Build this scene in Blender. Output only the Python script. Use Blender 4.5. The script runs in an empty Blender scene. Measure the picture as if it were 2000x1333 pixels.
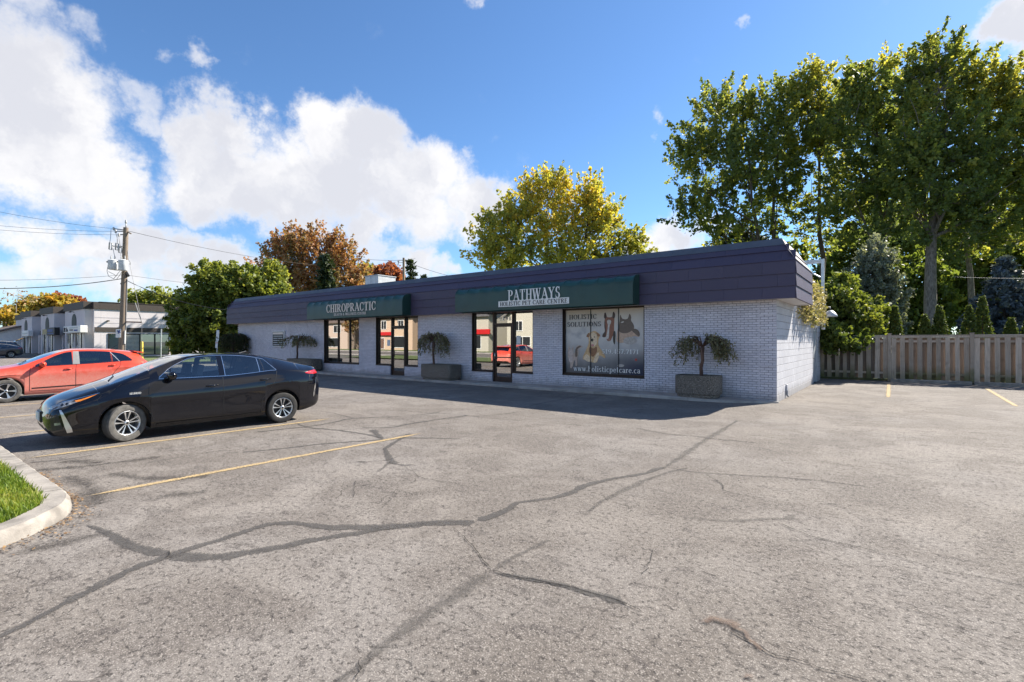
import bpy, math, random
import numpy as np
from mathutils import Vector, Matrix
rng = np.random.default_rng(7)
random.seed(7)
R = math.radians
scene = bpy.context.scene
C = scene.collection

# ---------------------------------------------------------------- camera
H = 1.68                       # eye height
FPX = 975.0                    # focal length for a picture 2000 wide
YAW = R(37.4)
cam_d = bpy.data.cameras.new('camera')
cam_d.sensor_width = 36.0
cam_d.lens = FPX / 2000 * 36
cam_d.clip_end = 3000
cam_d.clip_start = 0.05
cam = bpy.data.objects.new('camera', cam_d)
C.objects.link(cam)
cam.location = (0, 0, H)
cam.rotation_euler = (R(90), 0, YAW)
scene.camera = cam

# ---------------------------------------------------------------- light
SUN = Vector((0.48, 1.14, 1.0)).normalized()       # towards the sun
SUN_EL = math.asin(SUN.z)
SUN_AZ = math.atan2(SUN.x, SUN.y)
sd = bpy.data.lights.new('sun', 'SUN')
sd.energy = 5.0
sd.angle = R(0.53)
sd.color = (1.0, 0.93, 0.82)
so = bpy.data.objects.new('sun', sd)
C.objects.link(so)
so.rotation_euler = (-SUN).to_track_quat('-Z', 'Y').to_euler()
vs = scene.view_settings
vs.view_transform = 'Standard'
vs.look = 'None'
vs.exposure = 1.28
vs.gamma = 1.0
vs.use_curve_mapping = False
scene.cycles.max_bounces = 8
scene.cycles.transparent_max_bounces = 16
scene.cycles.sample_clamp_indirect = 6
scene.cycles.caustics_reflective = False
scene.cycles.caustics_refractive = False
scene.cycles.use_denoising = True

# pixel (of the 2000 x 1333 photograph) to world, used to survey the place
FW = Vector((-math.sin(YAW), math.cos(YAW), 0))
RT = Vector((math.cos(YAW), math.sin(YAW), 0))
def ray(px, py):
    return FW + RT * ((px - 1000) / FPX) + Vector((0, 0, (666.5 - py) / FPX))
def DP(px, py, d):                 # at depth d
    return Vector((0, 0, H)) + ray(px, py) * d
def G(px, py, z=0.0):              # on the level z
    r = ray(px, py)
    return Vector((0, 0, H)) + r * ((z - H) / r.z)
def PY(px, py, Y):                 # on the plane y = Y
    r = ray(px, py)
    return Vector((0, 0, H)) + r * (Y / r.y)
def PX(px, py, X):                 # on the plane x = X
    r = ray(px, py)
    return Vector((0, 0, H)) + r * (X / r.x)

# ---------------------------------------------------------------- sky
world = bpy.data.worlds.new('World')
scene.world = world
world.use_nodes = True
def make_sky():
    nt = world.node_tree
    nt.nodes.clear()
    N = nt.nodes.new
    L = nt.links.new
    def math_(op, a, b=None, clamp=False):
        n = N('ShaderNodeMath'); n.operation = op; n.use_clamp = clamp
        for i, v in enumerate((a, b)):
            if v is None: continue
            if isinstance(v, (int, float)): n.inputs[i].default_value = v
            else: L(v, n.inputs[i])
        return n.outputs[0]
    def smooth(v, a, b, c=0.0, d=1.0):
        n = N('ShaderNodeMapRange'); n.interpolation_type = 'SMOOTHSTEP'
        L(v, n.inputs[0])
        for i, x in zip((1, 2, 3, 4), (a, b, c, d)): n.inputs[i].default_value = x
        return n.outputs[0]
    geo = N('ShaderNodeTexCoord')
    direction = geo.outputs['Generated']
    def noise(scale, detail, rough, vec=direction, dist=0.0):
        n = N('ShaderNodeTexNoise'); n.inputs['Scale'].default_value = scale
        n.inputs['Detail'].default_value = detail; n.inputs['Roughness'].default_value = rough
        n.inputs['Distortion'].default_value = dist
        L(vec, n.inputs['Vector']); return n
    warp = noise(6.0, 6, 0.66)
    w1 = N('ShaderNodeVectorMath'); w1.operation = 'SUBTRACT'; L(warp.outputs['Color'], w1.inputs[0]); w1.inputs[1].default_value = (0.5, 0.5, 0.5)
    w2 = N('ShaderNodeVectorMath'); w2.operation = 'SCALE'; L(w1.outputs[0], w2.inputs[0]); w2.inputs['Scale'].default_value = 0.17
    w3 = N('ShaderNodeVectorMath'); w3.operation = 'ADD'; L(direction, w3.inputs[0]); L(w2.outputs[0], w3.inputs[1])
    P = w3.outputs[0]
    blobs = [
        (60, 150, 110, 1), (130, 190, 85, 1), (60, 280, 120, 1), (170, 300, 75, 1), (235, 365, 58, 1), (110, 340, 75, 1), (20, 230, 110, 1),
        (160, 55, 45, .5), (60, 20, 60, .55), (250, 180, 40, .5), (270, 225, 32, .5),
        (350, 255, 62, 1), (425, 235, 62, 1), (480, 260, 52, 1), (370, 330, 66, 1), (460, 350, 85, 1), (560, 400, 75, 1), (400, 395, 48, 1),
        (630, 262, 52, 1), (700, 262, 58, 1), (770, 262, 55, 1), (670, 345, 88, 1), (780, 350, 92, 1), (850, 320, 55, 1), (905, 375, 55, 1),
        (955, 395, 42, 1), (630, 430, 52, 1), (720, 440, 50, 1), (830, 425, 58, 1), (500, 415, 45, 1), (905, 440, 35, .9), (580, 330, 60, 1), (920, 300, 20, .5),
        (50, 455, 55, .9), (150, 465, 55, .9), (255, 470, 58, 1), (350, 490, 55, 1), (430, 510, 48, .9), (90, 520, 60, .8), (220, 545, 70, .85), (330, 545, 60, .8),
        (20, 560, 60, .6), (480, 530, 50, .7), (50, 370, 50, .6),
        (1300, 470, 52, 1), (1345, 480, 42, 1), (1240, 475, 30, .8), (1400, 440, 30, .6), (1335, 415, 20, .5),
        (1970, 60, 62, 1), (2010, 20, 60, 1), (1930, 85, 32, .9), (1990, 110, 40, .9),
        (325, 95, 34, .5), (370, 100, 34, .55), (400, 120, 24, .5), (940, 12, 22, .5), (1450, 60, 20, .5), (1280, 213, 22, .5), (1275, 268, 12, .35),
        (830, 520, 36, .75), (870, 528, 30, .75), (735, 492, 42, .7), (790, 505, 30, .6), (1160, 470, 30, .4),
    ]
    field = None
    for (px, py, rad, amp) in blobs:
        v = ray(px, py)
        cosf = 1.0 / v.length
        v = v.normalized()
        ang = rad / FPX * cosf * (0.5 + 0.5 * cosf)
        d = N('ShaderNodeVectorMath'); d.operation = 'DISTANCE'; L(P, d.inputs[0]); d.inputs[1].default_value = v
        m = smooth(d.outputs['Value'], ang * 1.6, ang * 0.25, 0.0, amp)
        field = m if field is None else math_('MAXIMUM', math_('ADD', math_('MULTIPLY', field, 1.0), math_('MULTIPLY', m, 0.28)), m)
    # the same broken cumulus goes on all round, outside the surveyed part
    far = noise(2.4, 5, 0.55, P)
    dotn = N('ShaderNodeVectorMath'); dotn.operation = 'DOT_PRODUCT'; L(direction, dotn.inputs[0]); dotn.inputs[1].default_value = FW
    mask = smooth(dotn.outputs['Value'], 0.62, 0.35)
    other = math_('MULTIPLY', smooth(far.outputs['Fac'], 0.52, 0.66), mask)
    field = math_('MAXIMUM', field, other)
    fine = noise(13.0, 7, 0.68, direction)
    f2 = math_('ADD', field, math_('MULTIPLY', math_('SUBTRACT', fine.outputs['Fac'], 0.5), 0.95))
    alpha = smooth(f2, 0.10, 0.92)
    # shading of the clouds: bright bodies, pale grey hollows and bases
    sh = noise(6.5, 4, 0.5, P)
    shade = math_('MULTIPLY', smooth(sh.outputs['Fac'], 0.36, 0.58), smooth(f2, 0.40, 0.95))
    ramp = N('ShaderNodeMix'); ramp.data_type = 'RGBA'
    L(shade, ramp.inputs[0])
    ramp.inputs[6].default_value = (5.0, 4.95, 4.98, 1)
    ramp.inputs[7].default_value = (3.75, 3.8, 4.1, 1)
    sky = N('ShaderNodeTexSky'); sky.sky_type = 'NISHITA'; sky.sun_disc = False
    sky.sun_elevation = SUN_EL; sky.sun_rotation = SUN_AZ
    sky.altitude = 250; sky.air_density = 1.0; sky.dust_density = 0.25; sky.ozone_density = 3.2
    mix = N('ShaderNodeMix'); mix.data_type = 'RGBA'
    tone = N('ShaderNodeMix'); tone.data_type = 'RGBA'; tone.blend_type = 'MULTIPLY'; tone.inputs[0].default_value = 1.0
    L(sky.outputs[0], tone.inputs[6]); tone.inputs[7].default_value = (0.60, 0.77, 0.91, 1)
    L(math_('MULTIPLY', alpha, 0.97), mix.inputs[0]); L(tone.outputs[2], mix.inputs[6]); L(ramp.outputs[2], mix.inputs[7])
    bg = N('ShaderNodeBackground'); bg.inputs['Strength'].default_value = 0.086
    L(mix.outputs[2], bg.inputs['Color'])
    out = N('ShaderNodeOutputWorld'); L(bg.outputs[0], out.inputs[0])
make_sky()
world.cycles.sampling_method = 'MANUAL'
world.cycles.sample_map_resolution = 512

# ---------------------------------------------------------------- materials
MATS = {}
class NT:
    """small helper to write node trees"""
    def __init__(s, name):
        s.m = bpy.data.materials.new(name); s.m.use_nodes = True
        s.t = s.m.node_tree; s.t.nodes.clear()
        s.out = s.t.nodes.new('ShaderNodeOutputMaterial')
        s.obj = s.t.nodes.new('ShaderNodeTexCoord').outputs['Object']
        s.geo = None
    def n(s, typ, ins=None, **kw):
        x = s.t.nodes.new(typ)
        for k, v in kw.items(): setattr(x, k, v)
        for k, v in (ins or {}).items():
            if isinstance(v, bpy.types.NodeSocket): s.t.links.new(v, x.inputs[k])
            else: x.inputs[k].default_value = v
        return x
    def pos(s):
        if s.geo is None: s.geo = s.n('ShaderNodeNewGeometry').outputs['Position']
        return s.geo
    def scaled(s, vec, sc):
        return s.n('ShaderNodeMapping', {'Vector': vec, 'Scale': sc}).outputs[0]
    def noise(s, scale, detail=4, rough=0.55, vec=None, dist=0.0):
        return s.n('ShaderNodeTexNoise', {'Scale': scale, 'Detail': detail, 'Roughness': rough, 'Distortion': dist, 'Vector': vec or s.pos()}).outputs['Fac']
    def voro(s, scale, feature='F1', vec=None, out='Distance', rnd=1.0):
        return s.n('ShaderNodeTexVoronoi', {'Scale': scale, 'Vector': vec or s.pos(), 'Randomness': rnd}, feature=feature).outputs[out]
    def rng(s, v, a, b, c=0.0, d=1.0, smooth=True):
        return s.n('ShaderNodeMapRange', {0: v, 1: a, 2: b, 3: c, 4: d}, interpolation_type='SMOOTHSTEP' if smooth else 'LINEAR').outputs[0]
    def math(s, op, a, b=0.0):
        return s.n('ShaderNodeMath', {0: a, 1: b}, operation=op).outputs[0]
    def mix(s, f, a, b, blend='MIX'):
        a = a if isinstance(a, bpy.types.NodeSocket) else (*a, 1) if len(a) == 3 else a
        b = b if isinstance(b, bpy.types.NodeSocket) else (*b, 1) if len(b) == 3 else b
        return s.n('ShaderNodeMix', {0: f, 6: a, 7: b}, data_type='RGBA', blend_type=blend).outputs[2]
    def bump(s, h, strength=0.3, dist=0.01):
        return s.n('ShaderNodeBump', {'Height': h, 'Strength': strength, 'Distance': dist}).outputs[0]
    def attr(s, name, out='Fac'):
        return s.n('ShaderNodeAttribute', attribute_name=name).outputs[out]
    def info(s):
        return s.n('ShaderNodeObjectInfo').outputs['Random']
    def bsdf(s, color, rough=0.7, metal=0.0, spec=0.5, normal=None, coat=0.0, **extra):
        ins = {'Base Color': color if isinstance(color, bpy.types.NodeSocket) else (*color, 1) if len(color) == 3 else color,
               'Roughness': rough, 'Metallic': metal, 'Specular IOR Level': spec, 'Coat Weight': coat}
        if coat: ins['Coat Roughness'] = 0.03
        if normal is not None: ins['Normal'] = normal
        ins.update(extra)
        return s.n('ShaderNodeBsdfPrincipled', ins).outputs[0]
    def done(s, shader):
        s.t.links.new(shader, s.out.inputs['Surface'])
        MATS[s.m.name] = s.m
        return s.m

def plain(name, col, rough=0.6, metal=0.0, var=0.12, vscale=6.0, bump=0.0, bscale=60.0, spec=0.5, coat=0.0):
    t = NT(name)
    f = t.noise(vscale, 5, 0.6)
    c = t.mix(t.rng(f, 0.3, 0.7), tuple(x * (1 - var) for x in col), tuple(min(1, x * (1 + var)) for x in col))
    nrm = t.bump(t.noise(bscale, 3, 0.6), bump, 0.01) if bump else None
    return t.done(t.bsdf(c, rough, metal, spec, nrm, coat))

def mat_asphalt():
    t = NT('asphalt')
    big = t.noise(0.16, 5, 0.62)
    mid = t.noise(0.8, 6, 0.7, dist=0.5)
    tone = t.noise(0.35, 3, 0.5)
    v = t.n('ShaderNodeTexVoronoi', {'Scale': 150.0, 'Vector': t.pos()}, feature='F1')
    sp = t.n('ShaderNodeSeparateColor', {0: v.outputs['Color']}).outputs[0]
    pits = t.noise(24.0, 5, 0.8)
    streak = t.noise(3.4, 7, 0.78, t.scaled(t.pos(), (1.0, 1.6, 1.0)), 0.8)
    c = t.mix(t.rng(big, 0.3, 0.7), (0.160, 0.141, 0.123), (0.238, 0.211, 0.185))
    c = t.mix(t.rng(tone, 0.4, 0.65, 0, 0.5), c, (0.20, 0.185, 0.174))
    c = t.mix(t.rng(mid, 0.40, 0.60, 0.65, 0.0), c, (0.105, 0.089, 0.077))
    c = t.mix(t.math('MULTIPLY', t.rng(streak, 0.52, 0.63), 0.75), c, (0.082, 0.071, 0.065))
    # stones of the aggregate: pale chips, dark gaps
    c = t.mix(t.math('MULTIPLY', t.rng(sp, 0.68, 1.0), 0.6), c, (0.37, 0.335, 0.30))
    c = t.mix(t.math('MULTIPLY', t.rng(sp, 0.30, 0.0), 0.5), c, (0.065, 0.056, 0.05))
    c = t.mix(t.math('MULTIPLY', t.rng(pits, 0.54, 0.64), 0.85), c, (0.045, 0.038, 0.035))
    # fine crazing in worn areas
    wv = t.n('ShaderNodeVectorMath', {0: t.n('ShaderNodeTexNoise', {'Scale': 2.5, 'Detail': 4.0, 'Vector': t.pos()}).outputs['Color'], 'Scale': 0.45}, operation='SCALE').outputs[0]
    pw = t.n('ShaderNodeVectorMath', {0: t.pos(), 1: wv}, operation='ADD').outputs[0]
    e1 = t.voro(2.1, 'DISTANCE_TO_EDGE', pw)
    worn = t.rng(t.noise(0.5, 3, 0.6), 0.53, 0.66)
    craze = t.math('MULTIPLY', t.math('MULTIPLY', t.rng(e1, 0.022, 0.004), worn), t.rng(pits, 0.40, 0.55))
    c = t.mix(t.math('MULTIPLY', craze, 0.65), c, (0.03, 0.026, 0.024))
    hgt = t.math('ADD', t.math('MULTIPLY', sp, 0.6), t.math('MULTIPLY', t.rng(pits, 0.7, 0.5), 1.5))
    hgt = t.math('SUBTRACT', hgt, craze)
    return t.done(t.bsdf(c, 0.9, 0, 0.3, t.bump(hgt, 0.6, 0.007)))
def mat_worn(name, col, edge=0.5, dark=None, amount=1.0, pit=40.0, rough=0.8):
    """paint or tar on the asphalt: worn through along its edges and over the stones"""
    t = NT(name)
    a = t.attr('across')
    n1 = t.noise(9.0, 5, 0.7); n2 = t.noise(pit, 4, 0.75)
    e = t.math('ADD', t.math('MULTIPLY', t.math('SUBTRACT', n1, 0.5), 1.1), t.math('MULTIPLY', t.math('SUBTRACT', n2, 0.5), 1.7))
    al = t.math('MULTIPLY', t.rng(t.math('SUBTRACT', t.math('ADD', 1.0, e), a), 0.0, edge), t.rng(n2, 0.24, 0.5, 0.35, 1.0))
    sp = t.n('ShaderNodeSeparateColor', {0: t.voro(150.0, out='Color')}).outputs[0]
    al = t.math('MULTIPLY', t.math('MULTIPLY', al, amount), t.rng(sp, 0.55, 0.95, 1.0, 0.45))
    c = t.mix(t.rng(n1, 0.3, 0.7), col, dark or tuple(x * 0.75 for x in col))
    c = t.mix(t.math('MULTIPLY', t.rng(sp, 0.7, 1.0), 0.35), c, tuple(min(1, x * 2.2) for x in col))
    b = t.bsdf(c, rough, 0, 0.3, t.bump(t.math('ADD', n2, sp), 0.4, 0.004))
    tr = t.n('ShaderNodeBsdfTransparent').outputs[0]
    return t.done(t.n('ShaderNodeMixShader', {0: al, 1: tr, 2: b}).outputs[0])
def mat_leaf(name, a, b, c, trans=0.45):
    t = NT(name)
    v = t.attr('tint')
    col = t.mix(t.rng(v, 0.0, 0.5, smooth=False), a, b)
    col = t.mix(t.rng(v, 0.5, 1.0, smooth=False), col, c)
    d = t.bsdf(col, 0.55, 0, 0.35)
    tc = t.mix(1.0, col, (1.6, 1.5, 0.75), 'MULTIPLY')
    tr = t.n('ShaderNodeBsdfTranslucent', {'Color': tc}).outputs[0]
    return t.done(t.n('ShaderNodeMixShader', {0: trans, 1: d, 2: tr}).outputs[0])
def mat_bark(name, a, b):
    t = NT(name)
    p = t.scaled(t.pos(), (9, 9, 1.6))
    n = t.noise(1.6, 6, 0.7, p)
    c = t.mix(t.rng(n, 0.35, 0.65), a, b)
    return t.done(t.bsdf(c, 0.9, 0, 0.2, t.bump(n, 0.8, 0.03)))
def mat_glass(name, tint=(0.75, 0.85, 0.83), refl=0.12, rough=0.0, extra=0.0):
    t = NT(name)
    tr = t.n('ShaderNodeBsdfTransparent', {'Color': (*tint, 1)}).outputs[0]
    gl = t.n('ShaderNodeBsdfGlossy', {'Color': (1, 1, 1, 1), 'Roughness': rough}).outputs[0]
    fr = t.n('ShaderNodeLayerWeight', {'Blend': 0.35}).outputs['Fresnel']
    f = t.math('MINIMUM', t.math('ADD', t.math('MULTIPLY', fr, 1.0), refl), 1.0)
    return t.done(t.n('ShaderNodeMixShader', {0: f, 1: tr, 2: gl}).outputs[0])
def mat_paint(name, col, dust=None, dust_lo=0.25, dust_hi=0.9, dust_amt=0.6, metal=0.0, rough=0.3):
    t = NT(name)
    n = t.noise(7.0, 6, 0.65)
    c = col
    r = rough
    sep = t.n('ShaderNodeSeparateXYZ', {0: t.pos()}).outputs[2]
    if dust:
        g = t.rng(t.math('ADD', sep, t.math('MULTIPLY', t.math('SUBTRACT', n, 0.5), 0.35)), dust_hi, dust_lo, 0.04, 1.0)
        g = t.math('MULTIPLY', g, t.rng(t.noise(26.0, 5, 0.7), 0.2, 0.75, 0.55, 1.0))
        f = t.math('MULTIPLY', g, dust_amt)
        c = t.mix(f, col, dust)
        r = t.math('ADD', rough, t.math('MULTIPLY', f, 0.5))
        coat = t.math('SUBTRACT', 1.0, t.math('MULTIPLY', f, 1.2))
        b = t.n('ShaderNodeBsdfPrincipled', {'Base Color': c, 'Roughness': r, 'Metallic': metal, 'Coat Weight': coat, 'Coat Roughness': 0.03, 'Specular IOR Level': 0.1}).outputs[0]
        return t.done(b)
    return t.done(t.bsdf(col, rough, metal, 0.5, None, 1.0))
def mat_wood(name, a, b, green=None):
    t = NT(name)
    rnd = t.info()
    off = t.n('ShaderNodeCombineXYZ', {0: t.math('MULTIPLY', rnd, 37.0), 1: 0.0, 2: t.math('MULTIPLY', rnd, 91.0)}).outputs[0]
    pv = t.n('ShaderNodeVectorMath', {0: t.pos(), 1: off}, operation='ADD').outputs[0]
    p = t.scaled(pv, (26, 26, 1.1))
    n = t.noise(1.7, 7, 0.7, p, 0.6)
    n2 = t.noise(2.2, 5, 0.6, pv)
    c = t.mix(t.rng(n, 0.3, 0.7), a, b)
    c = t.mix(t.rng(rnd, 0.0, 1.0, 0.0, 0.6), c, tuple(x * 0.62 for x in a))
    c = t.mix(t.rng(n2, 0.5, 0.75, 0, 0.5), c, tuple(x * 0.5 for x in a))
    if green:
        z = t.n('ShaderNodeSeparateXYZ', {0: t.pos()}).outputs[2]
        g = t.math('MULTIPLY', t.rng(t.math('ADD', z, t.math('MULTIPLY', t.math('SUBTRACT', n2, 0.5), 0.9)), 0.75, 0.1), t.rng(rnd, 0.1, 0.9, 0.2, 0.9))
        c = t.mix(g, c, green)
    return t.done(t.bsdf(c, 0.88, 0, 0.2, t.bump(n, 0.5, 0.006)))
def mat_pieces(name, col, col2, grain=30.0, rough=0.75, bump=0.25, dirt=None, bdist=0.006):
    """painted or cast pieces: a slightly different tone per piece, grain and run-down dirt"""
    t = NT(name)
    v = t.attr('tint')
    rnd = t.math('FRACT', t.math('ADD', t.info(), v))
    n = t.noise(grain, 5, 0.65)
    m = t.noise(0.9, 5, 0.6)
    c = t.mix(rnd, col, col2)
    c = t.mix(t.rng(n, 0.35, 0.75, 0, 0.35), c, tuple(x * 0.6 for x in col))
    if dirt:
        c = t.mix(t.rng(m, 0.5, 0.8, 0, 0.5), c, dirt)
        z = t.n('ShaderNodeSeparateXYZ', {0: t.pos()}).outputs[2]
        spl = t.rng(t.math('ADD', z, t.math('MULTIPLY', t.math('SUBTRACT', t.noise(3.0, 6, 0.75), 0.5), 0.7)), 0.38, 0.06, 0.0, 0.55)
        c = t.mix(spl, c, (0.20, 0.185, 0.17))
        run = t.rng(t.noise(1.0, 5, 0.7, t.scaled(t.pos(), (5.0, 5.0, 0.35))), 0.58, 0.75, 0, 0.35)
        c = t.mix(run, c, tuple(x * 0.7 for x in dirt))
    return t.done(t.bsdf(c, rough, 0, 0.35, t.bump(n, bump, bdist)))

mat_asphalt()
mat_worn('road_paint_yellow', (0.52, 0.38, 0.19), 0.5, (0.42, 0.31, 0.17), 0.85, 30.0)
mat_worn('tar_seal', (0.068, 0.063, 0.059), 0.45, (0.10, 0.092, 0.085), 0.82, 45.0, 0.75)
mat_worn('tar_seal_faded', (0.085, 0.077, 0.071), 0.9, (0.12, 0.11, 0.10), 0.5, 45.0, 0.85)
mat_worn('crack_dark', (0.012, 0.011, 0.011), 0.6, None, 0.95, 30.0)
mat_worn('gravel_patch', (0.17, 0.115, 0.085), 0.9, (0.10, 0.07, 0.055), 0.75, 60.0)
mat_worn('oil_stain', (0.045, 0.040, 0.037), 1.3, None, 0.55, 30.0)
mat_worn('worn_pale', (0.36, 0.335, 0.305), 1.6, None, 0.3, 24.0)
plain('concrete', (0.245, 0.222, 0.195), 0.9, var=0.32, vscale=4.0, bump=0.5, bscale=70)
plain('sidewalk_concrete', (0.36, 0.33, 0.30), 0.9, var=0.25, vscale=1.6, bump=0.4, bscale=50)
plain('soil', (0.05, 0.035, 0.025), 0.95, bump=0.6)
plain('lawn_ground', (0.10, 0.13, 0.035), 0.95, var=0.35, vscale=2.0, bump=0.8, bscale=25)
plain('far_ground', (0.13, 0.12, 0.10), 0.95, var=0.3, vscale=0.1)
plain('dark_metal_frame', (0.045, 0.032, 0.026), 0.42, 0.5, bump=0.05)
plain('black_frame', (0.012, 0.012, 0.012), 0.5)
plain('white_trim', (0.72, 0.71, 0.69), 0.55, var=0.06)
plain('grey_metal', (0.42, 0.44, 0.46), 0.5, 0.4, var=0.1)
plain('galvanised', (0.55, 0.57, 0.58), 0.45, 0.6, var=0.15, vscale=12)
plain('soffit_white', (0.62, 0.60, 0.58), 0.7, var=0.05)
plain('dark_interior', (0.02, 0.02, 0.02), 0.9)
plain('interior_wall', (0.22, 0.20, 0.17), 0.9)
plain('interior_floor', (0.12, 0.10, 0.08), 0.8)
plain('blind_white', (0.62, 0.60, 0.56), 0.7, var=0.05)
plain('paper_white', (0.75, 0.75, 0.74), 0.8, var=0.04)
plain('letter_white', (0.80, 0.79, 0.76), 0.6, var=0.05, vscale=20)
plain('letter_cream', (0.74, 0.66, 0.58), 0.6, var=0.08, vscale=20)
plain('letter_black', (0.02, 0.02, 0.022), 0.6)
plain('letter_grey', (0.085, 0.08, 0.078), 0.6)
plain('letter_blue', (0.02, 0.05, 0.22), 0.6)
plain('letter_red', (0.5, 0.03, 0.03), 0.6)
plain('rubber', (0.028, 0.027, 0.026), 0.85, var=0.3, vscale=14, bump=0.15)
plain('rubber_dusty', (0.10, 0.094, 0.085), 0.9, var=0.3, vscale=14, bump=0.2)
plain('alloy', (0.62, 0.62, 0.62), 0.32, 0.85, var=0.08)
plain('black_plastic', (0.008, 0.008, 0.009), 0.4)
plain('chrome', (0.8, 0.8, 0.8), 0.16, 1.0, var=0.03)
plain('seat_cloth', (0.07, 0.073, 0.08), 0.9)
plain('bollard_yellow', (0.72, 0.52, 0.06), 0.5, var=0.12)
plain('wire_black', (0.02, 0.02, 0.02), 0.7)
plain('wire_grey', (0.25, 0.25, 0.25), 0.6)
plain('porcelain', (0.45, 0.44, 0.42), 0.3)
plain('transformer_grey', (0.58, 0.60, 0.61), 0.5, var=0.12, vscale=5)
plain('awning_green', (0.017, 0.052, 0.040), 0.42, var=0.15, vscale=1.5, bump=0.06, bscale=9)
plain('awning_green_top', (0.012, 0.064, 0.055), 0.45, var=0.2, vscale=2.5)
mat_pieces('brick_paint', (0.62, 0.595, 0.645), (0.73, 0.705, 0.755), 24.0, 0.7, 0.5, (0.40, 0.38, 0.42), 0.01)
plain('brick_joint', (0.25, 0.24, 0.28), 0.9, var=0.2, vscale=8)
mat_pieces('block_paint', (0.50, 0.50, 0.53), (0.56, 0.56, 0.59), 18.0, 0.7, 0.35, (0.42, 0.42, 0.45))
plain('block_joint', (0.27, 0.27, 0.29), 0.9)
def mat_shingle():
    t = NT('mansard_metal')
    rnd = t.info()
    w = t.n('ShaderNodeTexWave', {'Scale': 14.0, 'Distortion': 1.2, 'Detail': 3.0, 'Detail Scale': 2.0, 'Vector': t.obj}, wave_type='BANDS', bands_direction='X').outputs['Fac']
    n = t.noise(1.2, 5, 0.6)
    c = t.mix(rnd, (0.062, 0.051, 0.088), (0.073, 0.060, 0.102))
    c = t.mix(t.rng(n, 0.45, 0.8, 0, 0.4), c, (0.075, 0.062, 0.09))
    c = t.mix(t.math('MULTIPLY', t.rng(w, 0.8, 1.0), 0.35), c, (0.022, 0.018, 0.035))
    return t.done(t.bsdf(c, 0.55, 0.0, 0.4, t.bump(w, 0.35, 0.004)))
mat_shingle()
plain('roof_cap', (0.075, 0.09, 0.12), 0.5, var=0.15, vscale=1.2)
plain('roof_membrane', (0.10, 0.10, 0.10), 0.95)
plain('side_flashing', (0.45, 0.40, 0.38), 0.5, 0.2)
plain('neighbour_wall', (0.60, 0.56, 0.565), 0.85, var=0.06, vscale=1.0, bump=0.2, bscale=20)
plain('neighbour_trim', (0.055, 0.044, 0.036), 0.7)
plain('stucco_peach', (0.58, 0.42, 0.30), 0.9)
plain('siding_beige', (0.50, 0.46, 0.38), 0.85)
plain('brick_brown', (0.16, 0.09, 0.065), 0.9, var=0.25, vscale=3)
plain('roof_shingle_grey', (0.12, 0.115, 0.115), 0.95, var=0.25, vscale=3)
plain('roof_shingle_brown', (0.14, 0.10, 0.08), 0.95, var=0.25, vscale=3)
plain('red_sign', (0.55, 0.02, 0.02), 0.4)
plain('storefront_dark', (0.022, 0.024, 0.027), 0.65, spec=0.2)
plain('pillar_grey', (0.22, 0.22, 0.22), 0.5)
plain('print_navy', (0.012, 0.02, 0.05), 0.35)
def mat_aggregate():
    t = NT('exposed_aggregate')
    v = t.n('ShaderNodeTexVoronoi', {'Scale': 75.0, 'Vector': t.pos()}, feature='F1')
    s = t.n('ShaderNodeSeparateColor', {0: v.outputs['Color']}).outputs[0]
    c = t.mix(t.rng(s, 0.2, 0.9), (0.26, 0.205, 0.16), (0.52, 0.45, 0.37))
    c = t.mix(t.rng(v.outputs['Distance'], 0.3, 0.55), c, (0.09, 0.078, 0.065))
    z = t.n('ShaderNodeSeparateXYZ', {0: t.pos()}).outputs[2]
    n = t.noise(3.5, 5, 0.65)
    g = t.rng(t.math('ADD', z, t.math('MULTIPLY', t.math('SUBTRACT', n, 0.5), 0.9)), 0.45, 0.85, 0, 0.5)
    c = t.mix(g, c, (0.085, 0.08, 0.06))
    return t.done(t.bsdf(c, 0.9, 0, 0.3, t.bump(v.outputs['Distance'], -0.7, 0.012)))
mat_aggregate()
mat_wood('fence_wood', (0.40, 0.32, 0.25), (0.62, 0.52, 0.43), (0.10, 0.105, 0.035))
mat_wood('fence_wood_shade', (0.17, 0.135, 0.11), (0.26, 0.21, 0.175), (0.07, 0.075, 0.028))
mat_wood('pole_wood', (0.26, 0.20, 0.15), (0.42, 0.35, 0.28))
mat_bark('bark_grey', (0.10, 0.082, 0.068), (0.24, 0.205, 0.175))
mat_bark('bark_dark', (0.05, 0.04, 0.033), (0.13, 0.105, 0.085))
mat_bark('bark_red', (0.075, 0.045, 0.035), (0.17, 0.105, 0.08))
mat_leaf('leaf_maple_green', (0.10, 0.14, 0.055), (0.175, 0.22, 0.062), (0.42, 0.39, 0.08), 0.55)
mat_leaf('leaf_maple_yellow', (0.23, 0.27, 0.07), (0.47, 0.44, 0.08), (0.64, 0.43, 0.07), 0.45)
mat_leaf('leaf_maple_orange', (0.22, 0.19, 0.09), (0.38, 0.21, 0.10), (0.48, 0.22, 0.11), 0.35)
mat_leaf('leaf_lush', (0.085, 0.12, 0.028), (0.18, 0.22, 0.04), (0.35, 0.36, 0.09), 0.4)
mat_leaf('leaf_gold', (0.17, 0.17, 0.04), (0.38, 0.30, 0.05), (0.50, 0.28, 0.05), 0.4)
mat_leaf('leaf_red', (0.16, 0.06, 0.045), (0.33, 0.11, 0.065), (0.42, 0.17, 0.08), 0.4)
mat_leaf('leaf_under', (0.085, 0.125, 0.035), (0.14, 0.19, 0.045), (0.36, 0.36, 0.07), 0.5)
mat_leaf('leaf_dark', (0.022, 0.034, 0.014), (0.04, 0.055, 0.02), (0.075, 0.085, 0.03), 0.3)
mat_leaf('leaf_silver', (0.11, 0.135, 0.105), (0.19, 0.22, 0.17), (0.32, 0.34, 0.27), 0.3)
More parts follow.
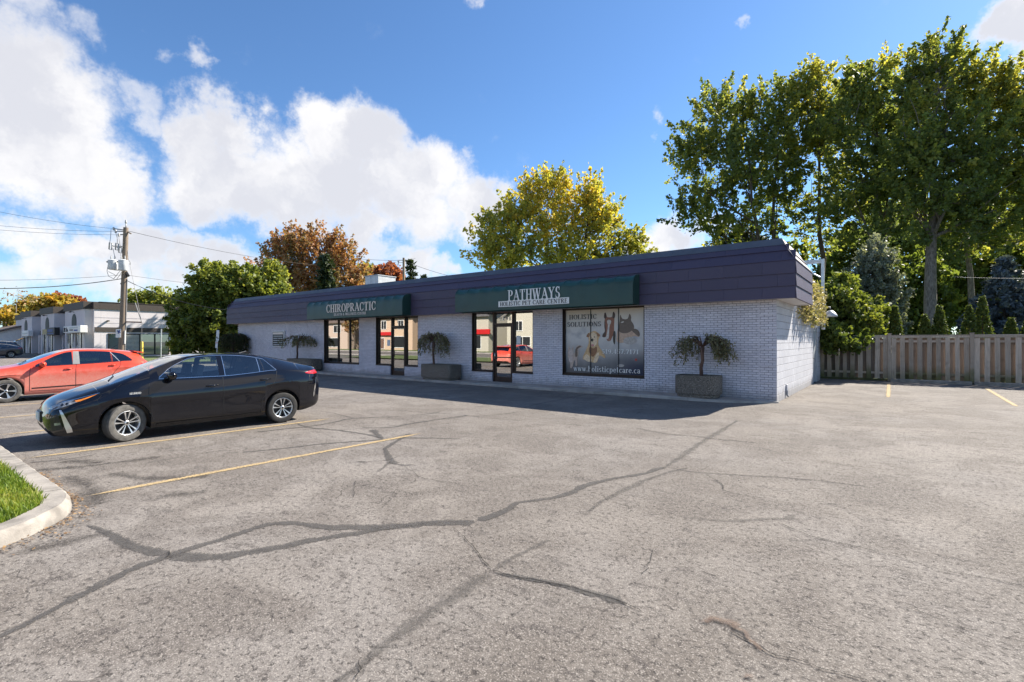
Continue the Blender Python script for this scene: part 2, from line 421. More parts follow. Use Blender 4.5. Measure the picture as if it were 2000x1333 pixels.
mat_leaf('needle_blue', (0.045, 0.062, 0.075), (0.08, 0.105, 0.125), (0.14, 0.175, 0.20), 0.15)
mat_leaf('needle_green', (0.018, 0.03, 0.014), (0.035, 0.055, 0.02), (0.07, 0.09, 0.035), 0.2)
mat_leaf('leaf_cedar', (0.04, 0.068, 0.016), (0.075, 0.11, 0.024), (0.16, 0.19, 0.04), 0.3)
mat_leaf('leaf_weeping', (0.13, 0.14, 0.085), (0.21, 0.205, 0.12), (0.33, 0.27, 0.17), 0.35)
mat_leaf('leaf_ivy', (0.13, 0.14, 0.05), (0.28, 0.26, 0.12), (0.42, 0.36, 0.26), 0.3)
mat_leaf('grass_blade', (0.085, 0.14, 0.018), (0.17, 0.25, 0.03), (0.34, 0.34, 0.09), 0.4)
mat_leaf('leaf_litter', (0.12, 0.07, 0.035), (0.22, 0.13, 0.06), (0.38, 0.24, 0.11), 0.1)
mat_glass('shop_glass', (0.55, 0.55, 0.52), 0.42)
mat_glass('car_glass', (0.90, 0.95, 0.93), 0.09)
mat_glass('windscreen_glass', (0.80, 0.86, 0.86), 0.34)
mat_glass('car_glass_dark', (0.22, 0.25, 0.26), 0.10)
mat_glass('lamp_glass', (0.85, 0.85, 0.85), 0.10)
mat_paint('paint_black', (0.004, 0.0045, 0.008), (0.06, 0.053, 0.046), 0.15, 0.55, 0.14, 0.0, 0.12)
mat_paint('paint_red', (0.70, 0.065, 0.032), (0.62, 0.33, 0.27), 0.55, 0.98, 0.75, 0.15, 0.32)
mat_paint('paint_slate', (0.06, 0.07, 0.085), None, metal=0.4, rough=0.3)
mat_paint('paint_navy', (0.02, 0.028, 0.045), None, metal=0.3, rough=0.3)
mat_paint('paint_silver', (0.5, 0.5, 0.52), None, metal=0.5, rough=0.35)
plain('lamp_red', (0.55, 0.008, 0.012), 0.12, var=0.1, coat=1.0)
plain('lamp_amber', (0.75, 0.22, 0.02), 0.2, var=0.1, coat=1.0)
plain('lamp_clear', (0.30, 0.31, 0.33), 0.15, 0.5, var=0.35, vscale=26, coat=1.0)

# ---------------------------------------------------------------- mesh helpers
def setp(o, label=None, cat=None, group=None, kind=None):
    if label: o['label'] = label
    if cat: o['category'] = cat
    if group: o['group'] = group
    if kind: o['kind'] = kind
    return o
def empty(name, loc=(0, 0, 0), rz=0.0, **kw):
    o = bpy.data.objects.new(name, None); C.objects.link(o)
    o.location = loc; o.rotation_euler = (0, 0, rz)
    o.empty_display_size = 0.2
    return setp(o, **kw)
def origin_of(o):
    v = Vector((0, 0, 0))
    while o is not None:
        v += o.location; o = o.parent
    return v
def link(name, me, parent=None, loc=(0, 0, 0), **kw):
    o = bpy.data.objects.new(name, me); C.objects.link(o)
    o.parent = parent; o.location = loc
    return setp(o, **kw)
class MB:
    def __init__(s): s.v = []; s.f = []; s.tint = []
    def add(s, vs, fs, tint=0.0):
        b = len(s.v); s.v.extend(tuple(v) for v in vs); s.f.extend(tuple(i + b for i in f) for f in fs)
        s.tint.extend([tint] * len(vs)); return s
    def box(s, x0, x1, y0, y1, z0, z1, tint=0.0):
        return s.add([(x0, y0, z0), (x1, y0, z0), (x1, y1, z0), (x0, y1, z0), (x0, y0, z1), (x1, y0, z1), (x1, y1, z1), (x0, y1, z1)],
                     [(0, 3, 2, 1), (4, 5, 6, 7), (0, 1, 5, 4), (1, 2, 6, 5), (2, 3, 7, 6), (3, 0, 4, 7)], tint)
    def bbox(s, x0, x1, y0, y1, z0, z1, b=0.01):
        """box with chamfered edges"""
        xs, ys, zs = (x0, x1), (y0, y1), (z0, z1)
        vs = []; idx = {}
        for i in (0, 1):
            for j in (0, 1):
                for k in (0, 1):
                    for a in range(3):
                        p = [xs[i], ys[j], zs[k]]
                        for c, e in ((0, i), (1, j), (2, k)):
                            if c != a: p[c] += b if e == 0 else -b
                        idx[(i, j, k, a)] = len(vs); vs.append(p)
        fs = []
        for a in range(3):
            u, w = [c for c in range(3) if c != a]
            for e in (0, 1):
                q = []
                for (m, n) in ((0, 0), (1, 0), (1, 1), (0, 1)):
                    key = [0, 0, 0]; key[a] = e; key[u] = m; key[w] = n
                    q.append(idx[(*key, a)])
                fs.append(q if (e == 1) ^ (a == 1) else q[::-1])
            for (m, n) in ((0, 0), (0, 1), (1, 0), (1, 1)):
                k0 = [0, 0, 0]; k0[u] = m; k0[w] = n; k0[a] = 0; k1 = list(k0); k1[a] = 1
                q = [idx[(*k0, u)], idx[(*k1, u)], idx[(*k1, w)], idx[(*k0, w)]]
                fs.append(q)
        for i in (0, 1):
            for j in (0, 1):
                for k in (0, 1): fs.append([idx[(i, j, k, a)] for a in range(3)])
        return s.add(vs, fs)
    def prism(s, pts, axis, a0, a1):
        """polygon pts (2D) extruded along axis 'x','y','z' from a0 to a1"""
        n = len(pts)
        def P(p, a):
            return {'x': (a, p[0], p[1]), 'y': (p[0], a, p[1]), 'z': (p[0], p[1], a)}[axis]
        vs = [P(p, a0) for p in pts] + [P(p, a1) for p in pts]
        fs = [tuple(range(n))[::-1], tuple(range(n, 2 * n))] + [(i, (i + 1) % n, n + (i + 1) % n, n + i) for i in range(n)]
        return s.add(vs, fs)
    def tube(s, pts, radii, sides=8, cap=True, tint=0.0):
        pts = [Vector(p) for p in pts]
        if isinstance(radii, (int, float)): radii = [radii] * len(pts)
        vs = []; fs = []
        up = Vector((0, 0, 1))
        for i, p in enumerate(pts):
            t = (pts[min(i + 1, len(pts) - 1)] - pts[max(i - 1, 0)])
            t = t.normalized() if t.length > 1e-9 else up
            a = t.cross(Vector((1, 0, 0)) if abs(t.x) < 0.8 else Vector((0, 1, 0))).normalized()
            b = t.cross(a)
            for k in range(sides):
                an = 2 * math.pi * k / sides
                vs.append(p + (a * math.cos(an) + b * math.sin(an)) * radii[i])
        for i in range(len(pts) - 1):
            for k in range(sides):
                k2 = (k + 1) % sides
                fs.append((i * sides + k, i * sides + k2, (i + 1) * sides + k2, (i + 1) * sides + k))
        if cap:
            fs.append(tuple(range(sides))[::-1]); fs.append(tuple((len(pts) - 1) * sides + k for k in range(sides)))
        return s.add(vs, fs, tint)
    def lathe(s, prof, center, axis='z', sides=24, closed=False):
        """profile of (radius, along) turned about an axis through center"""
        vs = []; fs = []
        c = Vector(center); m = len(prof)
        for k in range(sides):
            an = 2 * math.pi * k / sides; ca, sa = math.cos(an), math.sin(an)
            for (r, h) in prof:
                d = {'z': (r * ca, r * sa, h), 'x': (h, r * ca, r * sa), 'y': (r * ca, h, r * sa)}[axis]
                vs.append(c + Vector(d))
        for k in range(sides):
            k2 = (k + 1) % sides
            for i in range(m - 1 if not closed else m):
                i2 = (i + 1) % m
                fs.append((k * m + i, k2 * m + i, k2 * m + i2, k * m + i2))
        return s.add(vs, fs)
    def mesh(s, name, mat, smooth=False, shift=None):
        me = bpy.data.meshes.new(name)
        v = s.v if shift is None else [(a[0] - shift[0], a[1] - shift[1], a[2] - shift[2]) for a in s.v]
        me.from_pydata(v, [], s.f)
        if mat: me.materials.append(MATS[mat])
        at = me.attributes.new('tint', 'FLOAT', 'POINT'); at.data.foreach_set('value', np.array(s.tint, dtype=np.float32))
        if smooth:
            me.polygons.foreach_set('use_smooth', np.ones(len(me.polygons), dtype=bool))
            if smooth == 'auto': me.set_sharp_from_angle(angle=R(38))
        me.update()
        return me
    def build(s, name, mat, parent=None, smooth=False, local=False, **kw):
        sh = None if (local or parent is None) else origin_of(parent)
        return link(name, s.mesh(name, mat, smooth, sh), parent, **kw)

def np_mesh(name, verts, faces, mat, attr=None, attname='tint'):
    """quads from numpy arrays"""
    me = bpy.data.meshes.new(name)
    nv, nf = len(verts), len(faces)
    k = faces.shape[1]
    me.vertices.add(nv); me.loops.add(nf * k); me.polygons.add(nf)
    me.vertices.foreach_set('co', np.ascontiguousarray(verts, dtype=np.float32).ravel())
    me.loops.foreach_set('vertex_index', np.ascontiguousarray(faces, dtype=np.int32).ravel())
    me.polygons.foreach_set('loop_start', np.arange(0, nf * k, k, dtype=np.int32))
    me.polygons.foreach_set('loop_total', np.full(nf, k, dtype=np.int32))
    if attr is not None:
        at = me.attributes.new(attname, 'FLOAT', 'POINT'); at.data.foreach_set('value', np.ascontiguousarray(attr, dtype=np.float32))
    if mat: me.materials.append(MATS[mat])
    me.update(calc_edges=True)
    return me

# ---------------------------------------------------------------- serif lettering
def _st(x0, y0, x1, y1, w):           # straight stroke, horizontal ends
    return [(x0 - w / 2, y0), (x0 + w / 2, y0), (x1 + w / 2, y1), (x1 - w / 2, y1)]
def _rc(x0, y0, x1, y1): return [(x0, y0), (x1, y0), (x1, y1), (x0, y1)]
def _arc(cx, cy, rx, ry, a0, a1, tv, th, n=14):
    """elliptic stroke; tv thick on upright parts, th thin on level parts"""
    q = []
    for i in range(n):
        e = []
        for a in (a0 + (a1 - a0) * i / n, a0 + (a1 - a0) * (i + 1) / n):
            a = R(a); c, s_ = math.cos(a), math.sin(a)
            w = th + (tv - th) * abs(c)
            e.append(((cx + (rx - w) * c, cy + (ry - min(w, ry * .8) * 1.0) * s_), (cx + rx * c, cy + ry * s_)))
        q.append([e[0][0], e[0][1], e[1][1], e[1][0]])
    return q
T, S_ = 0.17, 0.055                     # thick, thin
def _sf(x, y, w=0.36): return _rc(x - w / 2, y, x + w / 2, y + S_) if y < 0.5 else _rc(x - w / 2, y - S_, x + w / 2, y)
def _V(x, y0=0, y1=1, w=T): return [_st(x, y0, x, y1, w), _sf(x, y0), _sf(x, y1)]
GL = {
 'A': (.84, [_st(.10, 0, .42, 1, S_ * 1.3), _st(.72, 0, .40, 1, T), _rc(.2, .3, .62, .3 + S_), _sf(.10, 0, .26), _sf(.72, 0, .3)]),
 'B': (.74, _V(.17) + _arc(.36, .755, .27, .245, -90, 90, T * .9, S_) + _arc(.36, .265, .33, .265, -90, 90, T, S_) + [_rc(.17, .945, .38, 1), _rc(.17, .47, .38, .53), _rc(.17, 0, .38, .055)]),
 'C': (.78, _arc(.42, .5, .38, .52, 48, 312, T, S_) + [_rc(.66, .66, .71, 1.0), _rc(.66, .1, .70, .3)]),
 'D': (.84, _V(.17) + _arc(.34, .5, .44, .5, -90, 90, T, S_) + [_rc(.17, .945, .36, 1), _rc(.17, 0, .36, .055)]),
 'E': (.70, _V(.17) + [_rc(.17, 0, .64, S_), _rc(.17, 1 - S_, .62, 1), _rc(.17, .48, .48, .48 + S_), _rc(.59, 0, .64, .28), _rc(.57, .74, .62, 1), _rc(.45, .38, .49, .63)]),
 'F': (.66, _V(.17) + [_rc(.17, 1 - S_, .62, 1), _rc(.17, .48, .48, .48 + S_), _rc(.57, .74, .62, 1)]),
 'H': (.88, _V(.19) + _V(.69) + [_rc(.19, .48, .69, .48 + S_)]),
 'I': (.40, _V(.2)),
 'L': (.68, _V(.17) + [_rc(.17, 0, .62, S_), _rc(.57, 0, .62, .3)]),
 'N': (.86, [_st(.16, 0, .16, 1, S_ * 1.2), _st(.70, 0, .70, 1, S_ * 1.2), _st(.68, 0, .18, 1, T), _sf(.16, 0, .3), _sf(.12, 1, .24), _sf(.70, 1, .3)]),
 'O': (.86, _arc(.43, .5, .40, .52, 0, 360, T, S_, 24)),
 'P': (.72, _V(.17) + _arc(.34, .72, .33, .28, -90, 90, T, S_) + [_rc(.17, .945, .36, 1), _rc(.17, .44, .36, .495)]),
 'R': (.82, _V(.17) + _arc(.34, .74, .32, .26, -90, 90, T, S_) + [_rc(.17, .945, .36, 1), _rc(.17, .48, .36, .535), _st(.68, 0, .38, .5, T), _sf(.70, 0, .26)]),
 'S': (.64, _arc(.32, .745, .26, .27, 40, 270, T, S_) + _arc(.32, .255, .28, .27, -140, 90, T, S_) + [_rc(.50, .72, .545, 1.0), _rc(.07, 0, .115, .3)]),
 'T': (.78, _V(.38) + [_rc(.05, 1 - S_, .71, 1), _rc(.05, .72, .10, 1), _rc(.66, .72, .71, 1)]),
 'U': (.84, [_st(.17, .3, .17, 1, T), _st(.68, .3, .68, 1, S_ * 1.2), _sf(.17, 1), _sf(.68, 1, .28)] + _arc(.425, .32, .34, .34, 180, 360, T * .8, S_)),
 'W': (1.14, [_st(.32, 0, .12, 1, T), _st(.34, 0, .52, .9, S_ * 1.2), _st(.76, 0, .56, 1, T), _st(.78, 0, .98, 1, S_ * 1.2), _sf(.14, 1, .3), _sf(.56, 1, .3), _sf(.98, 1, .26)]),
 'Y': (.82, [_st(.41, 0, .41, .46, T), _st(.40, .42, .13, 1, T), _st(.43, .42, .69, 1, S_ * 1.2), _sf(.41, 0), _sf(.14, 1, .3), _sf(.69, 1, .26)]),
 '&': (.92, _arc(.36, .76, .2, .24, 0, 360, T * .8, S_, 16) + _arc(.34, .27, .28, .28, 60, 330, T, S_) + [_st(.74, 0, .3, .66, T * .8), _st(.56, .12, .78, .5, S_)]),
 '1': (.5, _V(.26) + [_st(.1, .78, .22, .97, .07)]),
 '4': (.66, [_st(.44, 0, .44, 1, T * .8), _rc(.06, .26, .62, .33), _st(.08, .28, .42, .98, S_), _sf(.44, 0, .3)]),
 '5': (.62, _arc(.29, .31, .28, .31, -140, 120, T, S_) + [_st(.12, .5, .16, .95, S_), _rc(.13, .88, .54, 1)]),
 '7': (.62, [_rc(.06, .88, .58, 1), _st(.24, 0, .52, .9, T * .8), _rc(.06, .74, .1, 1)]),
 '9': (.66, _arc(.32, .68, .28, .32, 0, 360, T * .9, S_, 18) + _arc(.24, .5, .36, .5, -80, 30, T * .8, S_)),
 '.': (.28, [_rc(.06, 0, .2, .14)]),
 'w': (.86, [_st(.24, 0, .10, .66, T * .8), _st(.26, 0, .38, .6, S_), _st(.56, 0, .42, .66, T * .8), _st(.58, 0, .73, .66, S_), _rc(.02, .62, .2, .66), _rc(.34, .62, .5, .66), _rc(.64, .62, .82, .66)]),
 'h': (.70, [_st(.16, 0, .16, 1.02, T * .85), _sf(.16, 0, .3), _rc(.03, .97, .16, 1.02), _st(.52, 0, .52, .45, T * .85), _sf(.52, 0, .3)] + _arc(.35, .42, .245, .24, 0, 180, T * .8, S_)),
 'o': (.62, _arc(.31, .32, .28, .34, 0, 360, T * .85, S_, 18)),
 'l': (.36, [_st(.18, 0, .18, 1.02, T * .85), _sf(.18, 0, .3), _rc(.04, .97, .18, 1.02)]),
 'i': (.36, [_st(.18, 0, .18, .66, T * .85), _sf(.18, 0, .3), _rc(.04, .61, .18, .66), _rc(.1, .82, .26, .98)]),
 's': (.50, _arc(.25, .49, .19, .18, 40, 270, T * .8, S_, 10) + _arc(.25, .16, .21, .175, -140, 90, T * .8, S_, 10)),
 't': (.46, [_st(.2, .12, .2, .92, T * .8), _rc(.03, .61, .4, .66)] + _arc(.34, .15, .22, .16, 180, 330, T * .7, S_, 8)),
 'c': (.56, _arc(.31, .32, .28, .34, 50, 310, T * .85, S_)),
 'p': (.68, [_st(.16, -.28, .16, .66, T * .85), _rc(.02, -.28, .32, -.23), _rc(.03, .61, .16, .66)] + _arc(.34, .32, .29, .34, -120, 120, T * .85, S_)),
 'e': (.58, _arc(.30, .32, .27, .34, 15, 325, T * .85, S_) + [_rc(.08, .33, .53, .38)]),
 'a': (.58, [_st(.44, 0, .44, .45, T * .8), _rc(.4, 0, .58, .05)] + _arc(.27, .46, .24, .2, 0, 160, T * .7, S_, 10) + _arc(.28, .18, .24, .19, 20, 340, T * .8, S_, 12)),
 'r': (.50, [_st(.17, 0, .17, .66, T * .85), _sf(.17, 0, .32), _rc(.03, .61, .17, .66)] + _arc(.36, .46, .19, .2, 40, 170, T * .8, S_, 8)),
 ' ': (.38, []),
}
def text_width(txt, sp=0.04): return sum(GL[c][0] + sp for c in txt) - sp
def lettering(name, txt, mat, parent, center, ux, uz, height, width=None, thick=0.004, sp=0.04, local=False, bold=1.0):
    """flat cut letters; center of the line at baseline-to-cap middle"""
    ux = Vector(ux).normalized(); uz = Vector(uz).normalized(); nn = ux.cross(uz)
    W = text_width(txt, sp); sx = (width / W) if width else height
    c = Vector(center); mb = MB()
    if ' ' in txt:                       # one piece per word
        x = 0.0
        for wd in txt.split(' '):
            ww = text_width(wd, sp)
            lettering(name, wd, mat, parent, c + ux * ((x + ww / 2 - W / 2) * sx), ux, uz, height, ww * sx, thick, sp, local, bold)
            x += ww + GL[' '][0] + 2 * sp
        return None
    x = -W / 2
    k = 0
    for ch in txt:
        for q in GL[ch][1]:
            k += 1
            off = nn * (thick + 0.00015 * (k % 9))
            if bold != 1.0:
                mx = sum(p[0] for p in q) / len(q); my = sum(p[1] for p in q) / len(q)
                q = [(mx + (p[0] - mx) * bold, p[1]) for p in q]
            pts = [c + ux * ((x + p[0]) * sx) + uz * ((p[1] - .5) * height) for p in q]
            n = len(pts)
            mb.add([p + off for p in pts] + pts, [tuple(range(n))] + [((i + 1) % n, i, n + i, n + (i + 1) % n) for i in range(n)])
        x += GL[ch][0] + sp
    return mb.build(name, mat, parent, local=local)

# ---------------------------------------------------------------- ribbons on the ground
def ribbon(name, pts, width, mat, z, parent=None, jitter=0.0, step=0.12, taper=True, **kw):
    P = [Vector((p[0], p[1])) for p in pts]
    # resample through a smooth curve
    out = []
    for i in range(len(P) - 1):
        p0, p1, p2, p3 = P[max(i - 1, 0)], P[i], P[i + 1], P[min(i + 2, len(P) - 1)]
        n = max(2, int((p2 - p1).length / step))
        for k in range(n):
            t = k / n
            out.append(0.5 * ((2 * p1) + (p2 - p0) * t + (2 * p0 - 5 * p1 + 4 * p2 - p3) * t * t + (3 * p1 - p0 - 3 * p2 + p3) * t ** 3))
    out.append(P[-1])
    vs = []; att = []; fs = []
    n = len(out)
    for i, p in enumerate(out):
        t = (out[min(i + 1, n - 1)] - out[max(i - 1, 0)]); t.normalize()
        nn = Vector((-t.y, t.x))
        w = width if isinstance(width, (int, float)) else width[0] + (width[1] - width[0]) * i / n
        if jitter:
            w *= .8 + .38 * math.sin(i * step * 2.3 + len(pts)) * math.sin(i * step * .9 + 1.7)
            p = p + nn * random.uniform(-jitter, jitter); w *= random.uniform(0.75, 1.3)
        if taper and (i == 0 or i == n - 1): w *= 0.5
        for q in (-1, -0.5, 0, 0.5, 1):
            a = p + nn * (w * 0.5 * q * 1.5)
            vs.append((a.x, a.y, z)); att.append(abs(q) * 1.5 + (0.8 if taper and i in (0, n - 1) else 0))
    for i in range(n - 1):
        for k in range(4):
            fs.append((i * 5 + k, i * 5 + k + 1, (i + 1) * 5 + k + 1, (i + 1) * 5 + k))
    fs = [f[::-1] for f in fs]
    me = np_mesh(name, np.array(vs), np.array(fs), mat, np.array(att), 'across')
    return link(name, me, parent, **kw)

# ================================================================ THE GROUND
def ground():
    far = MB()
    far.add([(-900, -900, -0.02), (900, -900, -0.02), (900, 900, -0.02), (-900, 900, -0.02)], [(0, 1, 2, 3)])
    far.build('terrain', 'far_ground', kind='structure')
    lot = MB()
    lot.add([(-44, -6.2, 0), (24, -6.2, 0), (24, 27.2, 0), (-44, 27.2, 0)], [(0, 1, 2, 3)])
    lot = lot.build('parking_lot', 'asphalt', kind='structure')
    road = MB(); road.add([(-300, -20, -0.006), (200, -20, -0.006), (200, -8, -0.006), (-300, -8, -0.006)], [(0, 1, 2, 3)])
    road.build('road', 'asphalt', kind='structure')
    lane = MB(); lane.add([(-130, 2, -0.004), (-44, 2, -0.004), (-44, 10.8, -0.004), (-130, 10.8, -0.004)], [(0, 1, 2, 3)])
    lane.build('side_lane', 'asphalt', kind='structure')
    walk = MB(); walk.box(-200, -5.6, -7.9, -6.3, -0.05, 0.06); walk.box(3.5, 150, -7.9, -6.3, -0.05, 0.06)
    walk.build('street_pavement', 'sidewalk_concrete', kind='structure')
    walk = MB(); walk.box(-200, 150, -22.2, -20.2, -0.05, 0.08)
    walk.build('opposite_pavement', 'sidewalk_concrete', kind='structure')
    # grass by the neighbour and behind the fence
    g = MB(); g.add([(-64.9, 11, 0.01), (-44.2, 11, 0.01), (-44.2, 60, 0.01), (-64.9, 60, 0.01)], [(0, 1, 2, 3)])
    g.build('side_lawn', 'lawn_ground', kind='structure')
    g = MB(); g.add([(-60, 27.4, 0.012), (60, 27.4, 0.012), (60, 90, 0.012), (-60, 90, 0.012)], [(0, 1, 2, 3)])
    g.build('back_yard', 'lawn_ground', kind='structure')
    g = MB(); g.add([(-200, -60, 0.012), (150, -60, 0.012), (150, -22.3, 0.012), (-200, -22.3, 0.012)], [(0, 1, 2, 3)])
    g.build('opposite_lawn', 'lawn_ground', kind='structure')
    # yellow stall lines
    for (a, b, w) in [((45, 897), (650, 818), .135), ((160, 972), (825, 847), .135)]:
        pa, pb = G(*a), G(*b)
        ribbon('stall_line', [(pa.x, pa.y), (pb.x, pb.y)], w, 'road_paint_yellow', 0.008, lot, step=0.5)
    for x in (-12.55, -15.4, -18.2, -21.1, -24.0, -26.9):
        ribbon('stall_line', [(x - .12, 1.45), (x + .05, 6.2)], .13, 'road_paint_yellow', 0.008, lot, step=0.5)
    for (x0, y0, x1, y1) in [(-.13, 18.5, -.15, 24.6), (2.5, 17.9, 2.6, 24.4), (5.4, 17.9, 5.45, 24.4)]:
        ribbon('stall_line', [(x0, y0), (x1, y1)], .14, 'road_paint_yellow', 0.008, lot, step=0.5)
    def on(pts): return [(lambda g_: (g_.x, g_.y))(G(*p)) for p in pts]
    seals = [
        (.13, 'tar_seal', [(-60, 1275), (0, 1245), (120, 1182), (250, 1118), (330, 1086), (430, 1055), (540, 1023), (640, 1030), (760, 1030), (860, 1020), (930, 1018)]),
        (.15, 'tar_seal', [(930, 1018), (985, 1000), (1012, 983), (1060, 976), (1110, 966), (1150, 947), (1200, 935), (1260, 925), (1300, 912)]),
        (.17, 'tar_seal_faded', [(1300, 912), (1335, 890), (1365, 868), (1395, 850), (1440, 822)]),
        (.13, 'tar_seal', [(168, 1026), (205, 1038), (240, 1058), (280, 1074), (330, 1086)]),
        (.13, 'tar_seal', [(330, 1086), (420, 1090), (520, 1074), (600, 1058), (700, 1042), (800, 1026), (930, 1022)]),
        (.13, 'tar_seal_faded', [(1145, 1002), (1180, 978), (1240, 948), (1290, 928), (1345, 914)]),
        (.08, 'tar_seal_faded', [(1300, 912), (1345, 922), (1430, 928), (1560, 936), (1700, 952)]),
        (.16, 'tar_seal_faded', [(640, 1345), (700, 1300), (780, 1240), (860, 1185), (960, 1118)]),
        (.16, 'tar_seal_faded', [(960, 1118), (1000, 1092), (1040, 1070), (1075, 1054)]),
        (.11, 'tar_seal', [(960, 1118), (1010, 1128), (1070, 1138), (1140, 1155), (1225, 1182)]),
        (.09, 'tar_seal', [(500, 845), (560, 838), (610, 833), (660, 824), (690, 818), (780, 814), (860, 806)]),
        (.07, 'tar_seal_faded', [(590, 802), (640, 806), (675, 814), (690, 818)]),
        (.08, 'tar_seal', [(580, 828), (605, 836), (660, 841), (720, 850), (745, 857)]),
        (.08, 'tar_seal', [(470, 885), (560, 876), (640, 867), (740, 860), (800, 856), (900, 858)]),
        (.07, 'tar_seal_faded', [(660, 841), (700, 838), (740, 836), (800, 828), (860, 820), (910, 815), (960, 812), (1010, 806)]),
        (.09, 'tar_seal', [(705, 836), (760, 836), (800, 829), (870, 818), (915, 812)]),
        (.20, 'tar_seal', [(728, 840), (738, 850), (748, 858)]),
        (.16, 'tar_seal', [(800, 848), (775, 862), (752, 878)]),
        (.20, 'tar_seal', [(750, 876), (758, 890), (765, 902), (772, 908)]),
        (.12, 'tar_seal_faded', [(765, 902), (748, 915), (733, 924)]),
        (.07, 'tar_seal_faded', [(670, 905), (720, 903), (765, 898), (782, 890)]),
        (.08, 'tar_seal', [(772, 907), (790, 910), (812, 908)]),
        (.07, 'tar_seal_faded', [(700, 783), (730, 786), (760, 787)]),
        (.06, 'tar_seal_faded', [(770, 802), (850, 808), (900, 811), (960, 818), (1060, 826), (1160, 834)]),
        (.12, 'tar_seal_faded', [(1240, 836), (1300, 848), (1360, 853), (1395, 858), (1480, 866)]),
        (.10, 'tar_seal_faded', [(1330, 1012), (1420, 1018), (1470, 1016), (1530, 1014), (1555, 1006)]),
        (.07, 'tar_seal_faded', [(1010, 800), (1060, 788), (1110, 778), (1150, 770)]),
        (.07, 'tar_seal', [(50, 905), (130, 898), (190, 888)]),
        (.06, 'tar_seal_faded', [(280, 906), (330, 898), (400, 886), (470, 879)]),
    ]
    for k, (w, m, pts) in enumerate(seals):
        ribbon('crack_seal', on(pts), w * 1.0, m, 0.0045 + 0.00012 * k, lot, jitter=0.012, step=0.09)
    cracks = [
        [(885, 1030), (905, 1050), (925, 1068), (945, 1095), (960, 1112)],
        [(960, 1116), (1020, 1130), (1100, 1145), (1160, 1162), (1225, 1182), (1262, 1200)],
        [(1278, 1074), (1268, 1098), (1264, 1112), (1250, 1130)],
        [(1376, 925), (1392, 936), (1408, 946), (1416, 960), (1440, 966), (1500, 976)],
        [(1520, 1022), (1575, 1046), (1640, 1062), (1740, 1086), (1840, 1116), (1920, 1130), (2010, 1150)],
        [(1420, 1228), (1460, 1250), (1498, 1276), (1515, 1284), (1550, 1290), (1580, 1300), (1640, 1318), (1720, 1340)],
        [(812, 935), (800, 945), (694 + 0, 948)], [(696, 940), (692, 955), (690, 975)],
        [(785, 912), (806, 922), (822, 934), (850, 940), (890, 945)],
        [(960, 870), (1020, 884), (1080, 890)], [(1500, 880), (1580, 900), (1700, 915), (1850, 930)],
        [(1250, 790), (1255, 800), (1240, 812)], [(1600, 980), (1680, 1000), (1800, 1010)], [(700, 1290), (705, 1310), (690, 1333)],
        [(1760, 1180), (1850, 1220), (1960, 1250)], [(330, 1075), (333, 1084), (322, 1094)],
    ]
    for k, pts in enumerate(cracks):
        ribbon('crack', on(pts), 0.012, 'crack_dark', 0.0085 + 0.0001 * k, lot, jitter=0.012, step=0.06)
    ribbon('gravel_patch', on([(1362, 1216), (1395, 1212), (1425, 1218), (1450, 1226)]), (.10, .26), 'gravel_patch', 0.0105, lot, jitter=0.02)
    ribbon('gravel_patch', on([(1425, 1222), (1450, 1238), (1480, 1262), (1500, 1278)]), (.14, .05), 'gravel_patch', 0.0108, lot, jitter=0.02)
    ribbon('gravel_patch', on([(1455, 1318), (1470, 1330)]), .10, 'gravel_patch', 0.0106, lot)
    # old oil and tyre dirt in the stalls, and along the kerb
    for k, (a, w) in enumerate([([(60, 920), (160, 912), (320, 892)], .5), ([(210, 925), (300, 935), (420, 930)], .5), ([(130, 930), (180, 960), (185, 990)], .55),
                                ([(10, 1085), (120, 1062), (230, 1035)], .5), ([(120, 900), (200, 905)], .4), ([(300, 970), (420, 960)], .35), ([(690, 900), (720, 905)], .15)]):
        ribbon('oil_stain', on(a), w, 'oil_stain', 0.003 + 0.0001 * k, lot, jitter=0.02)
    return lot
LOT = ground()

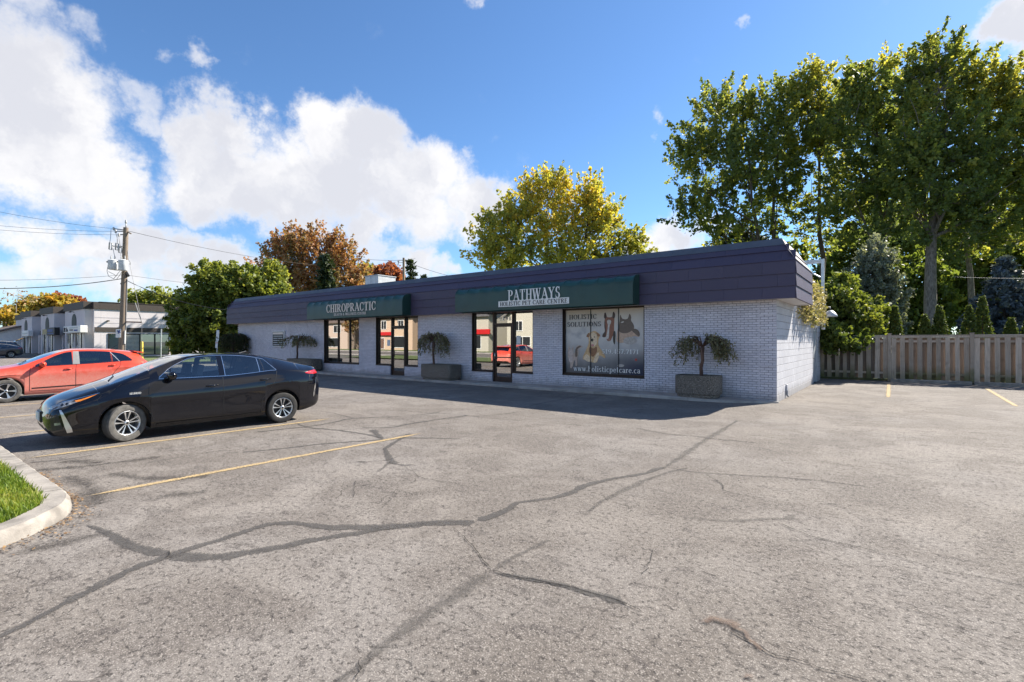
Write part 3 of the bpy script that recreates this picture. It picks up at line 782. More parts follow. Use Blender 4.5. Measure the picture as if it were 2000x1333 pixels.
def island():
    """front lawn with its concrete kerb; the kerb runs along y = 1.31 and turns the corner towards the street"""
    outer = [(-44.0, 1.33), (-20.0, 1.33), (-10.7, 1.32), (-8.6, 1.33), (-7.2, 1.34), (-6.66, 1.33), (-6.36, 1.25), (-6.15, 1.12), (-5.94, .94), (-5.76, .70),
             (-5.65, .40), (-5.6, 0.0), (-5.57, -2.0), (-5.55, -6.2)]
    inner = []
    n = len(outer); w = .22
    for i, p in enumerate(outer):
        a = Vector(outer[max(i - 1, 0)]); b = Vector(outer[min(i + 1, n - 1)])
        t = (b - a).normalized(); nn = Vector((t.y, -t.x))
        inner.append((p[0] + nn.x * w, p[1] + nn.y * w))
    hh = .125
    kb = empty('kerb', (0, 0, 0), kind='structure')
    # cast in lengths, each a piece with a narrow joint
    acc = [0.0]
    for i in range(1, n): acc.append(acc[-1] + (Vector(outer[i]) - Vector(outer[i - 1])).length)
    def at(s, line):
        for i in range(1, n):
            if s <= acc[i] + 1e-9:
                t = (s - acc[i - 1]) / (acc[i] - acc[i - 1]); a, b = Vector(line[i - 1]), Vector(line[i])
                return a + (b - a) * t
        return Vector(line[-1])
    s0 = acc[2] - 10.0
    cuts = [s0, s0 + 3.0, s0 + 6.0, s0 + 9.0, s0 + 12.0, acc[4] + .25, acc[9] + 1.05, acc[9] + 3.4, acc[-1]]
    for a, b in zip(cuts[:-1], cuts[1:]):
        ss = np.linspace(a + .006, b - .006, max(4, int((b - a) / .12)))
        mb = MB(); m = len(ss); prev = None
        for s in ss:
            o, i_ = at(s, outer), at(s, inner)
            d = i_ - o
            jz = random.uniform(-.004, .004); jr = random.uniform(-.006, .006)
            ring = [(o.x, o.y, -.03), (o.x + d.x * .08 + jr, o.y + d.y * .08 + jr, hh - .03), (o.x + d.x * .22, o.y + d.y * .22, hh + jz), (i_.x, i_.y, hh + jz), (i_.x, i_.y, -.03)]
            mb.v.extend(ring); mb.tint.extend([0] * 5)
        for k in range(m - 1):
            for j in range(4): mb.f.append((k * 5 + j, (k + 1) * 5 + j, (k + 1) * 5 + j + 1, k * 5 + j + 1))
        mb.f.append((0, 1, 2, 3, 4)); mb.f.append(tuple((m - 1) * 5 + j for j in (4, 3, 2, 1, 0)))
        mb.build('kerb_stone', 'concrete', kb, smooth='auto')
    lawn = MB()
    pts = [(p[0], p[1], .10) for p in inner] + [(-44.0, -6.2, .10)]
    lawn.add(pts, [tuple(range(len(pts)))[::-1]])
    lawn.build('front_lawn', 'lawn_ground', kind='structure')
    # grass blades
    n = 62000
    x = rng.uniform(-17, -5.9, n); y = rng.uniform(-4.6, 1.12, n)
    near = rng.random(n) < .62
    x[near] = rng.uniform(-9.4, -5.9, near.sum()); y[near] = rng.uniform(-1.6, 1.12, near.sum())
    poly = [(p[0], p[1]) for p in inner] + [(-44.0, -6.2)]
    keep = np.zeros(n, bool)
    for i in range(len(poly)):
        (xa, ya), (xb, yb) = poly[i - 1], poly[i]
        cross = (ya > y) != (yb > y)
        with np.errstate(divide='ignore', invalid='ignore'):
            keep ^= cross & (x < (xb - xa) * (y - ya) / (yb - ya) + xa)
    x, y = x[keep], y[keep]; n = len(x)
    h_ = rng.uniform(.03, .085, n); a = rng.uniform(0, 2 * np.pi, n); w = rng.uniform(.004, .008, n)
    lean = rng.uniform(.1, .8, n) * h_; la = rng.uniform(0, 2 * np.pi, n)
    v = np.zeros((n, 4, 3))
    dx, dy = np.cos(a) * w, np.sin(a) * w
    v[:, 0] = np.stack([x - dx, y - dy, np.full(n, .098)], 1); v[:, 1] = np.stack([x + dx, y + dy, np.full(n, .098)], 1)
    tx, ty = x + np.cos(la) * lean, y + np.sin(la) * lean
    v[:, 2] = np.stack([tx + dx * .3, ty + dy * .3, .1 + h_], 1); v[:, 3] = np.stack([tx - dx * .3, ty - dy * .3, .1 + h_], 1)
    t = np.clip(.42 + .3 * np.sin(x * 3.1 + y) * np.cos(y * 3.7) + rng.normal(0, .28, n), 0, 1)
    me = np_mesh('grass', v.reshape(-1, 3), np.arange(n * 4).reshape(-1, 4), 'grass_blade', np.repeat(t, 4))
    link('grass', me, None, label='short green grass blades on the front lawn inside the kerb', cat='grass', kind='stuff')
    # dry leaves swept against the kerb
    n = 900
    s = rng.uniform(acc[3], acc[-1] - 2.5, n)
    v = np.zeros((n, 4, 3)); 
    for i in range(n):
        o = at(s[i], outer); d = (Vector(outer[-1]) - o)
        q = at(min(s[i] + .05, acc[-1]), outer) - o; q.normalize(); nn = Vector((-q.y, q.x))
        r = abs(random.gauss(0, .05)) * (2.4 if abs(s[i] - acc[8]) < .6 else 1)
        c = o + nn * (.015 + r); L_ = random.uniform(.008, .022); a = random.uniform(0, 6.3)
        u = Vector((math.cos(a), math.sin(a))); w_ = Vector((-u.y, u.x)) * .6
        z = random.uniform(.008, .02)
        for k, (p, zz) in enumerate(((c - u * L_, z), (c - w_ * L_, z + .004), (c + u * L_, z + random.uniform(0, .012)), (c + w_ * L_, z))):
            v[i, k] = (p.x, p.y, zz)
    me = np_mesh('fallen_leaves', v.reshape(-1, 3), np.arange(n * 4).reshape(-1, 4), 'leaf_litter', np.repeat(rng.random(n), 4))
    link('fallen_leaves', me, None, label='dry brown leaf litter swept along the foot of the kerb', cat='leaves', kind='stuff')
island()

# ================================================================ THE SHOP BUILDING
YW = 15.15                      # front wall
XR, XL = -2.52, -34.3           # right and left ends
YB = 25.2                       # back
ZS = 2.83                       # soffit
def X_at(px): return PY(px, 666, YW).x
def Z_at(px, py, Y=YW): return PY(px, py, Y).z
BLD = empty('shop_building', ((XL + XR) / 2, (YW + YB) / 2, 0),
            label='long low shop building of lilac painted brick with purple metal mansard roof', cat='building')
WZ0 = .085                      # level of the walk in front
# openings in the front wall: x0, x1, z0, z1
mural = (X_at(1099), X_at(1258.5), Z_at(1180, 734.3), Z_at(1180, 600.5))
rw = dict(x0=X_at(922), x1=X_at(1041), d0=X_at(961.5), d1=X_at(1000.5), z1=Z_at(980, 607.5), zs=Z_at(960, 725.5), zt=Z_at(980, 632.5))
lw = dict(x0=X_at(734.5), x1=X_at(816.5), d0=X_at(762.5), d1=X_at(790), z1=Z_at(776, 618), zs=Z_at(776, 714), zt=Z_at(776, 637.5))
bw = (X_at(633), X_at(701), Z_at(667, 709.5), Z_at(667, 623.5))
holes = [mural, bw,
         (rw['x0'], rw['d0'], rw['zs'], rw['z1']), (rw['d0'], rw['d1'], -1, rw['z1']), (rw['d1'], rw['x1'], rw['zs'], rw['z1']),
         (lw['x0'], lw['d0'], lw['zs'], lw['z1']), (lw['d0'], lw['d1'], -1, lw['z1']), (lw['d1'], lw['x1'], lw['zs'], lw['z1'])]
DEP = .20                       # depth of the reveals
def front_wall():
    # solid masonry with the openings left out, in vertical strips
    xs = sorted({XL, XR - .014} | {h[0] for h in holes} | {h[1] for h in holes})
    mb = MB()
    for a, b in zip(xs[:-1], xs[1:]):
        mid = (a + b) / 2
        sp = sorted([(h[2], h[3]) for h in holes if h[0] <= mid <= h[1]])
        z = 0.0
        for (z0, z1) in sp:
            if z0 > z: mb.box(a, b, YW + .012, YW + .012 + .25, z, z0)
            z = z1
        mb.box(a, b, YW + .012, YW + .262, z, ZS + .3)
    wall = mb.build('front_wall', 'brick_joint', BLD)
    # the brick face
    bl, bh, j = .205, .0665, .009
    rows = int((ZS - .02) / bh)
    base = MB()
    base.add([(0, 0, 0), (bl - j, 0, 0), (bl - j, 0, bh - j), (0, 0, bh - j), (.003, -.014, .004), (bl - j - .003, -.014, .004), (bl - j - .003, -.016, bh - j - .004), (.003, -.016, bh - j - .004)],
             [(4, 5, 6, 7), (0, 1, 5, 4), (1, 2, 6, 5), (2, 3, 7, 6), (3, 0, 4, 7)])
    shared = base.mesh('brick', 'brick_paint')
    rest = MB(); singles = []
    QX = X_at(1483)             # the corner panel starts here
    allb = []
    for r in range(rows):
        z = .02 + r * bh
        x = XR - (bl * .5 if r % 2 else 0)
        first = True
        while True:
            x1 = x if not first else XR
            ln = bl if not first else (bl * .5 if r % 2 else bl)
            x0 = x1 - ln
            first = False
            x = x0
            if x0 < XL: break
            segs = [(x0, x1)]
            zc = z + bh * .5
            for h in holes:
                if h[2] - .01 < zc < h[3] + .01:
                    ns = []
                    for (a, b) in segs:
                        if b <= h[0] or a >= h[1]: ns.append((a, b)); continue
                        if a < h[0] - .03: ns.append((a, h[0]))
                        if b > h[1] + .03: ns.append((h[1], b))
                    segs = ns
            for (a, b) in segs: allb.append((a, b, z))
    allb.sort(key=lambda t: -t[1])
    for (a, b, z) in allb:
        full = abs(b - a - bl) < 1e-6
        dep = random.choice((0, 0, .003, .006, .010))
        if full and len(singles) < 300 and b > QX - 2.6 and random.random() < .8:
            o = link('brick', shared, wall, (a - origin_of(wall).x, YW + .012 - dep - origin_of(wall).y, z - origin_of(wall).z))
            singles.append(o)
        else:
            y0 = YW + .012; y1 = YW - .003 - dep; e = .003; zz = z + bh - j; bb = b - j
            rest.add([(a, y0, z), (bb, y0, z), (bb, y0, zz), (a, y0, zz), (a + e, y1, z + e), (bb - e, y1, z + e), (bb - e, y1 - .002, zz - e), (a + e, y1 - .002, zz - e)],
                     [(4, 5, 6, 7), (0, 1, 5, 4), (1, 2, 6, 5), (2, 3, 7, 6), (3, 0, 4, 7)], random.random())
    rest.build('brickwork', 'brick_paint', wall, kind='stuff')
    # thin raised joints of the corner panel
    trim = MB()
    for k in range(1, 6):
        z = .05 + k * .47
        trim.box(QX + .02, XR - .01, YW - .022, YW - .003, z, z + .022)
    trim.box(QX - .012, QX + .012, YW - .02, YW, .05, ZS)
    trim.build('corner_trim', 'brick_paint', wall)
front_wall()

DOOR_Y = (22.75, 23.95)         # grey service door in the side wall
def side_wall():
    mb = MB()
    mb.box(XR - .25, XR - .012, YW + .27, DOOR_Y[0], 0, ZS + .3); mb.box(XR - .25, XR - .012, DOOR_Y[1], YB, 0, ZS + .3)
    mb.box(XR - .25, XR - .012, DOOR_Y[0], DOOR_Y[1], 2.12, ZS + .3)
    wall = mb.build('side_wall', 'block_joint', BLD)
    bl, bh, j = .405, .203, .010
    m = MB()
    m.add([(0, 0, 0), (0, bl - j, 0), (0, bl - j, bh - j), (0, 0, bh - j), (.012, .004, .004), (.012, bl - j - .004, .004), (.012, bl - j - .004, bh - j - .004), (.012, .004, bh - j - .004)],
          [(4, 5, 6, 7), (0, 1, 5, 4), (1, 2, 6, 5), (2, 3, 7, 6), (3, 0, 4, 7)])
    sh = m.mesh('block', 'block_paint'); og = origin_of(wall)
    rest = MB(); cnt = 0
    blocks = []
    for r in range(15):
        z = r * bh
        y = YW - .003 - (bl / 2 if r % 2 else 0)
        while y < YB:
            a, b = max(y, YW - .003), min(y + bl, YB)
            y += bl
            if b - a < .05: continue
            if z < 2.1 and a < DOOR_Y[1] and b > DOOR_Y[0]:
                if a < DOOR_Y[0] - .05: b = DOOR_Y[0] - .0
                elif b > DOOR_Y[1] + .05: a = DOOR_Y[1] + .0
                else: continue
            blocks.append((a, b, z))
    blocks.sort()
    for (a, b, z) in blocks:
        if cnt < 295 and abs(b - a - bl) < 1e-6:
            link('block', sh, wall, (XR - .012 - og.x, a - og.y, z - og.z)); cnt += 1
        else:
            x0, x1, e, bb, zz = XR - .012, XR, .004, b - j, z + bh - j
            rest.add([(x0, a, z), (x0, bb, z), (x0, bb, zz), (x0, a, zz), (x1, a + e, z + e), (x1, bb - e, z + e), (x1, bb - e, zz - e), (x1, a + e, zz - e)],
                     [(4, 5, 6, 7), (0, 1, 5, 4), (1, 2, 6, 5), (2, 3, 7, 6), (3, 0, 4, 7)], random.random())
    rest.build('blockwork', 'block_paint', wall, kind='stuff')
    o = MB(); o.box(XL, XL + .25, YW + .27, YB, 0, ZS + .3); o.box(XL + .26, XR - .26, YB - .25, YB, 0, ZS + .3)
    o.build('rear_walls', 'block_paint', BLD)
    # service door
    d = empty('service_door', (0, 0, 0)); d.parent = BLD; d.location = (0, 0, 0)
    mb = MB(); mb.bbox(XR - .06, XR - .02, DOOR_Y[0] + .05, DOOR_Y[1] - .05, .03, 2.07, .004); mb.build('leaf', 'grey_metal', d)
    mb = MB(); mb.box(XR - .08, XR + .015, DOOR_Y[0], DOOR_Y[0] + .05, 0, 2.12); mb.box(XR - .08, XR + .015, DOOR_Y[1] - .05, DOOR_Y[1], 0, 2.12); mb.box(XR - .08, XR + .014, DOOR_Y[0] + .05, DOOR_Y[1] - .05, 2.07, 2.12)
    mb.build('frame', 'grey_metal', d)
    mb = MB(); mb.lathe([(.0, .05), (.028, .05), (.03, .035), (.012, .02), (.012, 0)], (XR - .02, DOOR_Y[0] + .14, 1.0), 'x', 12); mb.build('knob', 'dark_metal_frame', d, smooth=True)
    # vent and downspout elbow low on the wall
    mb = MB(); mb.bbox(XR, XR + .05, 16.5, 16.62, .22, .40, .008); mb.tube([(XR + .03, 16.56, .24), (XR + .03, 16.56, .1), (XR + .08, 16.56, .05)], .03, 8)
    mb.build('drain_outlet', 'block_paint', BLD)
side_wall()

def mansard():
    root = empty('mansard_roof', (0, 0, 0)); root.parent = BLD
    og = origin_of(root)
    yf, xr, xl = 14.79, -2.03, -35.05
    ye = 18.07                                    # the side return ends here
    z0, z1, z2 = 2.80, 3.785, 4.275
    s2 = .29                                      # inset at z2
    ztop, stop = 4.455, .393
    core = MB()
    # solid core just behind the shingles: front, right return, left return
    def frustum(xa, xb, ya, yb):
        return [(xa + .03, ya + .03), (xb - .03, ya + .03), (xb - .03, yb), (xa + .03, yb)]
    o = frustum(xl, xr, yf, ye); i = [(xl + stop, yf + stop), (xr - stop, yf + stop), (xr - stop, ye), (xl + stop, ye)]
    v = [(p[0], p[1], z0 + .01) for p in o] + [(p[0], p[1], z1) for p in o] + [(p[0], p[1], ztop - .02) for p in i]
    core.add(v, [(0, 1, 5, 4), (1, 2, 6, 5), (2, 3, 7, 6), (3, 0, 4, 7), (4, 5, 9, 8), (5, 6, 10, 9), (6, 7, 11, 10), (7, 4, 8, 11)])
    core.build('roof_core', 'mansard_metal', root)
    # soffit boards
    so = MB()
    so.box(xl + .04, xr - .04, yf + .04, YW - .02, z0 + .012, z0 + .03)
    so.box(XR + .004, xr - .04, YW - .019, ye - .01, z0 + .013, z0 + .031)
    so.build('soffit', 'soffit_white', BLD)
    # shingle panels
    ch = (z1 - z0) / 3
    w = .98
    def panel(name, L_, hgt, kind):
        """wedge panel L_ long, hgt high, in the local x,z plane, proud towards -y"""
        m = MB(); g = .0018
        m.add([(g, 0, 0), (L_ - g, 0, 0), (L_ - g, 0, hgt), (g, 0, hgt), (g, -.034, 0), (L_ - g, -.034, 0), (L_ - g, -.006, hgt + .012), (g, -.006, hgt + .012)],
              [(4, 5, 6, 7), (0, 1, 5, 4), (1, 2, 6, 5), (3, 0, 4, 7)])
        return m.mesh('shingle', 'mansard_metal')
    cache = {}
    def put(length, hgt, loc, rz=0.0, tilt=0.0):
        key = (round(length, 3), round(hgt, 3))
        if key not in cache: cache[key] = panel('shingle', length, hgt, 0)
        o = link('shingle', cache[key], root, Vector(loc) - og)
        o.rotation_euler = (tilt, 0, rz)
        return o
    sl = math.atan2(stop, ztop - z1)              # lean of the upper slope from upright
    runs = [(z0 + k * ch, ch, 0, 0.0) for k in range(3)]
    t1, t2 = .30, .215
    hs = math.hypot(stop, ztop - z1)
    f1 = .44
    runs += [(z1, hs * f1, 0.0, sl), (z1 + (ztop - z1) * f1, hs * (.735 - f1), stop * f1, sl)]
    for k, (z, hgt, ins, tilt) in enumerate(runs):
        x = xr - ins
        end = xl + ins
        first = w * (.42 if k % 2 else .8) * (1 if k < 3 else .8)
        while x > end + .01:
            L_ = min(first if first else w, x - end); first = None
            put(L_, hgt, (x - L_, yf + ins + (.0 if tilt else 0), z), 0, -tilt)
            x -= L_
        # right return (faces +x), runs along y
        y = yf + ins
        first = w * (.55 if k % 2 else .95)
        while y < ye - .01:
            L_ = min(first if first else .78, ye - y); first = None
            put(L_, hgt, (xr - ins, y, z), R(90), -tilt)
            y += L_
        y = ye
        while y > yf + ins + .01:
            L_ = min(w, y - yf - ins)
            put(L_, hgt, (xl + ins, y, z), R(-90), -tilt)
            y -= L_
    # metal cap over the top course
    f2 = .735
    zc, ic = z1 + (ztop - z1) * f2, stop * f2
    xa = xr - ic
    k = 0
    while xa > xl + ic + .01:
        b = xa; a = max(xl + ic, xa - 3.05); xa = a
        mb = MB()
        lo = -.022
        def q(x, t):      # across the slope
            return (x, yf + ic + (stop - ic) * t, zc + (ztop - zc) * t)
        ra = 0 if b < xr - ic - .01 else (stop - ic)
        la = 0 if a > xl + ic + .01 else (stop - ic)
        mb.add([(a + .003, yf + ic - .03, zc - .01), (b - .003, yf + ic - .03, zc - .01), (b - .003 - ra, yf + stop - .012, ztop + .012), (a + .003 + la, yf + stop - .012, ztop + .012),
                (b - .003 - ra, yf + stop + .25, ztop + .012), (a + .003 + la, yf + stop + .25, ztop + .012), (b - .003 - ra, yf + stop + .25, ztop - .08), (a + .003 + la, yf + stop + .25, ztop - .08),
                (a + .003, yf + ic, zc - .02), (b - .003, yf + ic, zc - .02)],
               [(0, 1, 2, 3), (3, 2, 4, 5), (5, 4, 6, 7), (8, 9, 1, 0)])
        mb.build('cap_flashing', 'roof_cap', root)
    for (sx, x0) in ((1, xr), (-1, xl)):
        mb = MB()
        a0 = yf + ic; a1 = yf + stop
        mb.add([(x0 - sx * ic + sx * .03, a0, zc - .01), (x0 - sx * ic + sx * .03, ye, zc - .01), (x0 - sx * stop + sx * .012, ye, ztop + .012), (x0 - sx * stop + sx * .012, a1, ztop + .012),
                (x0 - sx * stop - sx * .25, ye, ztop + .012), (x0 - sx * stop - sx * .25, a1 + .2, ztop + .012)],
               [(0, 1, 2, 3), (3, 2, 4, 5)] if sx > 0 else [(3, 2, 1, 0), (5, 4, 2, 3)])
        mb.build('cap_flashing', 'side_flashing' if sx > 0 else 'roof_cap', root)
    # hip strip at the corner
    mb = MB()
    mb.tube([(xr, yf, z1), (xr - stop, yf + stop, ztop + .012)], .018, 6); mb.build('hip_strip', 'roof_cap', root)
    # end board of the return
    mb = MB(); mb.prism([(XR - .02, z0), (xr - .002, z0), (xr - .002, z1), (xr - stop, ztop), (XR - .6, ztop), (XR - .6, z0 + .3), (XR - .02, z0 + .3)], 'y', ye, ye + .03); mb.build('return_end', 'soffit_white', root)
    # flat roof deck and the low parapet behind
    mb = MB(); mb.box(XL + .02, XR - .02, YW + .4, YB + .1, 3.14, 3.30); mb.build('roof_deck', 'roof_membrane', BLD)
    mb = MB(); mb.bbox(XR - .22, XR + .05, ye + .04, YB + .12, 3.13, 3.62, .01); mb.bbox(XL - .05, XR + .04, YB - .1, YB + .14, 3.31, 3.60, .01); mb.build('rear_parapet', 'side_flashing', BLD)
mansard()

def pane(parent, x0, x1, z0, z1, y, mat='shop_glass', name='pane'):
    mb = MB(); mb.box(x0, x1, y, y + .008, z0, z1); return mb.build(name, mat, parent)
def frame_rect(parent, x0, x1, z0, z1, y0, y1, t, mat='dark_metal_frame', name='frame', bottom=True):
    mb = MB()
    mb.box(x0, x0 + t, y0, y1, z0, z1); mb.box(x1 - t, x1, y0, y1, z0, z1)
    mb.box(x0 + t, x1 - t, y0 + .001, y1, z1 - t, z1)
    if bottom: mb.box(x0 + t, x1 - t, y0 + .001, y1, z0, z0 + t)
    return mb.build(name, mat, parent)
def part_empty(name, label=None):
    e = empty(name); e.parent = BLD
    if label: e['label'] = label
    return e
GY = YW + .13                    # glass line
def mullion(parent, x, z0, z1, t=.05):
    mb = MB(); mb.box(x - t / 2, x + t / 2, YW + .075, YW + .16, z0, z1); mb.build('mullion', 'dark_metal_frame', parent)
def sill(parent, x0, x1, z, mat='dark_metal_frame'):
    mb = MB(); mb.bbox(x0 - .01, x1 + .01, YW - .028, YW + .125, z - .035, z + .004, .005); mb.build('sill', mat, parent)
def reveal(parent, x0, x1, z0, z1):
    mb = MB()
    mb.box(x0, x0 + .012, YW - .01, YW + .07, z0, z1); mb.box(x1 - .012, x1, YW - .01, YW + .07, z0, z1); mb.box(x0 + .012, x1 - .012, YW - .009, YW + .07, z1 - .012, z1)
    mb.build('reveal_lining', 'dark_metal_frame', parent)

def windows():
    # three-light display window with blinds
    w = part_empty('display_window', 'three-light shop window with drawn pale blinds')
    x0, x1, z0, z1 = bw
    reveal(w, x0, x1, z0, z1)
    frame_rect(w, x0, x1, z0, z1, YW + .07, YW + .17, .05); sill(w, x0, x1, z0)
    m1, m2 = X_at(657.5), X_at(680)
    for m in (m1, m2): mullion(w, m, z0 + .05, z1 - .05)
    for a, b in ((x0 + .05, m1 - .025), (m1 + .025, m2 - .025), (m2 + .025, x1 - .05)):
        pane(w, a, b, z0 + .05, z1 - .05, GY)
    for a, b, zt in ((x0 + .1, m1 - .06, z0 + .16), (m1 + .16, m2 - .05, z0 + .08), (m2 + .14, x1 - .06, z0 + .06)):
        n = int((b - a) / .09)
        for k in range(n):
            mb = MB(); xx = a + k * .09; mb.add([(xx, YW + .26 + (k % 2) * .012, zt), (xx + .086, YW + .275 + (k % 2) * .012, zt), (xx + .086, YW + .275 + (k % 2) * .012, z1), (xx, YW + .26 + (k % 2) * .012, z1)], [(0, 1, 2, 3)])
            mb.build('blind_slat', 'blind_white', w)
    # the big picture window
    w = part_empty('picture_window', 'wide shop window covered with a printed animal picture')
    x0, x1, z0, z1 = mural
    reveal(w, x0, x1, z0, z1)
    frame_rect(w, x0, x1, z0, z1, YW + .07, YW + .17, .055); sill(w, x0, x1, z0)
    m1, m2 = X_at(1150.3), X_at(1205)
    for m in (m1, m2):
        mb = MB(); mb.box(m - .014, m + .014, YW + .112, YW + .16, z0 + .055, z1 - .055); mb.build('mullion', 'black_frame', w)
    def mural_mat():
        t = NT('print_backdrop')
        z = t.n('ShaderNodeSeparateXYZ', {0: t.pos()})
        zz = t.rng(z.outputs[2], z0, z1, 0, 1, False); xx = t.rng(z.outputs[0], x0, x1, 0, 1, False)
        n = t.noise(2.3, 3, 0.5)
        c = t.mix(t.rng(t.math('ADD', zz, t.math('MULTIPLY', t.math('SUBTRACT', n, .5), .25)), .02, .62), (0.10, 0.105, 0.115), (0.62, 0.59, 0.56))
        c = t.mix(t.rng(zz, .55, 1.0, 0, .7), c, (0.64, 0.56, 0.47))
        c = t.mix(t.math('MULTIPLY', t.rng(xx, .5, .95), t.rng(zz, .45, .05)), c, (0.012, 0.022, 0.06))
        c = t.mix(t.math('MULTIPLY', t.rng(n, .5, .7), t.rng(t.math('ABSOLUTE', t.math('SUBTRACT', zz, .55)), .3, .0, 0, .5)), c, (0.10, 0.12, 0.19))
        t.done(t.bsdf(c, 0.3, 0, 0.5))
    mural_mat()
    U = lambda u, v, k=0: ((x0 + .055) + (x1 - x0 - .11) * u, GY - .0025 - .0012 * k, (z0 + .055) + (z1 - z0 - .11) * v)
    for a, b in ((x0 + .055, m1 - .014), (m1 + .014, m2 - .014), (m2 + .014, x1 - .055)):
        mb = MB(); mb.box(a, b, GY, GY + .008, z0 + .055, z1 - .055); mb.build('printed_pane', 'print_backdrop', w)
    # printed animals: positions read off the picture as fractions (u right, v up) of the print
    def q(x, y): return ((x - 185) / (1400 - 185), 1 - (y - (185 - 35 * (x - 185) / 1215)) / ((1165 + 50 * (x - 185) / 1215) - (185 - 35 * (x - 185) / 1215)))
    def ink(name, col, rough=.32, var=.18, sc=14):
        if name not in MATS: plain(name, col, rough, var=var, vscale=sc)
        return name
    ink('print_bay', (0.26, 0.09, 0.05)); ink('print_bay_dark', (0.05, 0.022, 0.018)); ink('print_white', (0.62, 0.57, 0.52)); ink('print_brown', (0.13, 0.09, 0.07))
    ink('print_muzzle', (0.30, 0.16, 0.12)); ink('print_gold', (0.60, 0.38, 0.19)); ink('print_gold_light', (0.75, 0.57, 0.38)); ink('print_gold_dark', (0.25, 0.11, 0.05))
    ink('print_cat', (0.48, 0.37, 0.31)); ink('print_cat_light', (0.58, 0.48, 0.43)); ink('print_cat_dark', (0.13, 0.09, 0.07)); ink('print_black', (0.02, 0.018, 0.017)); ink('print_mist', (0.42, 0.38, 0.35)); ink('print_pink', (0.5, 0.2, 0.2)); ink('print_tan', (0.52, 0.35, 0.25)); ink('print_badge', (0.45, 0.06, 0.05))
    lay = [0]
    def shape(pts, mat, nm):
        lay[0] += 1
        mb = MB()
        P = [q(*p) for p in pts]
        # smooth closed outline
        out = []
        n = len(P)
        for i in range(n):
            p0, p1, p2, p3 = [Vector(P[(i + k) % n]) for k in (-1, 0, 1, 2)]
            for k in range(3):
                t = k / 3
                out.append(0.5 * ((2 * p1) + (p2 - p0) * t + (2 * p0 - 5 * p1 + 4 * p2 - p3) * t * t + (3 * p1 - p0 - 3 * p2 + p3) * t ** 3))
        mb.add([U(p.x, p.y, lay[0] * .35) for p in out], [tuple(range(len(out)))])
        mb.build(nm, mat, w)
    def ell(cx, cy, rx, ry, mat, nm, n=10):
        shape([(cx + rx * math.cos(2 * math.pi * k / n), cy + ry * math.sin(2 * math.pi * k / n)) for k in range(n)], mat, nm)
    PR = 'printed_picture'
    # dark horse behind
    shape([(1055, 258), (1085, 320), (1160, 325), (1190, 245), (1215, 300), (1212, 350), (1250, 420), (1262, 480), (1310, 500), (1338, 560), (1325, 610), (1240, 600), (1130, 690), (1010, 690), (1000, 560), (1030, 440), (1045, 350)], 'print_tan', PR)
    shape([(1055, 258), (1085, 320), (1160, 325), (1190, 245), (1215, 300), (1212, 350), (1250, 420), (1250, 480), (1180, 540), (1090, 550), (1020, 500), (1035, 430), (1048, 340)], 'print_brown', PR)
    shape([(1250, 480), (1310, 500), (1338, 560), (1325, 605), (1270, 560), (1215, 500)], 'print_brown', PR)
    shape([(1062, 385), (1080, 368), (1110, 366), (1090, 385)], 'print_white', PR)
    ell(1200, 670, 100, 60, 'print_mist', PR)
    # bay horse with a white blaze
    shape([(815, 235), (835, 225), (850, 290), (930, 290), (950, 215), (972, 250), (968, 310), (962, 440), (960, 540), (930, 620), (905, 670), (860, 670), (835, 610), (785, 600), (790, 560), (820, 520), (812, 430), (818, 330)], 'print_bay', PR)
    shape([(812, 238), (832, 222), (850, 285), (828, 320), (808, 300)], 'print_bay_dark', PR); shape([(935, 280), (950, 210), (978, 245), (970, 310), (945, 310)], 'print_bay_dark', PR)
    shape([(820, 330), (812, 430), (822, 520), (790, 560), (783, 605), (825, 610), (838, 540), (832, 430)], 'print_bay_dark', PR); shape([(955, 520), (985, 540), (975, 720), (950, 690), (945, 600)], 'print_black', PR)
    shape([(885, 335), (915, 350), (915, 385), (895, 430), (888, 520), (885, 600), (868, 640), (838, 620), (850, 560), (862, 480), (868, 420), (856, 375), (862, 345)], 'print_white', PR)
    ell(880, 655, 26, 22, 'print_muzzle', PR)
    # golden dog lying with its paws forward
    shape([(600, 530), (660, 510), (715, 540), (750, 580), (725, 640), (720, 720), (745, 780), (800, 860), (830, 920), (810, 940), (740, 900), (700, 1000), (650, 1015), (600, 1000), (545, 975), (480, 965), (470, 930), (500, 860), (540, 770), (565, 700), (560, 620), (540, 590), (555, 550)], 'print_gold', PR)
    shape([(590, 760), (640, 790), (690, 760), (700, 830), (660, 900), (630, 920), (590, 880), (570, 810)], 'print_gold_dark', PR)
    shape([(480, 940), (530, 880), (590, 930), (620, 985), (560, 1000), (500, 965)], 'print_gold_light', PR); shape([(640, 1005), (680, 900), (720, 850), (730, 920), (690, 1000)], 'print_gold_light', PR)
    shape([(590, 560), (640, 535), (690, 570), (700, 650), (690, 720), (640, 760), (600, 720), (578, 640)], 'print_gold_light', PR)
    shape([(560, 545), (585, 560), (580, 600), (555, 610), (528, 595)], 'print_gold_dark', PR); shape([(690, 535), (745, 575), (730, 600), (705, 590)], 'print_gold_dark', PR)
    ell(622, 655, 22, 24, 'print_black', PR, 8); ell(605, 610, 9, 8, 'print_black', PR, 6); ell(662, 608, 9, 8, 'print_black', PR, 6); ell(630, 738, 24, 18, 'print_pink', PR, 8)
    # tabby cat
    shape([(240, 745), (262, 790), (290, 790), (308, 745), (320, 800), (322, 870), (345, 840), (360, 770), (410, 735), (470, 760), (440, 780), (400, 800), (405, 850), (385, 920), (378, 1050), (350, 1060), (345, 980), (320, 1000), (295, 1090), (262, 1095), (262, 1010), (225, 930), (215, 860), (232, 800)], 'print_cat', PR)
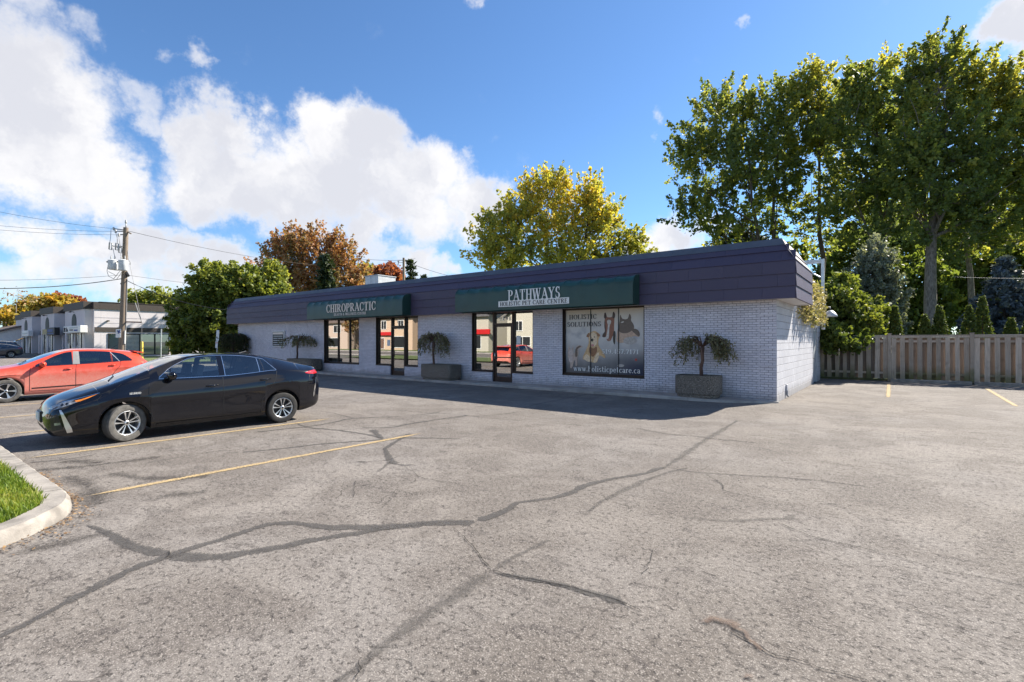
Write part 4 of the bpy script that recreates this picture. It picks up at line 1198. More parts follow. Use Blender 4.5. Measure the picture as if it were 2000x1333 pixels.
    shape([(350, 800), (410, 745), (440, 760), (385, 800), (385, 900), (350, 920)], 'print_cat_dark', PR); ell(272, 850, 42, 50, 'print_cat_light', PR); ell(272, 960, 34, 50, 'print_cat_light', PR)
    ell(1285, 968, 18, 20, 'print_badge', PR, 8); ell(1065, 1060, 50, 22, 'print_mist', PR)
    def words_(txt, xa, xb, y, capx, mat):
        a = Vector(U(*q(xa, y))); b = Vector(U(*q(xb, y)))
        hgt = capx / 980 * (z1 - z0 - .11)
        c = (a + b) / 2; c.y = GY - .012
        c.z = (a.z + b.z) / 2
        lettering('lettering', txt, mat, w, c, (1, 0, 0), (0, 0, 1), hgt, (b - a).length, .003)
    words_('HOLISTIC', 242, 695, 285, 72, 'letter_grey'); words_('SOLUTIONS', 210, 765, 402, 72, 'letter_grey')
    words_('519.457.7171', 775, 1325, 840, 66, 'letter_white'); words_('www.holisticpetcare.ca', 318, 1345, 1118, 84, 'letter_white')
    # shopfronts: side lights, door with transom
    for key, S, num in (('right', rw, '919B'), ('left', lw, None)):
        x0, x1, d0, d1, z1, zs, zt = [S[k] for k in ('x0', 'x1', 'd0', 'd1', 'z1', 'zs', 'zt')]
        w = part_empty('shopfront', 'bronze framed glass shopfront beside the %s' % ('picture window' if num else 'blind-hung window'))
        for a, b in ((x0, d0), (d1, x1)):
            frame_rect(w, a, b, zs, z1, YW + .07, YW + .17, .045); sill(w, a, b, zs)
            pane(w, a + .045, b - .045, zs + .045, z1 - .045, GY)
        reveal(w, x0, x1, zs, z1)
        mb = MB()
        mb.box(d0 + .001, d0 + .06, YW + .05, YW + .18, WZ0, z1 - .001); mb.box(d1 - .06, d1 - .001, YW + .05, YW + .18, WZ0, z1 - .001)
        mb.box(d0 + .06, d1 - .06, YW + .052, YW + .178, z1 - .06, z1 - .002); mb.box(d0 + .06, d1 - .06, YW + .052, YW + .178, zt - .045, zt + .02)
        mb.box(d0 + .06, d1 - .06, YW + .06, YW + .22, WZ0 - .02, WZ0 + .02)
        mb.build('door_frame', 'dark_metal_frame', w)
        pane(w, d0 + .06, d1 - .06, zt + .02, z1 - .06, GY, name='transom_pane')
        dr = part_empty('entrance_door', 'glazed shop door with bronze stiles')
        a, b = d0 + .065, d1 - .065
        mb = MB()
        t = .075
        mb.box(a, a + t, YW + .08, YW + .13, WZ0 + .022, zt - .05); mb.box(b - t, b, YW + .08, YW + .13, WZ0 + .022, zt - .05)
        mb.box(a + t, b - t, YW + .081, YW + .129, zt - .05 - t, zt - .05); mb.box(a + t, b - t, YW + .081, YW + .129, WZ0 + .022, WZ0 + .20)
        mb.build('leaf_frame', 'dark_metal_frame', dr)
        pane(dr, a + t, b - t, WZ0 + .20, zt - .05 - t, YW + .10)
        mb = MB(); mb.tube([(a + .04, YW + .08, 1.22), (a + .04, YW + .03, 1.22), (a + .04, YW + .03, .96), (a + .04, YW + .08, .96)], .012, 8); mb.build('handle', 'chrome' if num else 'black_frame', dr, smooth=True)
        mb = MB(); mb.box(a + t + .01, b - t - .01, YW + .07, YW + .095, 1.02, 1.06); mb.build('push_bar', 'dark_metal_frame', dr)
        tx = num or '919'
        for i, ch in enumerate(tx):
            lettering('numeral', ch, 'letter_white', w, ((d0 + d1) / 2 + .05 + (i - (len(tx) - 1) / 2) * .155, GY - .004, (zt + z1) / 2 - .05), (1, 0, 0), (0, 0, 1), .16, .13, .002)
    # paper notices behind the glass
    mb = MB(); mb.box(X_at(1005), X_at(1013), GY - .006, GY - .003, Z_at(1009, 672), Z_at(1009, 656)); mb.build('notice', 'paper_white', BLD)
    mb = MB(); mb.box(X_at(752), X_at(758), GY - .006, GY - .003, Z_at(755, 676), Z_at(755, 664)); mb.build('notice', 'paper_white', BLD)
    # dim rooms behind the glass
    mb = MB(); mb.box(XL + .3, XR - .3, YW + 4.2, YW + 4.3, 0, 3.1); mb.build('inner_partition', 'interior_wall', BLD)
    mb = MB(); mb.box(XL + .3, XR - .3, YW + .3, YW + 4.2, -.01, .06); mb.build('inner_floor', 'interior_floor', BLD)
    mb = MB(); mb.box(XL + .3, XR - .3, YW + .3, YW + 4.2, 2.9, 2.95); mb.build('inner_ceiling', 'interior_wall', BLD)
windows()

def awning(x0, x1, label):
    """quarter-round canvas awning on a frame under the mansard"""
    a = part_empty('awning', label)
    yb, dpt, zb, zt = 14.752, .48, 2.815, 3.72
    rr = .30
    n = max(9, int(round((x1 - x0) / .62)))
    prof = [(0, 0)] + [(0, zt - zb - rr)]
    for k in range(1, 9):
        an = R(180 - k * 90 / 8)
        prof.append((rr + rr * math.cos(an), zt - zb - rr + rr * math.sin(an)))
    prof.append((dpt, zt - zb + .03))
    xs = np.linspace(x0, x1, n * 6 + 1)
    m = MB(); top = MB()
    def row(x, sag):
        out = []
        for i, (p, z) in enumerate(prof):
            s = sag if i >= 2 else sag * .35
            d = .028 * s * (0 if i in (0,) else 1)
            out.append((x, yb - dpt + p + (d * .6), zb + z - (d if i >= 3 else 0)))
        return out
    rows = [row(x, abs(math.sin(math.pi * ((i % 6) / 6)))) for i, x in enumerate(xs)]
    L_ = len(prof)
    for part, lo, hi in ((m, 0, 3), (top, 3, L_ - 1)):
        vs = [p for r in rows for p in r[lo:hi + 1]]; k = hi - lo + 1
        part.add(vs, [(i * k + j, (i + 1) * k + j, (i + 1) * k + j + 1, i * k + j + 1) for i in range(len(rows) - 1) for j in range(k - 1)])
    m.build('front_panel', 'awning_green', a, smooth=True); top.build('rounded_top', 'awning_green_top', a, smooth=True)
    for x in (x0, x1):
        e = MB(); pts = [(yb - dpt + p, zb + z) for (p, z) in prof] + [(yb, zb)]
        e.prism(pts, 'x', x - .003, x + .003); e.build('end_panel', 'awning_green', a)
    f = MB()
    for k in range(n + 1):
        x = x0 + (x1 - x0) * k / n
        f.tube([(x, yb - dpt + p + (.012 if i < 2 else .004), zb + z + .004) for i, (p, z) in enumerate(prof[1:])], .012, 5)
    f.tube([(x0, yb - dpt + .012, zb), (x1, yb - dpt + .012, zb)], .014, 6); f.tube([(x0, yb - .02, zb), (x1, yb - .02, zb)], .014, 6)
    f.build('rib_frame', 'awning_green_top', a, smooth=True)
    return a, yb - dpt, zb
AX = [(PY(889, 600, 14.27).x, PY(1236, 600, 14.27).x), (PY(599.5, 600, 14.27).x, PY(785.5, 600, 14.27).x)]
aw, ya, zb_ = awning(AX[0][0], AX[0][1], 'dark green awning lettered PATHWAYS over the picture window')
def on_aw(px, py): return PY(px, py, ya)
def aw_text(a, txt, pxa, pxb, y_, cap, mat, bold=1.0):
    p, q = on_aw(pxa, y_), on_aw(pxb, y_)
    c = on_aw((pxa + pxb) / 2, y_); c.x = (p.x + q.x) / 2; c.y = ya - .022
    lettering('lettering', txt, mat, a, c, (1, 0, 0), (0, 0, 1), cap, q.x - p.x, .004, bold=bold)
aw_text(aw, 'PATHWAYS', 993, 1095, 574.5, .385, 'letter_white', 1.12)
p, q = on_aw(974, 592), on_aw(1112, 585)
band = MB(); zc = on_aw(1043, 591).z; band.box(p.x, q.x, ya - .018, ya - .012, zc - .105, zc + .105); band.build('name_band', 'letter_white', aw)
aw_text(aw, 'HOLISTIC PET CARE CENTRE', 977, 1109, 591, .145, 'letter_black')
aw, ya, zb_ = awning(AX[1][0], AX[1][1], 'dark green awning lettered CHIROPRACTIC over the blind-hung window')
aw_text(aw, 'CHIROPRACTIC', 638, 735, 600.5, .39, 'letter_cream', 1.12)
aw_text(aw, 'HEALTH & WELLNESS CENTRE', 653, 716, 613.4, .12, 'letter_cream', 1.1)

def sidewalk():
    """low concrete walk along the front, cast in bays, rounded off at the corner"""
    root = empty('front_walk', (0, 0, 0), kind='structure')
    yf = 14.18
    x = XL - .6
    end = -4.6
    while x < end - .1:
        b = min(x + 1.52, end)
        mb = MB(); mb.bbox(x + .005, b - .005, yf, YW + .13, -.03, WZ0, .012); mb.build('walk_slab', 'sidewalk_concrete', root)
        x = b
    pts = [(end + .005, yf)]
    for k in range(1, 10):
        t = k / 9
        pts.append((end + (XR - end + .05) * t, yf + (YW - .06 - yf) * t ** 2.2))
    pts += [(XR + .05, YW + .0), (end + .005, YW + .0)]
    mb = MB()
    n = len(pts)
    zs = [WZ0 - .05 * max(0, (p[0] - end) / (XR - end)) for p in pts]
    mb.add([(p[0], p[1], -.03) for p in pts] + [(p[0], p[1], z) for p, z in zip(pts, zs)], [tuple(range(n, 2 * n))] + [(i, (i + 1) % n, n + (i + 1) % n, n + i) for i in range(n)])
    mb.build('walk_slab', 'sidewalk_concrete', root)
sidewalk()

def roof_things():
    # rooftop air handler
    c0, c1 = PY(713, 540, 21.0), PY(738, 540, 21.0)
    yb = PX(773, 540, c1.x).y
    r = empty('rooftop_unit', ((c0.x + c1.x) / 2, 21.8, 3.3), label='pale grey air handling box on the shop roof', cat='air conditioner')
    z1 = PY(745, 536.5, 21.0).z
    mb = MB(); mb.bbox(c0.x, c1.x, 21.0, yb, 3.42, z1, .03); mb.build('casing', 'transformer_grey', r)
    mb = MB(); mb.box(c0.x + .1, c1.x - .1, 21.1, yb - .1, 3.30, 3.42); mb.build('curb_base', 'grey_metal', r)
    mb = MB(); mb.bbox(c0.x + (c1.x - c0.x) * .45, c0.x + (c1.x - c0.x) * .47, 20.98, 21.02, 3.45, z1 - .02, .003); mb.bbox(c0.x - .03, c1.x + .03, 20.96, yb + .04, z1 - .03, z1 + .03, .01); mb.build('seam_trim', 'grey_metal', r)
    # wall directory sign
    a, b = PY(532.5, 647, YW - .08), PY(555, 678, YW - .08)
    s = empty('directory_sign', ((a.x + b.x) / 2, YW, (a.z + b.z) / 2), label='dark framed directory sign on the wall beside the farthest planter', cat='sign')
    mb = MB(); mb.bbox(a.x, b.x, YW - .10, YW - .02, b.z, a.z, .012); mb.build('frame', 'white_trim', s)
    mb = MB(); mb.box(a.x + .05, b.x - .05, YW - .108, YW - .10, b.z + .05, a.z - .05); mb.build('panel', 'letter_black', s)
    h = a.z - b.z; w = b.x - a.x
    mb = MB(); mb.box(a.x + .09, b.x - .08, YW - .113, YW - .108, a.z - .05 - h * .17, a.z - .08); mb.build('heading_strip', 'letter_cream', s)
    for k in range(5):
        for (u0, u1) in ((.1, .47), (.53, .9)):
            if k in (0, 4) and u0 > .5: continue
            if k in (0, 4): u1 = .9
            z = a.z - h * (.33 + k * .135)
            mb = MB(); mb.box(a.x + w * u0, a.x + w * u1, YW - .112, YW - .108, z - .022, z + .022); mb.build('name_strip', 'grey_metal', s)
    # service mast and bracket at the back corner, with the lamp and its ivy
    m = empty('service_mast', (XR + .25, 23.9, 2.2), label='white service mast with roof bracket at the back corner of the shop', cat='mast')
    x = XR + .22; y = 23.9
    zt = PX(1606, 505, x).z
    mb = MB(); mb.bbox(x - .055, x + .055, y - .055, y + .055, 3.1, zt, .01); mb.build('upright', 'galvanised', m)
    mb = MB(); mb.tube([(x + .02, y, 2.15), (x + .02, y, 3.1)], .065, 10); mb.tube([(x + .02, y, 2.9), (x + .02, y, 3.2)], .085, 10); mb.build('conduit', 'white_trim', m)
    mb = MB(); mb.bbox(x - 1.15, x - .07, y - .04, y + .04, zt - .10, zt - .01, .005); mb.bbox(x - 1.15, x - .07, y + .5, y + .58, zt - .10, zt - .01, .005)
    mb.tube([(x - .07, y, zt - .75), (x - 1.05, y, zt - .1)], .03, 6); mb.build('bracket', 'galvanised', m)
    mb = MB(); mb.tube([(x - .2, y, 2.5), (x + .02, y, 2.5)], .03, 6); mb.tube([(x - .2, y, 3.0), (x + .02, y, 3.0)], .03, 6); mb.build('clamp', 'galvanised', m)
    # meter box under it
    mb = MB(); mb.bbox(XR + .002, XR + .16, 22.2, 22.6, 2.2, 2.62, .01); mb.tube([(XR + .09, 22.4, 2.6), (XR + .09, 22.4, 3.1)], .03, 8); mb.build('meter_box', 'white_trim', m)
    l = empty('wall_lamp', (XR, 24.6, 2.7), label='white half-round shaded lamp on the side wall by the fence', cat='lamp')
    mb = MB(); cx, cy, cz = XR + .42, 24.6, 2.68
    mb.lathe([(.03, .28), (.09, .26), (.18, .18), (.25, .08), (.27, 0), (.26, 0), (.23, .08), (.17, .16), (.08, .24)], (cx, cy, cz), 'z', 20); mb.build('shade', 'grey_metal', l, smooth=True)
    mb = MB(); mb.tube([(XR, cy, cz + .42), (cx, cy, cz + .42), (cx, cy, cz + .34)], .022, 8); mb.lathe([(.0, -.05), (.05, -.03), (.06, .05), (.03, .12)], (cx, cy, cz + .12), 'z', 10); mb.build('arm', 'galvanised', l, smooth=True)
roof_things()

# ================================================================ THE FENCE
def fence():
    f = empty('board_fence', (3.0, 26.2, 0), label='weathered board-on-board wooden fence behind the parking stalls', cat='fence')
    og = origin_of(f)
    Y = 26.2
    x_start, x_end, bay = -2.75, 15.2, 2.55
    posts = [-.14 + bay * k for k in range(-1, 7)]
    hp = 1.93
    pm = MB(); pm.bbox(-.062, .062, -.062, .062, 0, hp + .045, .006); pm.bbox(-.075, .075, -.075, .075, hp + .045, hp + .07, .006)
    post = pm.mesh('post', 'fence_wood')
    for x in posts: link('post', post, f, (x - og.x, -.03, 0))
    wv = [.150, .158, .144, .165]
    fr = []
    for w in wv:
        m = MB(); m.bbox(-w / 2, w / 2, -.010, .010, .10, 1.80, .003); fr.append(m.mesh('board', 'fence_wood'))
    bk = []
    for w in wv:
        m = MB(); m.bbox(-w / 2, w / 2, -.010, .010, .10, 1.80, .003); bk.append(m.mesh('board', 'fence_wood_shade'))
    sp = .2833
    for k in range(-1, 7):
        a = posts[k + 1]
        for i in range(9):
            x = a + sp * (i + .5)
            if x < x_start or x > x_end: continue
            o = link('board', random.choice(fr), f, (x - og.x + random.uniform(-.008, .008), -.048, random.uniform(-.012, .012)))
            o.rotation_euler = (0, random.uniform(-.009, .009), random.uniform(-.02, .02))
        for i in range(9):
            x = a + sp * i
            if i == 0 or x < x_start or x > x_end: continue
            o = link('board', random.choice(bk), f, (x - og.x + random.uniform(-.008, .008), .048, random.uniform(-.012, .012)))
            o.rotation_euler = (0, random.uniform(-.007, .007), 0)
    for i in range(2):
        o = link('board', fr[i], f, (-2.58 + .0 + .01 * i - og.x + i * .0 - .1, -.048 + i * .09, 0))
    edges = [x_start] + posts[1:] + [x_end] if posts[0] < x_start else [x_start] + posts + [x_end]
    for a, b in zip(edges[:-1], edges[1:]):
        for (z0, z1) in ((.30, .39), (1.62, 1.71)):
            m = MB(); m.bbox(a + .065, b - .065, Y - .035, Y + .035, z0, z1, .004); m.build('rail', 'fence_wood', f)
        m = MB(); m.bbox(a + .065, b - .065, Y - .07, Y + .07, 1.895, 1.93, .004); m.build('cap_rail', 'fence_wood', f)
        m = MB(); m.bbox(a + .065, b - .065, Y - .062, Y - .028, 1.81, 1.893, .003); m.build('trim_board', 'fence_wood', f)
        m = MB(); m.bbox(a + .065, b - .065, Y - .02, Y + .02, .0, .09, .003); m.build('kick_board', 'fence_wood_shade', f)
    # concrete kerb lengths in front
    for k in range(0, 7):
        a = posts[k + 1] if k + 1 < len(posts) else None
        if a is None: break
        m = MB(); b = a + bay - .03
        m.bbox(a + .02, b, Y - .46, Y - .26, -.03, .125, .022)
        m.build('kerb_length', 'concrete', None, label='%s concrete kerb length along the fence foot, counted from the shop' % ('first', 'second', 'third', 'fourth', 'fifth', 'sixth', 'seventh')[k], cat='kerb', group='kerb lengths along the fence')
fence()

# ================================================================ PLANTS
def leaf_cloud(cent, dirs, n_each, length, width, size, tint_mu, tint_sd=.18, up=.35, flat=.5, aspect=1.5):
    """n_each leaves round each spray: cent (k,3), dirs (k,3) unit, spray length/width -> verts, tint"""
    k = len(cent)
    idx = np.repeat(np.arange(k), n_each)
    n = len(idx)
    t = rng.random(n) ** .8
    lat = rng.normal(0, 1, (n, 3)) * (np.asarray(width)[idx] if np.ndim(width) else width)[..., None] if np.ndim(width) else rng.normal(0, 1, (n, 3)) * width
    lat *= (1.05 - .75 * t)[:, None]
    ln = (np.asarray(length)[idx] if np.ndim(length) else np.full(n, length))
    pos = cent[idx] + dirs[idx] * ((t - .35) * ln)[:, None] + lat
    nrm = rng.normal(0, 1, (n, 3)); nrm[:, 2] += up; nrm /= np.linalg.norm(nrm, axis=1)[:, None]
    ax = dirs[idx] * .7 + rng.normal(0, .6, (n, 3))
    ax -= nrm * (ax * nrm).sum(1)[:, None]; ax /= np.linalg.norm(ax, axis=1)[:, None] + 1e-9
    bx = np.cross(nrm, ax)
    s = size * rng.uniform(.6, 1.35, n)
    L_ = (s * aspect * .5)[:, None]; W_ = (s * .5)[:, None]
    v = np.empty((n, 4, 3))
    fold = nrm * (s * .16)[:, None]
    v[:, 0] = pos - ax * L_; v[:, 1] = pos + bx * W_ + fold; v[:, 2] = pos + ax * L_; v[:, 3] = pos - bx * W_ + fold
    tm = np.asarray(tint_mu)[idx] if np.ndim(tint_mu) else tint_mu
    tint = np.clip(tm + rng.normal(0, tint_sd, n), 0, 1)
    return v.reshape(-1, 3), np.repeat(tint, 4)

def curve_pts(a, b, sag, n=5, wob=.0, noise=.012):
    a, b = Vector(a), Vector(b)
    side = Vector((random.uniform(-1, 1), random.uniform(-1, 1), 0))
    L_ = (b - a).length
    out = []
    for i in range(n + 1):
        t = i / n
        p = a.lerp(b, t) + Vector((0, 0, sag * L_ * math.sin(math.pi * t))) + side * (wob * L_ * math.sin(math.pi * t))
        if 0 < i < n: p += Vector((random.gauss(0, noise), random.gauss(0, noise), random.gauss(0, noise))) * L_
        out.append(p)
    return out

def tree(name, label, base, lobes, trunk_r, leaf, bark, sprays, per, size, spray=(.9, .22), fork=.35, stems=1, tint=.4, tint_top=.25, cat='tree', group=None, shell=.42, updir=.75, tsun=.0, dense=1.0, cut=None, top=None):
    """lobes: (center xyz, radii xyz, weight). Limbs run from the stem into every lobe, sprays of leaves sit on twigs from those limbs."""
    base = Vector(base)
    root = empty(name, base, label=label, cat=cat, group=group)
    wood = MB()
    cen = sum((Vector(l[0]) * l[2] for l in lobes), Vector()) / sum(l[2] for l in lobes)
    ztop = max(l[0][2] + l[1][2] for l in lobes); zlow = min(l[0][2] - l[1][2] for l in lobes)
    if top is None: top = Vector((cen.x, cen.y, base.z + (ztop - base.z) * .72))
    top = Vector(top)
    samples = []
    trunk_lines = []
    for s in range(stems):
        off = Vector((0, 0, 0)) if stems == 1 else Vector((math.cos(s * 2.4), math.sin(s * 2.4), 0)) * (trunk_r * 1.5)
        tp = top if stems == 1 else top + Vector((math.cos(s * 2.4 + .4), math.sin(s * 2.4 + .4), 0)) * (ztop - base.z) * .13 + Vector((0, 0, random.uniform(-.06, .03) * ztop))
        pts = curve_pts(base + off, tp, 0, 9, .012, .004)
        rr = [trunk_r * (1 if stems == 1 else .72) * (1.35 if i == 0 else 1 - .085 * i) for i in range(10)]
        rr = [max(r_, trunk_r * .12) for r_ in rr]
        wood.tube(pts, rr, 9); trunk_lines.append((pts, rr))
        samples += [(p, r_) for p, r_ in zip(pts[4:], rr[4:])]
    limb_pts = [[] for _ in lobes]
    for li, (c, rad, wgt) in enumerate(lobes):
        c = Vector(c)
        pts, rr = random.choice(trunk_lines) if stems > 1 else trunk_lines[0]
        if stems > 1:
            pts, rr = min(trunk_lines, key=lambda tl: (tl[0][-1] - c).length)
        # leave the stem below the lobe
        want = max(base.z + (ztop - base.z) * fork * .7, c.z - rad[2] * .9 - .25 * (Vector((c.x, c.y)) - Vector((top.x, top.y))).length)
        j = min(range(1, len(pts)), key=lambda i: abs(pts[i].z - want))
        for q in range(2 if wgt > .6 else 1):
            e = c + Vector((random.uniform(-.45, .45) * rad[0], random.uniform(-.45, .45) * rad[1], (random.uniform(.1, .6)) * rad[2]))
            lp = curve_pts(pts[j], e, .06 * random.uniform(-1, 1), 6, .06)
            r0 = rr[j] * .55
            wood.tube(lp, [r0 * (1 - .14 * i) for i in range(7)], 6)
            limb_pts[li] += lp[2:]
            for w in range(3):
                s0 = random.choice(lp[2:5])
                e2 = c + Vector((random.gauss(0, .5) * rad[0], random.gauss(0, .5) * rad[1], random.gauss(.1, .45) * rad[2]))
                l2 = curve_pts(s0, e2, .03, 4, .08)
                wood.tube(l2, [r0 * .42 * (1 - .2 * i) for i in range(5)], 5)
                limb_pts[li] += l2[1:]
    cents, dirs, tints, lens, wids = [], [], [], [], []
    tot = sum(l[2] * l[1][0] * l[1][2] for l in lobes)
    for li, (c, rad, wgt) in enumerate(lobes):
        k = max(3, int(sprays * wgt * rad[0] * rad[2] / tot))
        lt = random.gauss(0, .13)
        c = Vector(c)
        for _ in range(k):
            d = Vector((random.gauss(0, 1), random.gauss(0, 1), random.gauss(.1, 1))).normalized()
            r_ = random.random() ** shell
            p = c + Vector((d.x * rad[0], d.y * rad[1], d.z * rad[2])) * r_
            p.z -= spray[0] * .38
            if cut and cut(p): continue
            sd_ = (d * .8 + Vector((0, 0, updir)) + Vector((random.gauss(0, .35), random.gauss(0, .35), random.gauss(0, .25)))).normalized()
            cents.append(p); dirs.append(sd_)
            lens.append(spray[0] * random.uniform(.6, 1.3)); wids.append(spray[1] * random.uniform(.7, 1.3))
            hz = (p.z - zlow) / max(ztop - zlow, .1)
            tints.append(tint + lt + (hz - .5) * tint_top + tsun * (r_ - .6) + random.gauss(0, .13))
            if random.random() < .55:
                near = min(limb_pts[li], key=lambda q: (q - p).length_squared)
                wood.tube([near, near.lerp(p, .55) + Vector((0, 0, .04)), p + sd_ * (spray[0] * .35)], [trunk_r * .05 + .008, trunk_r * .03 + .006, .005], 3, cap=False)
    wood.build('trunk', bark, root, smooth=True)
    cents = np.array([tuple(p) for p in cents]); dirs = np.array([tuple(p) for p in dirs])
    v, tn = leaf_cloud(cents, dirs, per, np.array(lens), np.array(wids), size, np.array(tints))
    v -= np.array(tuple(base))
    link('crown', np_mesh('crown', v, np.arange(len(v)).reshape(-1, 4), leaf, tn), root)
    return root
def lob(px, py, d, rx, rz=None, w=1.0, ry=None):
    """a lobe of a crown: centre seen at the pixel at depth d, radii in photograph pixels"""
    p = DP(px, py, d); k = d / FPX
    return (tuple(p), (rx * k, (ry or rx) * k, (rz or rx) * k), w)
def foot(px, d):
    p = DP(px, 666, d); return Vector((p.x, p.y, 0))

def big_trees():
    # the tall maples behind the fence
    tree('maple_tree', 'broad leaning maple at the building end of the row behind the fence', foot(1500, 48.3), [
        lob(1400, 235, 48.3, 70, 60), lob(1345, 290, 48.3, 50, 45), lob(1480, 215, 48.3, 60, 60), lob(1440, 320, 46.9, 85, 65), lob(1380, 375, 46.9, 55, 55, .8), lob(1520, 300, 48.3, 60, 75), lob(1530, 205, 49.7, 35, 40),
        lob(1430, 420, 46.9, 60, 45, .6), lob(1510, 400, 48.3, 60, 50, .55), lob(1340, 400, 46.9, 28, 45, .5), lob(1415, 180, 48.3, 35, 30)],
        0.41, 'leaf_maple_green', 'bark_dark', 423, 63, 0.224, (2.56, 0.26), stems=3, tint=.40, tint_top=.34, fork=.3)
    tree('maple_tree', 'slim maple with a yellowing top second from the building', foot(1618, 46.9), [
        lob(1590, 175, 48.3, 48, 50), lob(1560, 165, 48.3, 30, 30), lob(1625, 235, 48.3, 48, 60), lob(1580, 270, 48.3, 45, 55), lob(1640, 330, 46.9, 45, 60, .6), lob(1560, 380, 48.3, 40, 60, .5), lob(1600, 135, 48.3, 26, 26), lob(1610, 440, 46.9, 40, 40, .35)],
        0.32, 'leaf_maple_green', 'bark_dark', 264, 63, 0.213, (2.43, 0.26), tint=.5, tint_top=.4, fork=.35, top=DP(1600, 260, 46.9))
    tree('maple_tree', 'dense dark maple with a leaning brown trunk left of the tallest one', foot(1695, 41.2), [
        lob(1700, 180, 42.6, 60, 60), lob(1660, 240, 41.2, 55, 70), lob(1740, 250, 42.6, 60, 80), lob(1690, 330, 41.2, 70, 70), lob(1760, 360, 41.2, 50, 60), lob(1720, 130, 42.6, 35, 35), lob(1640, 400, 41.2, 45, 60, .6), lob(1720, 440, 41.2, 60, 50, .6), lob(1675, 150, 42.6, 30, 40)],
        0.46, 'leaf_maple_green', 'bark_grey', 370, 66, 0.203, (2.16, 0.25), tint=.36, tint_top=.35, fork=.42, top=DP(1725, 300, 41.2))
    tree('maple_tree', 'tallest maple with a thick grey trunk behind the fence', foot(1815, 34.8), [
        lob(1825, 119, 38.3, 55, 55), lob(1880, 164, 38.3, 45, 45), lob(1785, 164, 38.3, 40, 50), lob(1830, 224, 36.9, 75, 70), lob(1790, 294, 35.5, 60, 70), lob(1870, 294, 35.5, 70, 70), lob(1850, 84, 38.3, 35, 30), lob(1835, 384, 35.5, 85, 60, .8), lob(1780, 424, 35.5, 55, 50, .6), lob(1880, 444, 35.5, 60, 55, .6), lob(1900, 114, 38.3, 25, 22)],
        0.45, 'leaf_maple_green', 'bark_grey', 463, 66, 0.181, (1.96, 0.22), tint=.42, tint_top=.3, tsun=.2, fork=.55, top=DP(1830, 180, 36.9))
    tree('maple_tree', 'yellow-green maple rising at the picture edge beyond the blue spruce', foot(1928, 37.6), [
        lob(1930, 190, 36.9, 55, 70), lob(1985, 180, 36.9, 55, 65), lob(1960, 270, 35.5, 65, 70), lob(2030, 230, 36.9, 60, 80), lob(1925, 330, 35.5, 50, 60), lob(2000, 350, 35.5, 70, 60), lob(1960, 430, 35.5, 70, 55, .8), lob(2050, 360, 35.5, 60, 90), lob(1900, 410, 36.9, 40, 50, .7), lob(2000, 140, 36.9, 30, 40)],
        0.38, 'leaf_maple_green', 'bark_grey', 463, 66, 0.181, (1.96, 0.22), tint=.54, tint_top=.35, fork=.4, stems=2)
    tree('maple_tree', 'maple standing outside the right picture edge behind the fence', (19, 52, 0), [((19, 52, 15), (5.5, 5, 6), 1), ((23, 54, 11), (4.5, 4.5, 4.5), 1), ((16, 51, 10), (4, 4, 4), .8)],
        .4, 'leaf_maple_green', 'bark_grey', 239, 58, 0.221, (1.8, .28), tint=.5)
    # farther crowns that close the view under and between the big ones
    def back(px, py, d, rx, rz, label, tint, leaf='leaf_under', n=300, size=.30):
        b = foot(px, d)
        tree('understory_tree', label, b, [lob(px, py, d, rx, rz), lob(px - rx * .6, py + rz * .5, d, rx * .6, rz * .55), lob(px + rx * .6, py + rz * .45, d, rx * .6, rz * .6), lob(px, py + rz * .8, d, rx * .7, rz * .5)],
             .14, leaf, 'bark_dark', n, 34, size, (1.0, .34), tint=tint, fork=.25, group='trees under the maples')
    back(1560, 540, 58, 60, 70, 'small tree showing between trunks right above the roof corner', .35)
    back(1450, 470, 52, 62, 34, 'dark bushy top peeping over the roof edge left of the corner', .15, 'leaf_dark', 240, .2)
    back(1660, 520, 60, 60, 90, 'leafy small tree behind the silver shrub', .4)
    back(1790, 560, 50, 62, 80, 'sunlit yellow-green small tree left of the thick trunk', .5)
    back(1880, 540, 52, 60, 85, 'sunlit yellow-green small tree right of the thick trunk', .5)
    back(1990, 500, 50, 70, 110, 'leafy small tree behind the blue spruce', .4)
    back(1730, 430, 59, 70, 70, 'high small tree far behind the dense maple', .45)
    back(1840, 430, 60, 80, 80, 'high small tree far behind the tallest maple', .35)
    back(1950, 400, 60, 80, 80, 'high small tree far behind the yellow-green maple', .4)
    # shrubs along the fence
    tree('lilac_bush', 'large glossy green bush overhanging the fence next to the shop', foot(1640, 27.5 * 0.84), [
        lob(1625, 600, 22.5, 40, 50), lob(1660, 620, 22.5, 42, 45), lob(1640, 570, 23, 35, 35), lob(1685, 640, 22, 30, 30), lob(1612, 650, 21.6, 28, 28), lob(1650, 660, 21.2, 42, 20), lob(1700, 610, 23, 30, 40)],
        .08, 'leaf_lush', 'bark_dark', 400, 40, .125, (.45, .16), tint=.3, tint_top=.5, stems=3, cat='bush', updir=.4)
    tree('silver_tree', 'upright grey-green silvery shrub tree behind the fence', foot(1712, 25), [
        lob(1712, 500, 25, 28, 45), lob(1700, 550, 25, 45, 50), lob(1728, 580, 25, 40, 50), lob(1680, 580, 25, 35, 45), lob(1710, 620, 25, 50, 40)],
        .12, 'leaf_silver', 'bark_dark', 520, 44, .10, (.5, .12), tint=.45, tint_top=.3, stems=2)
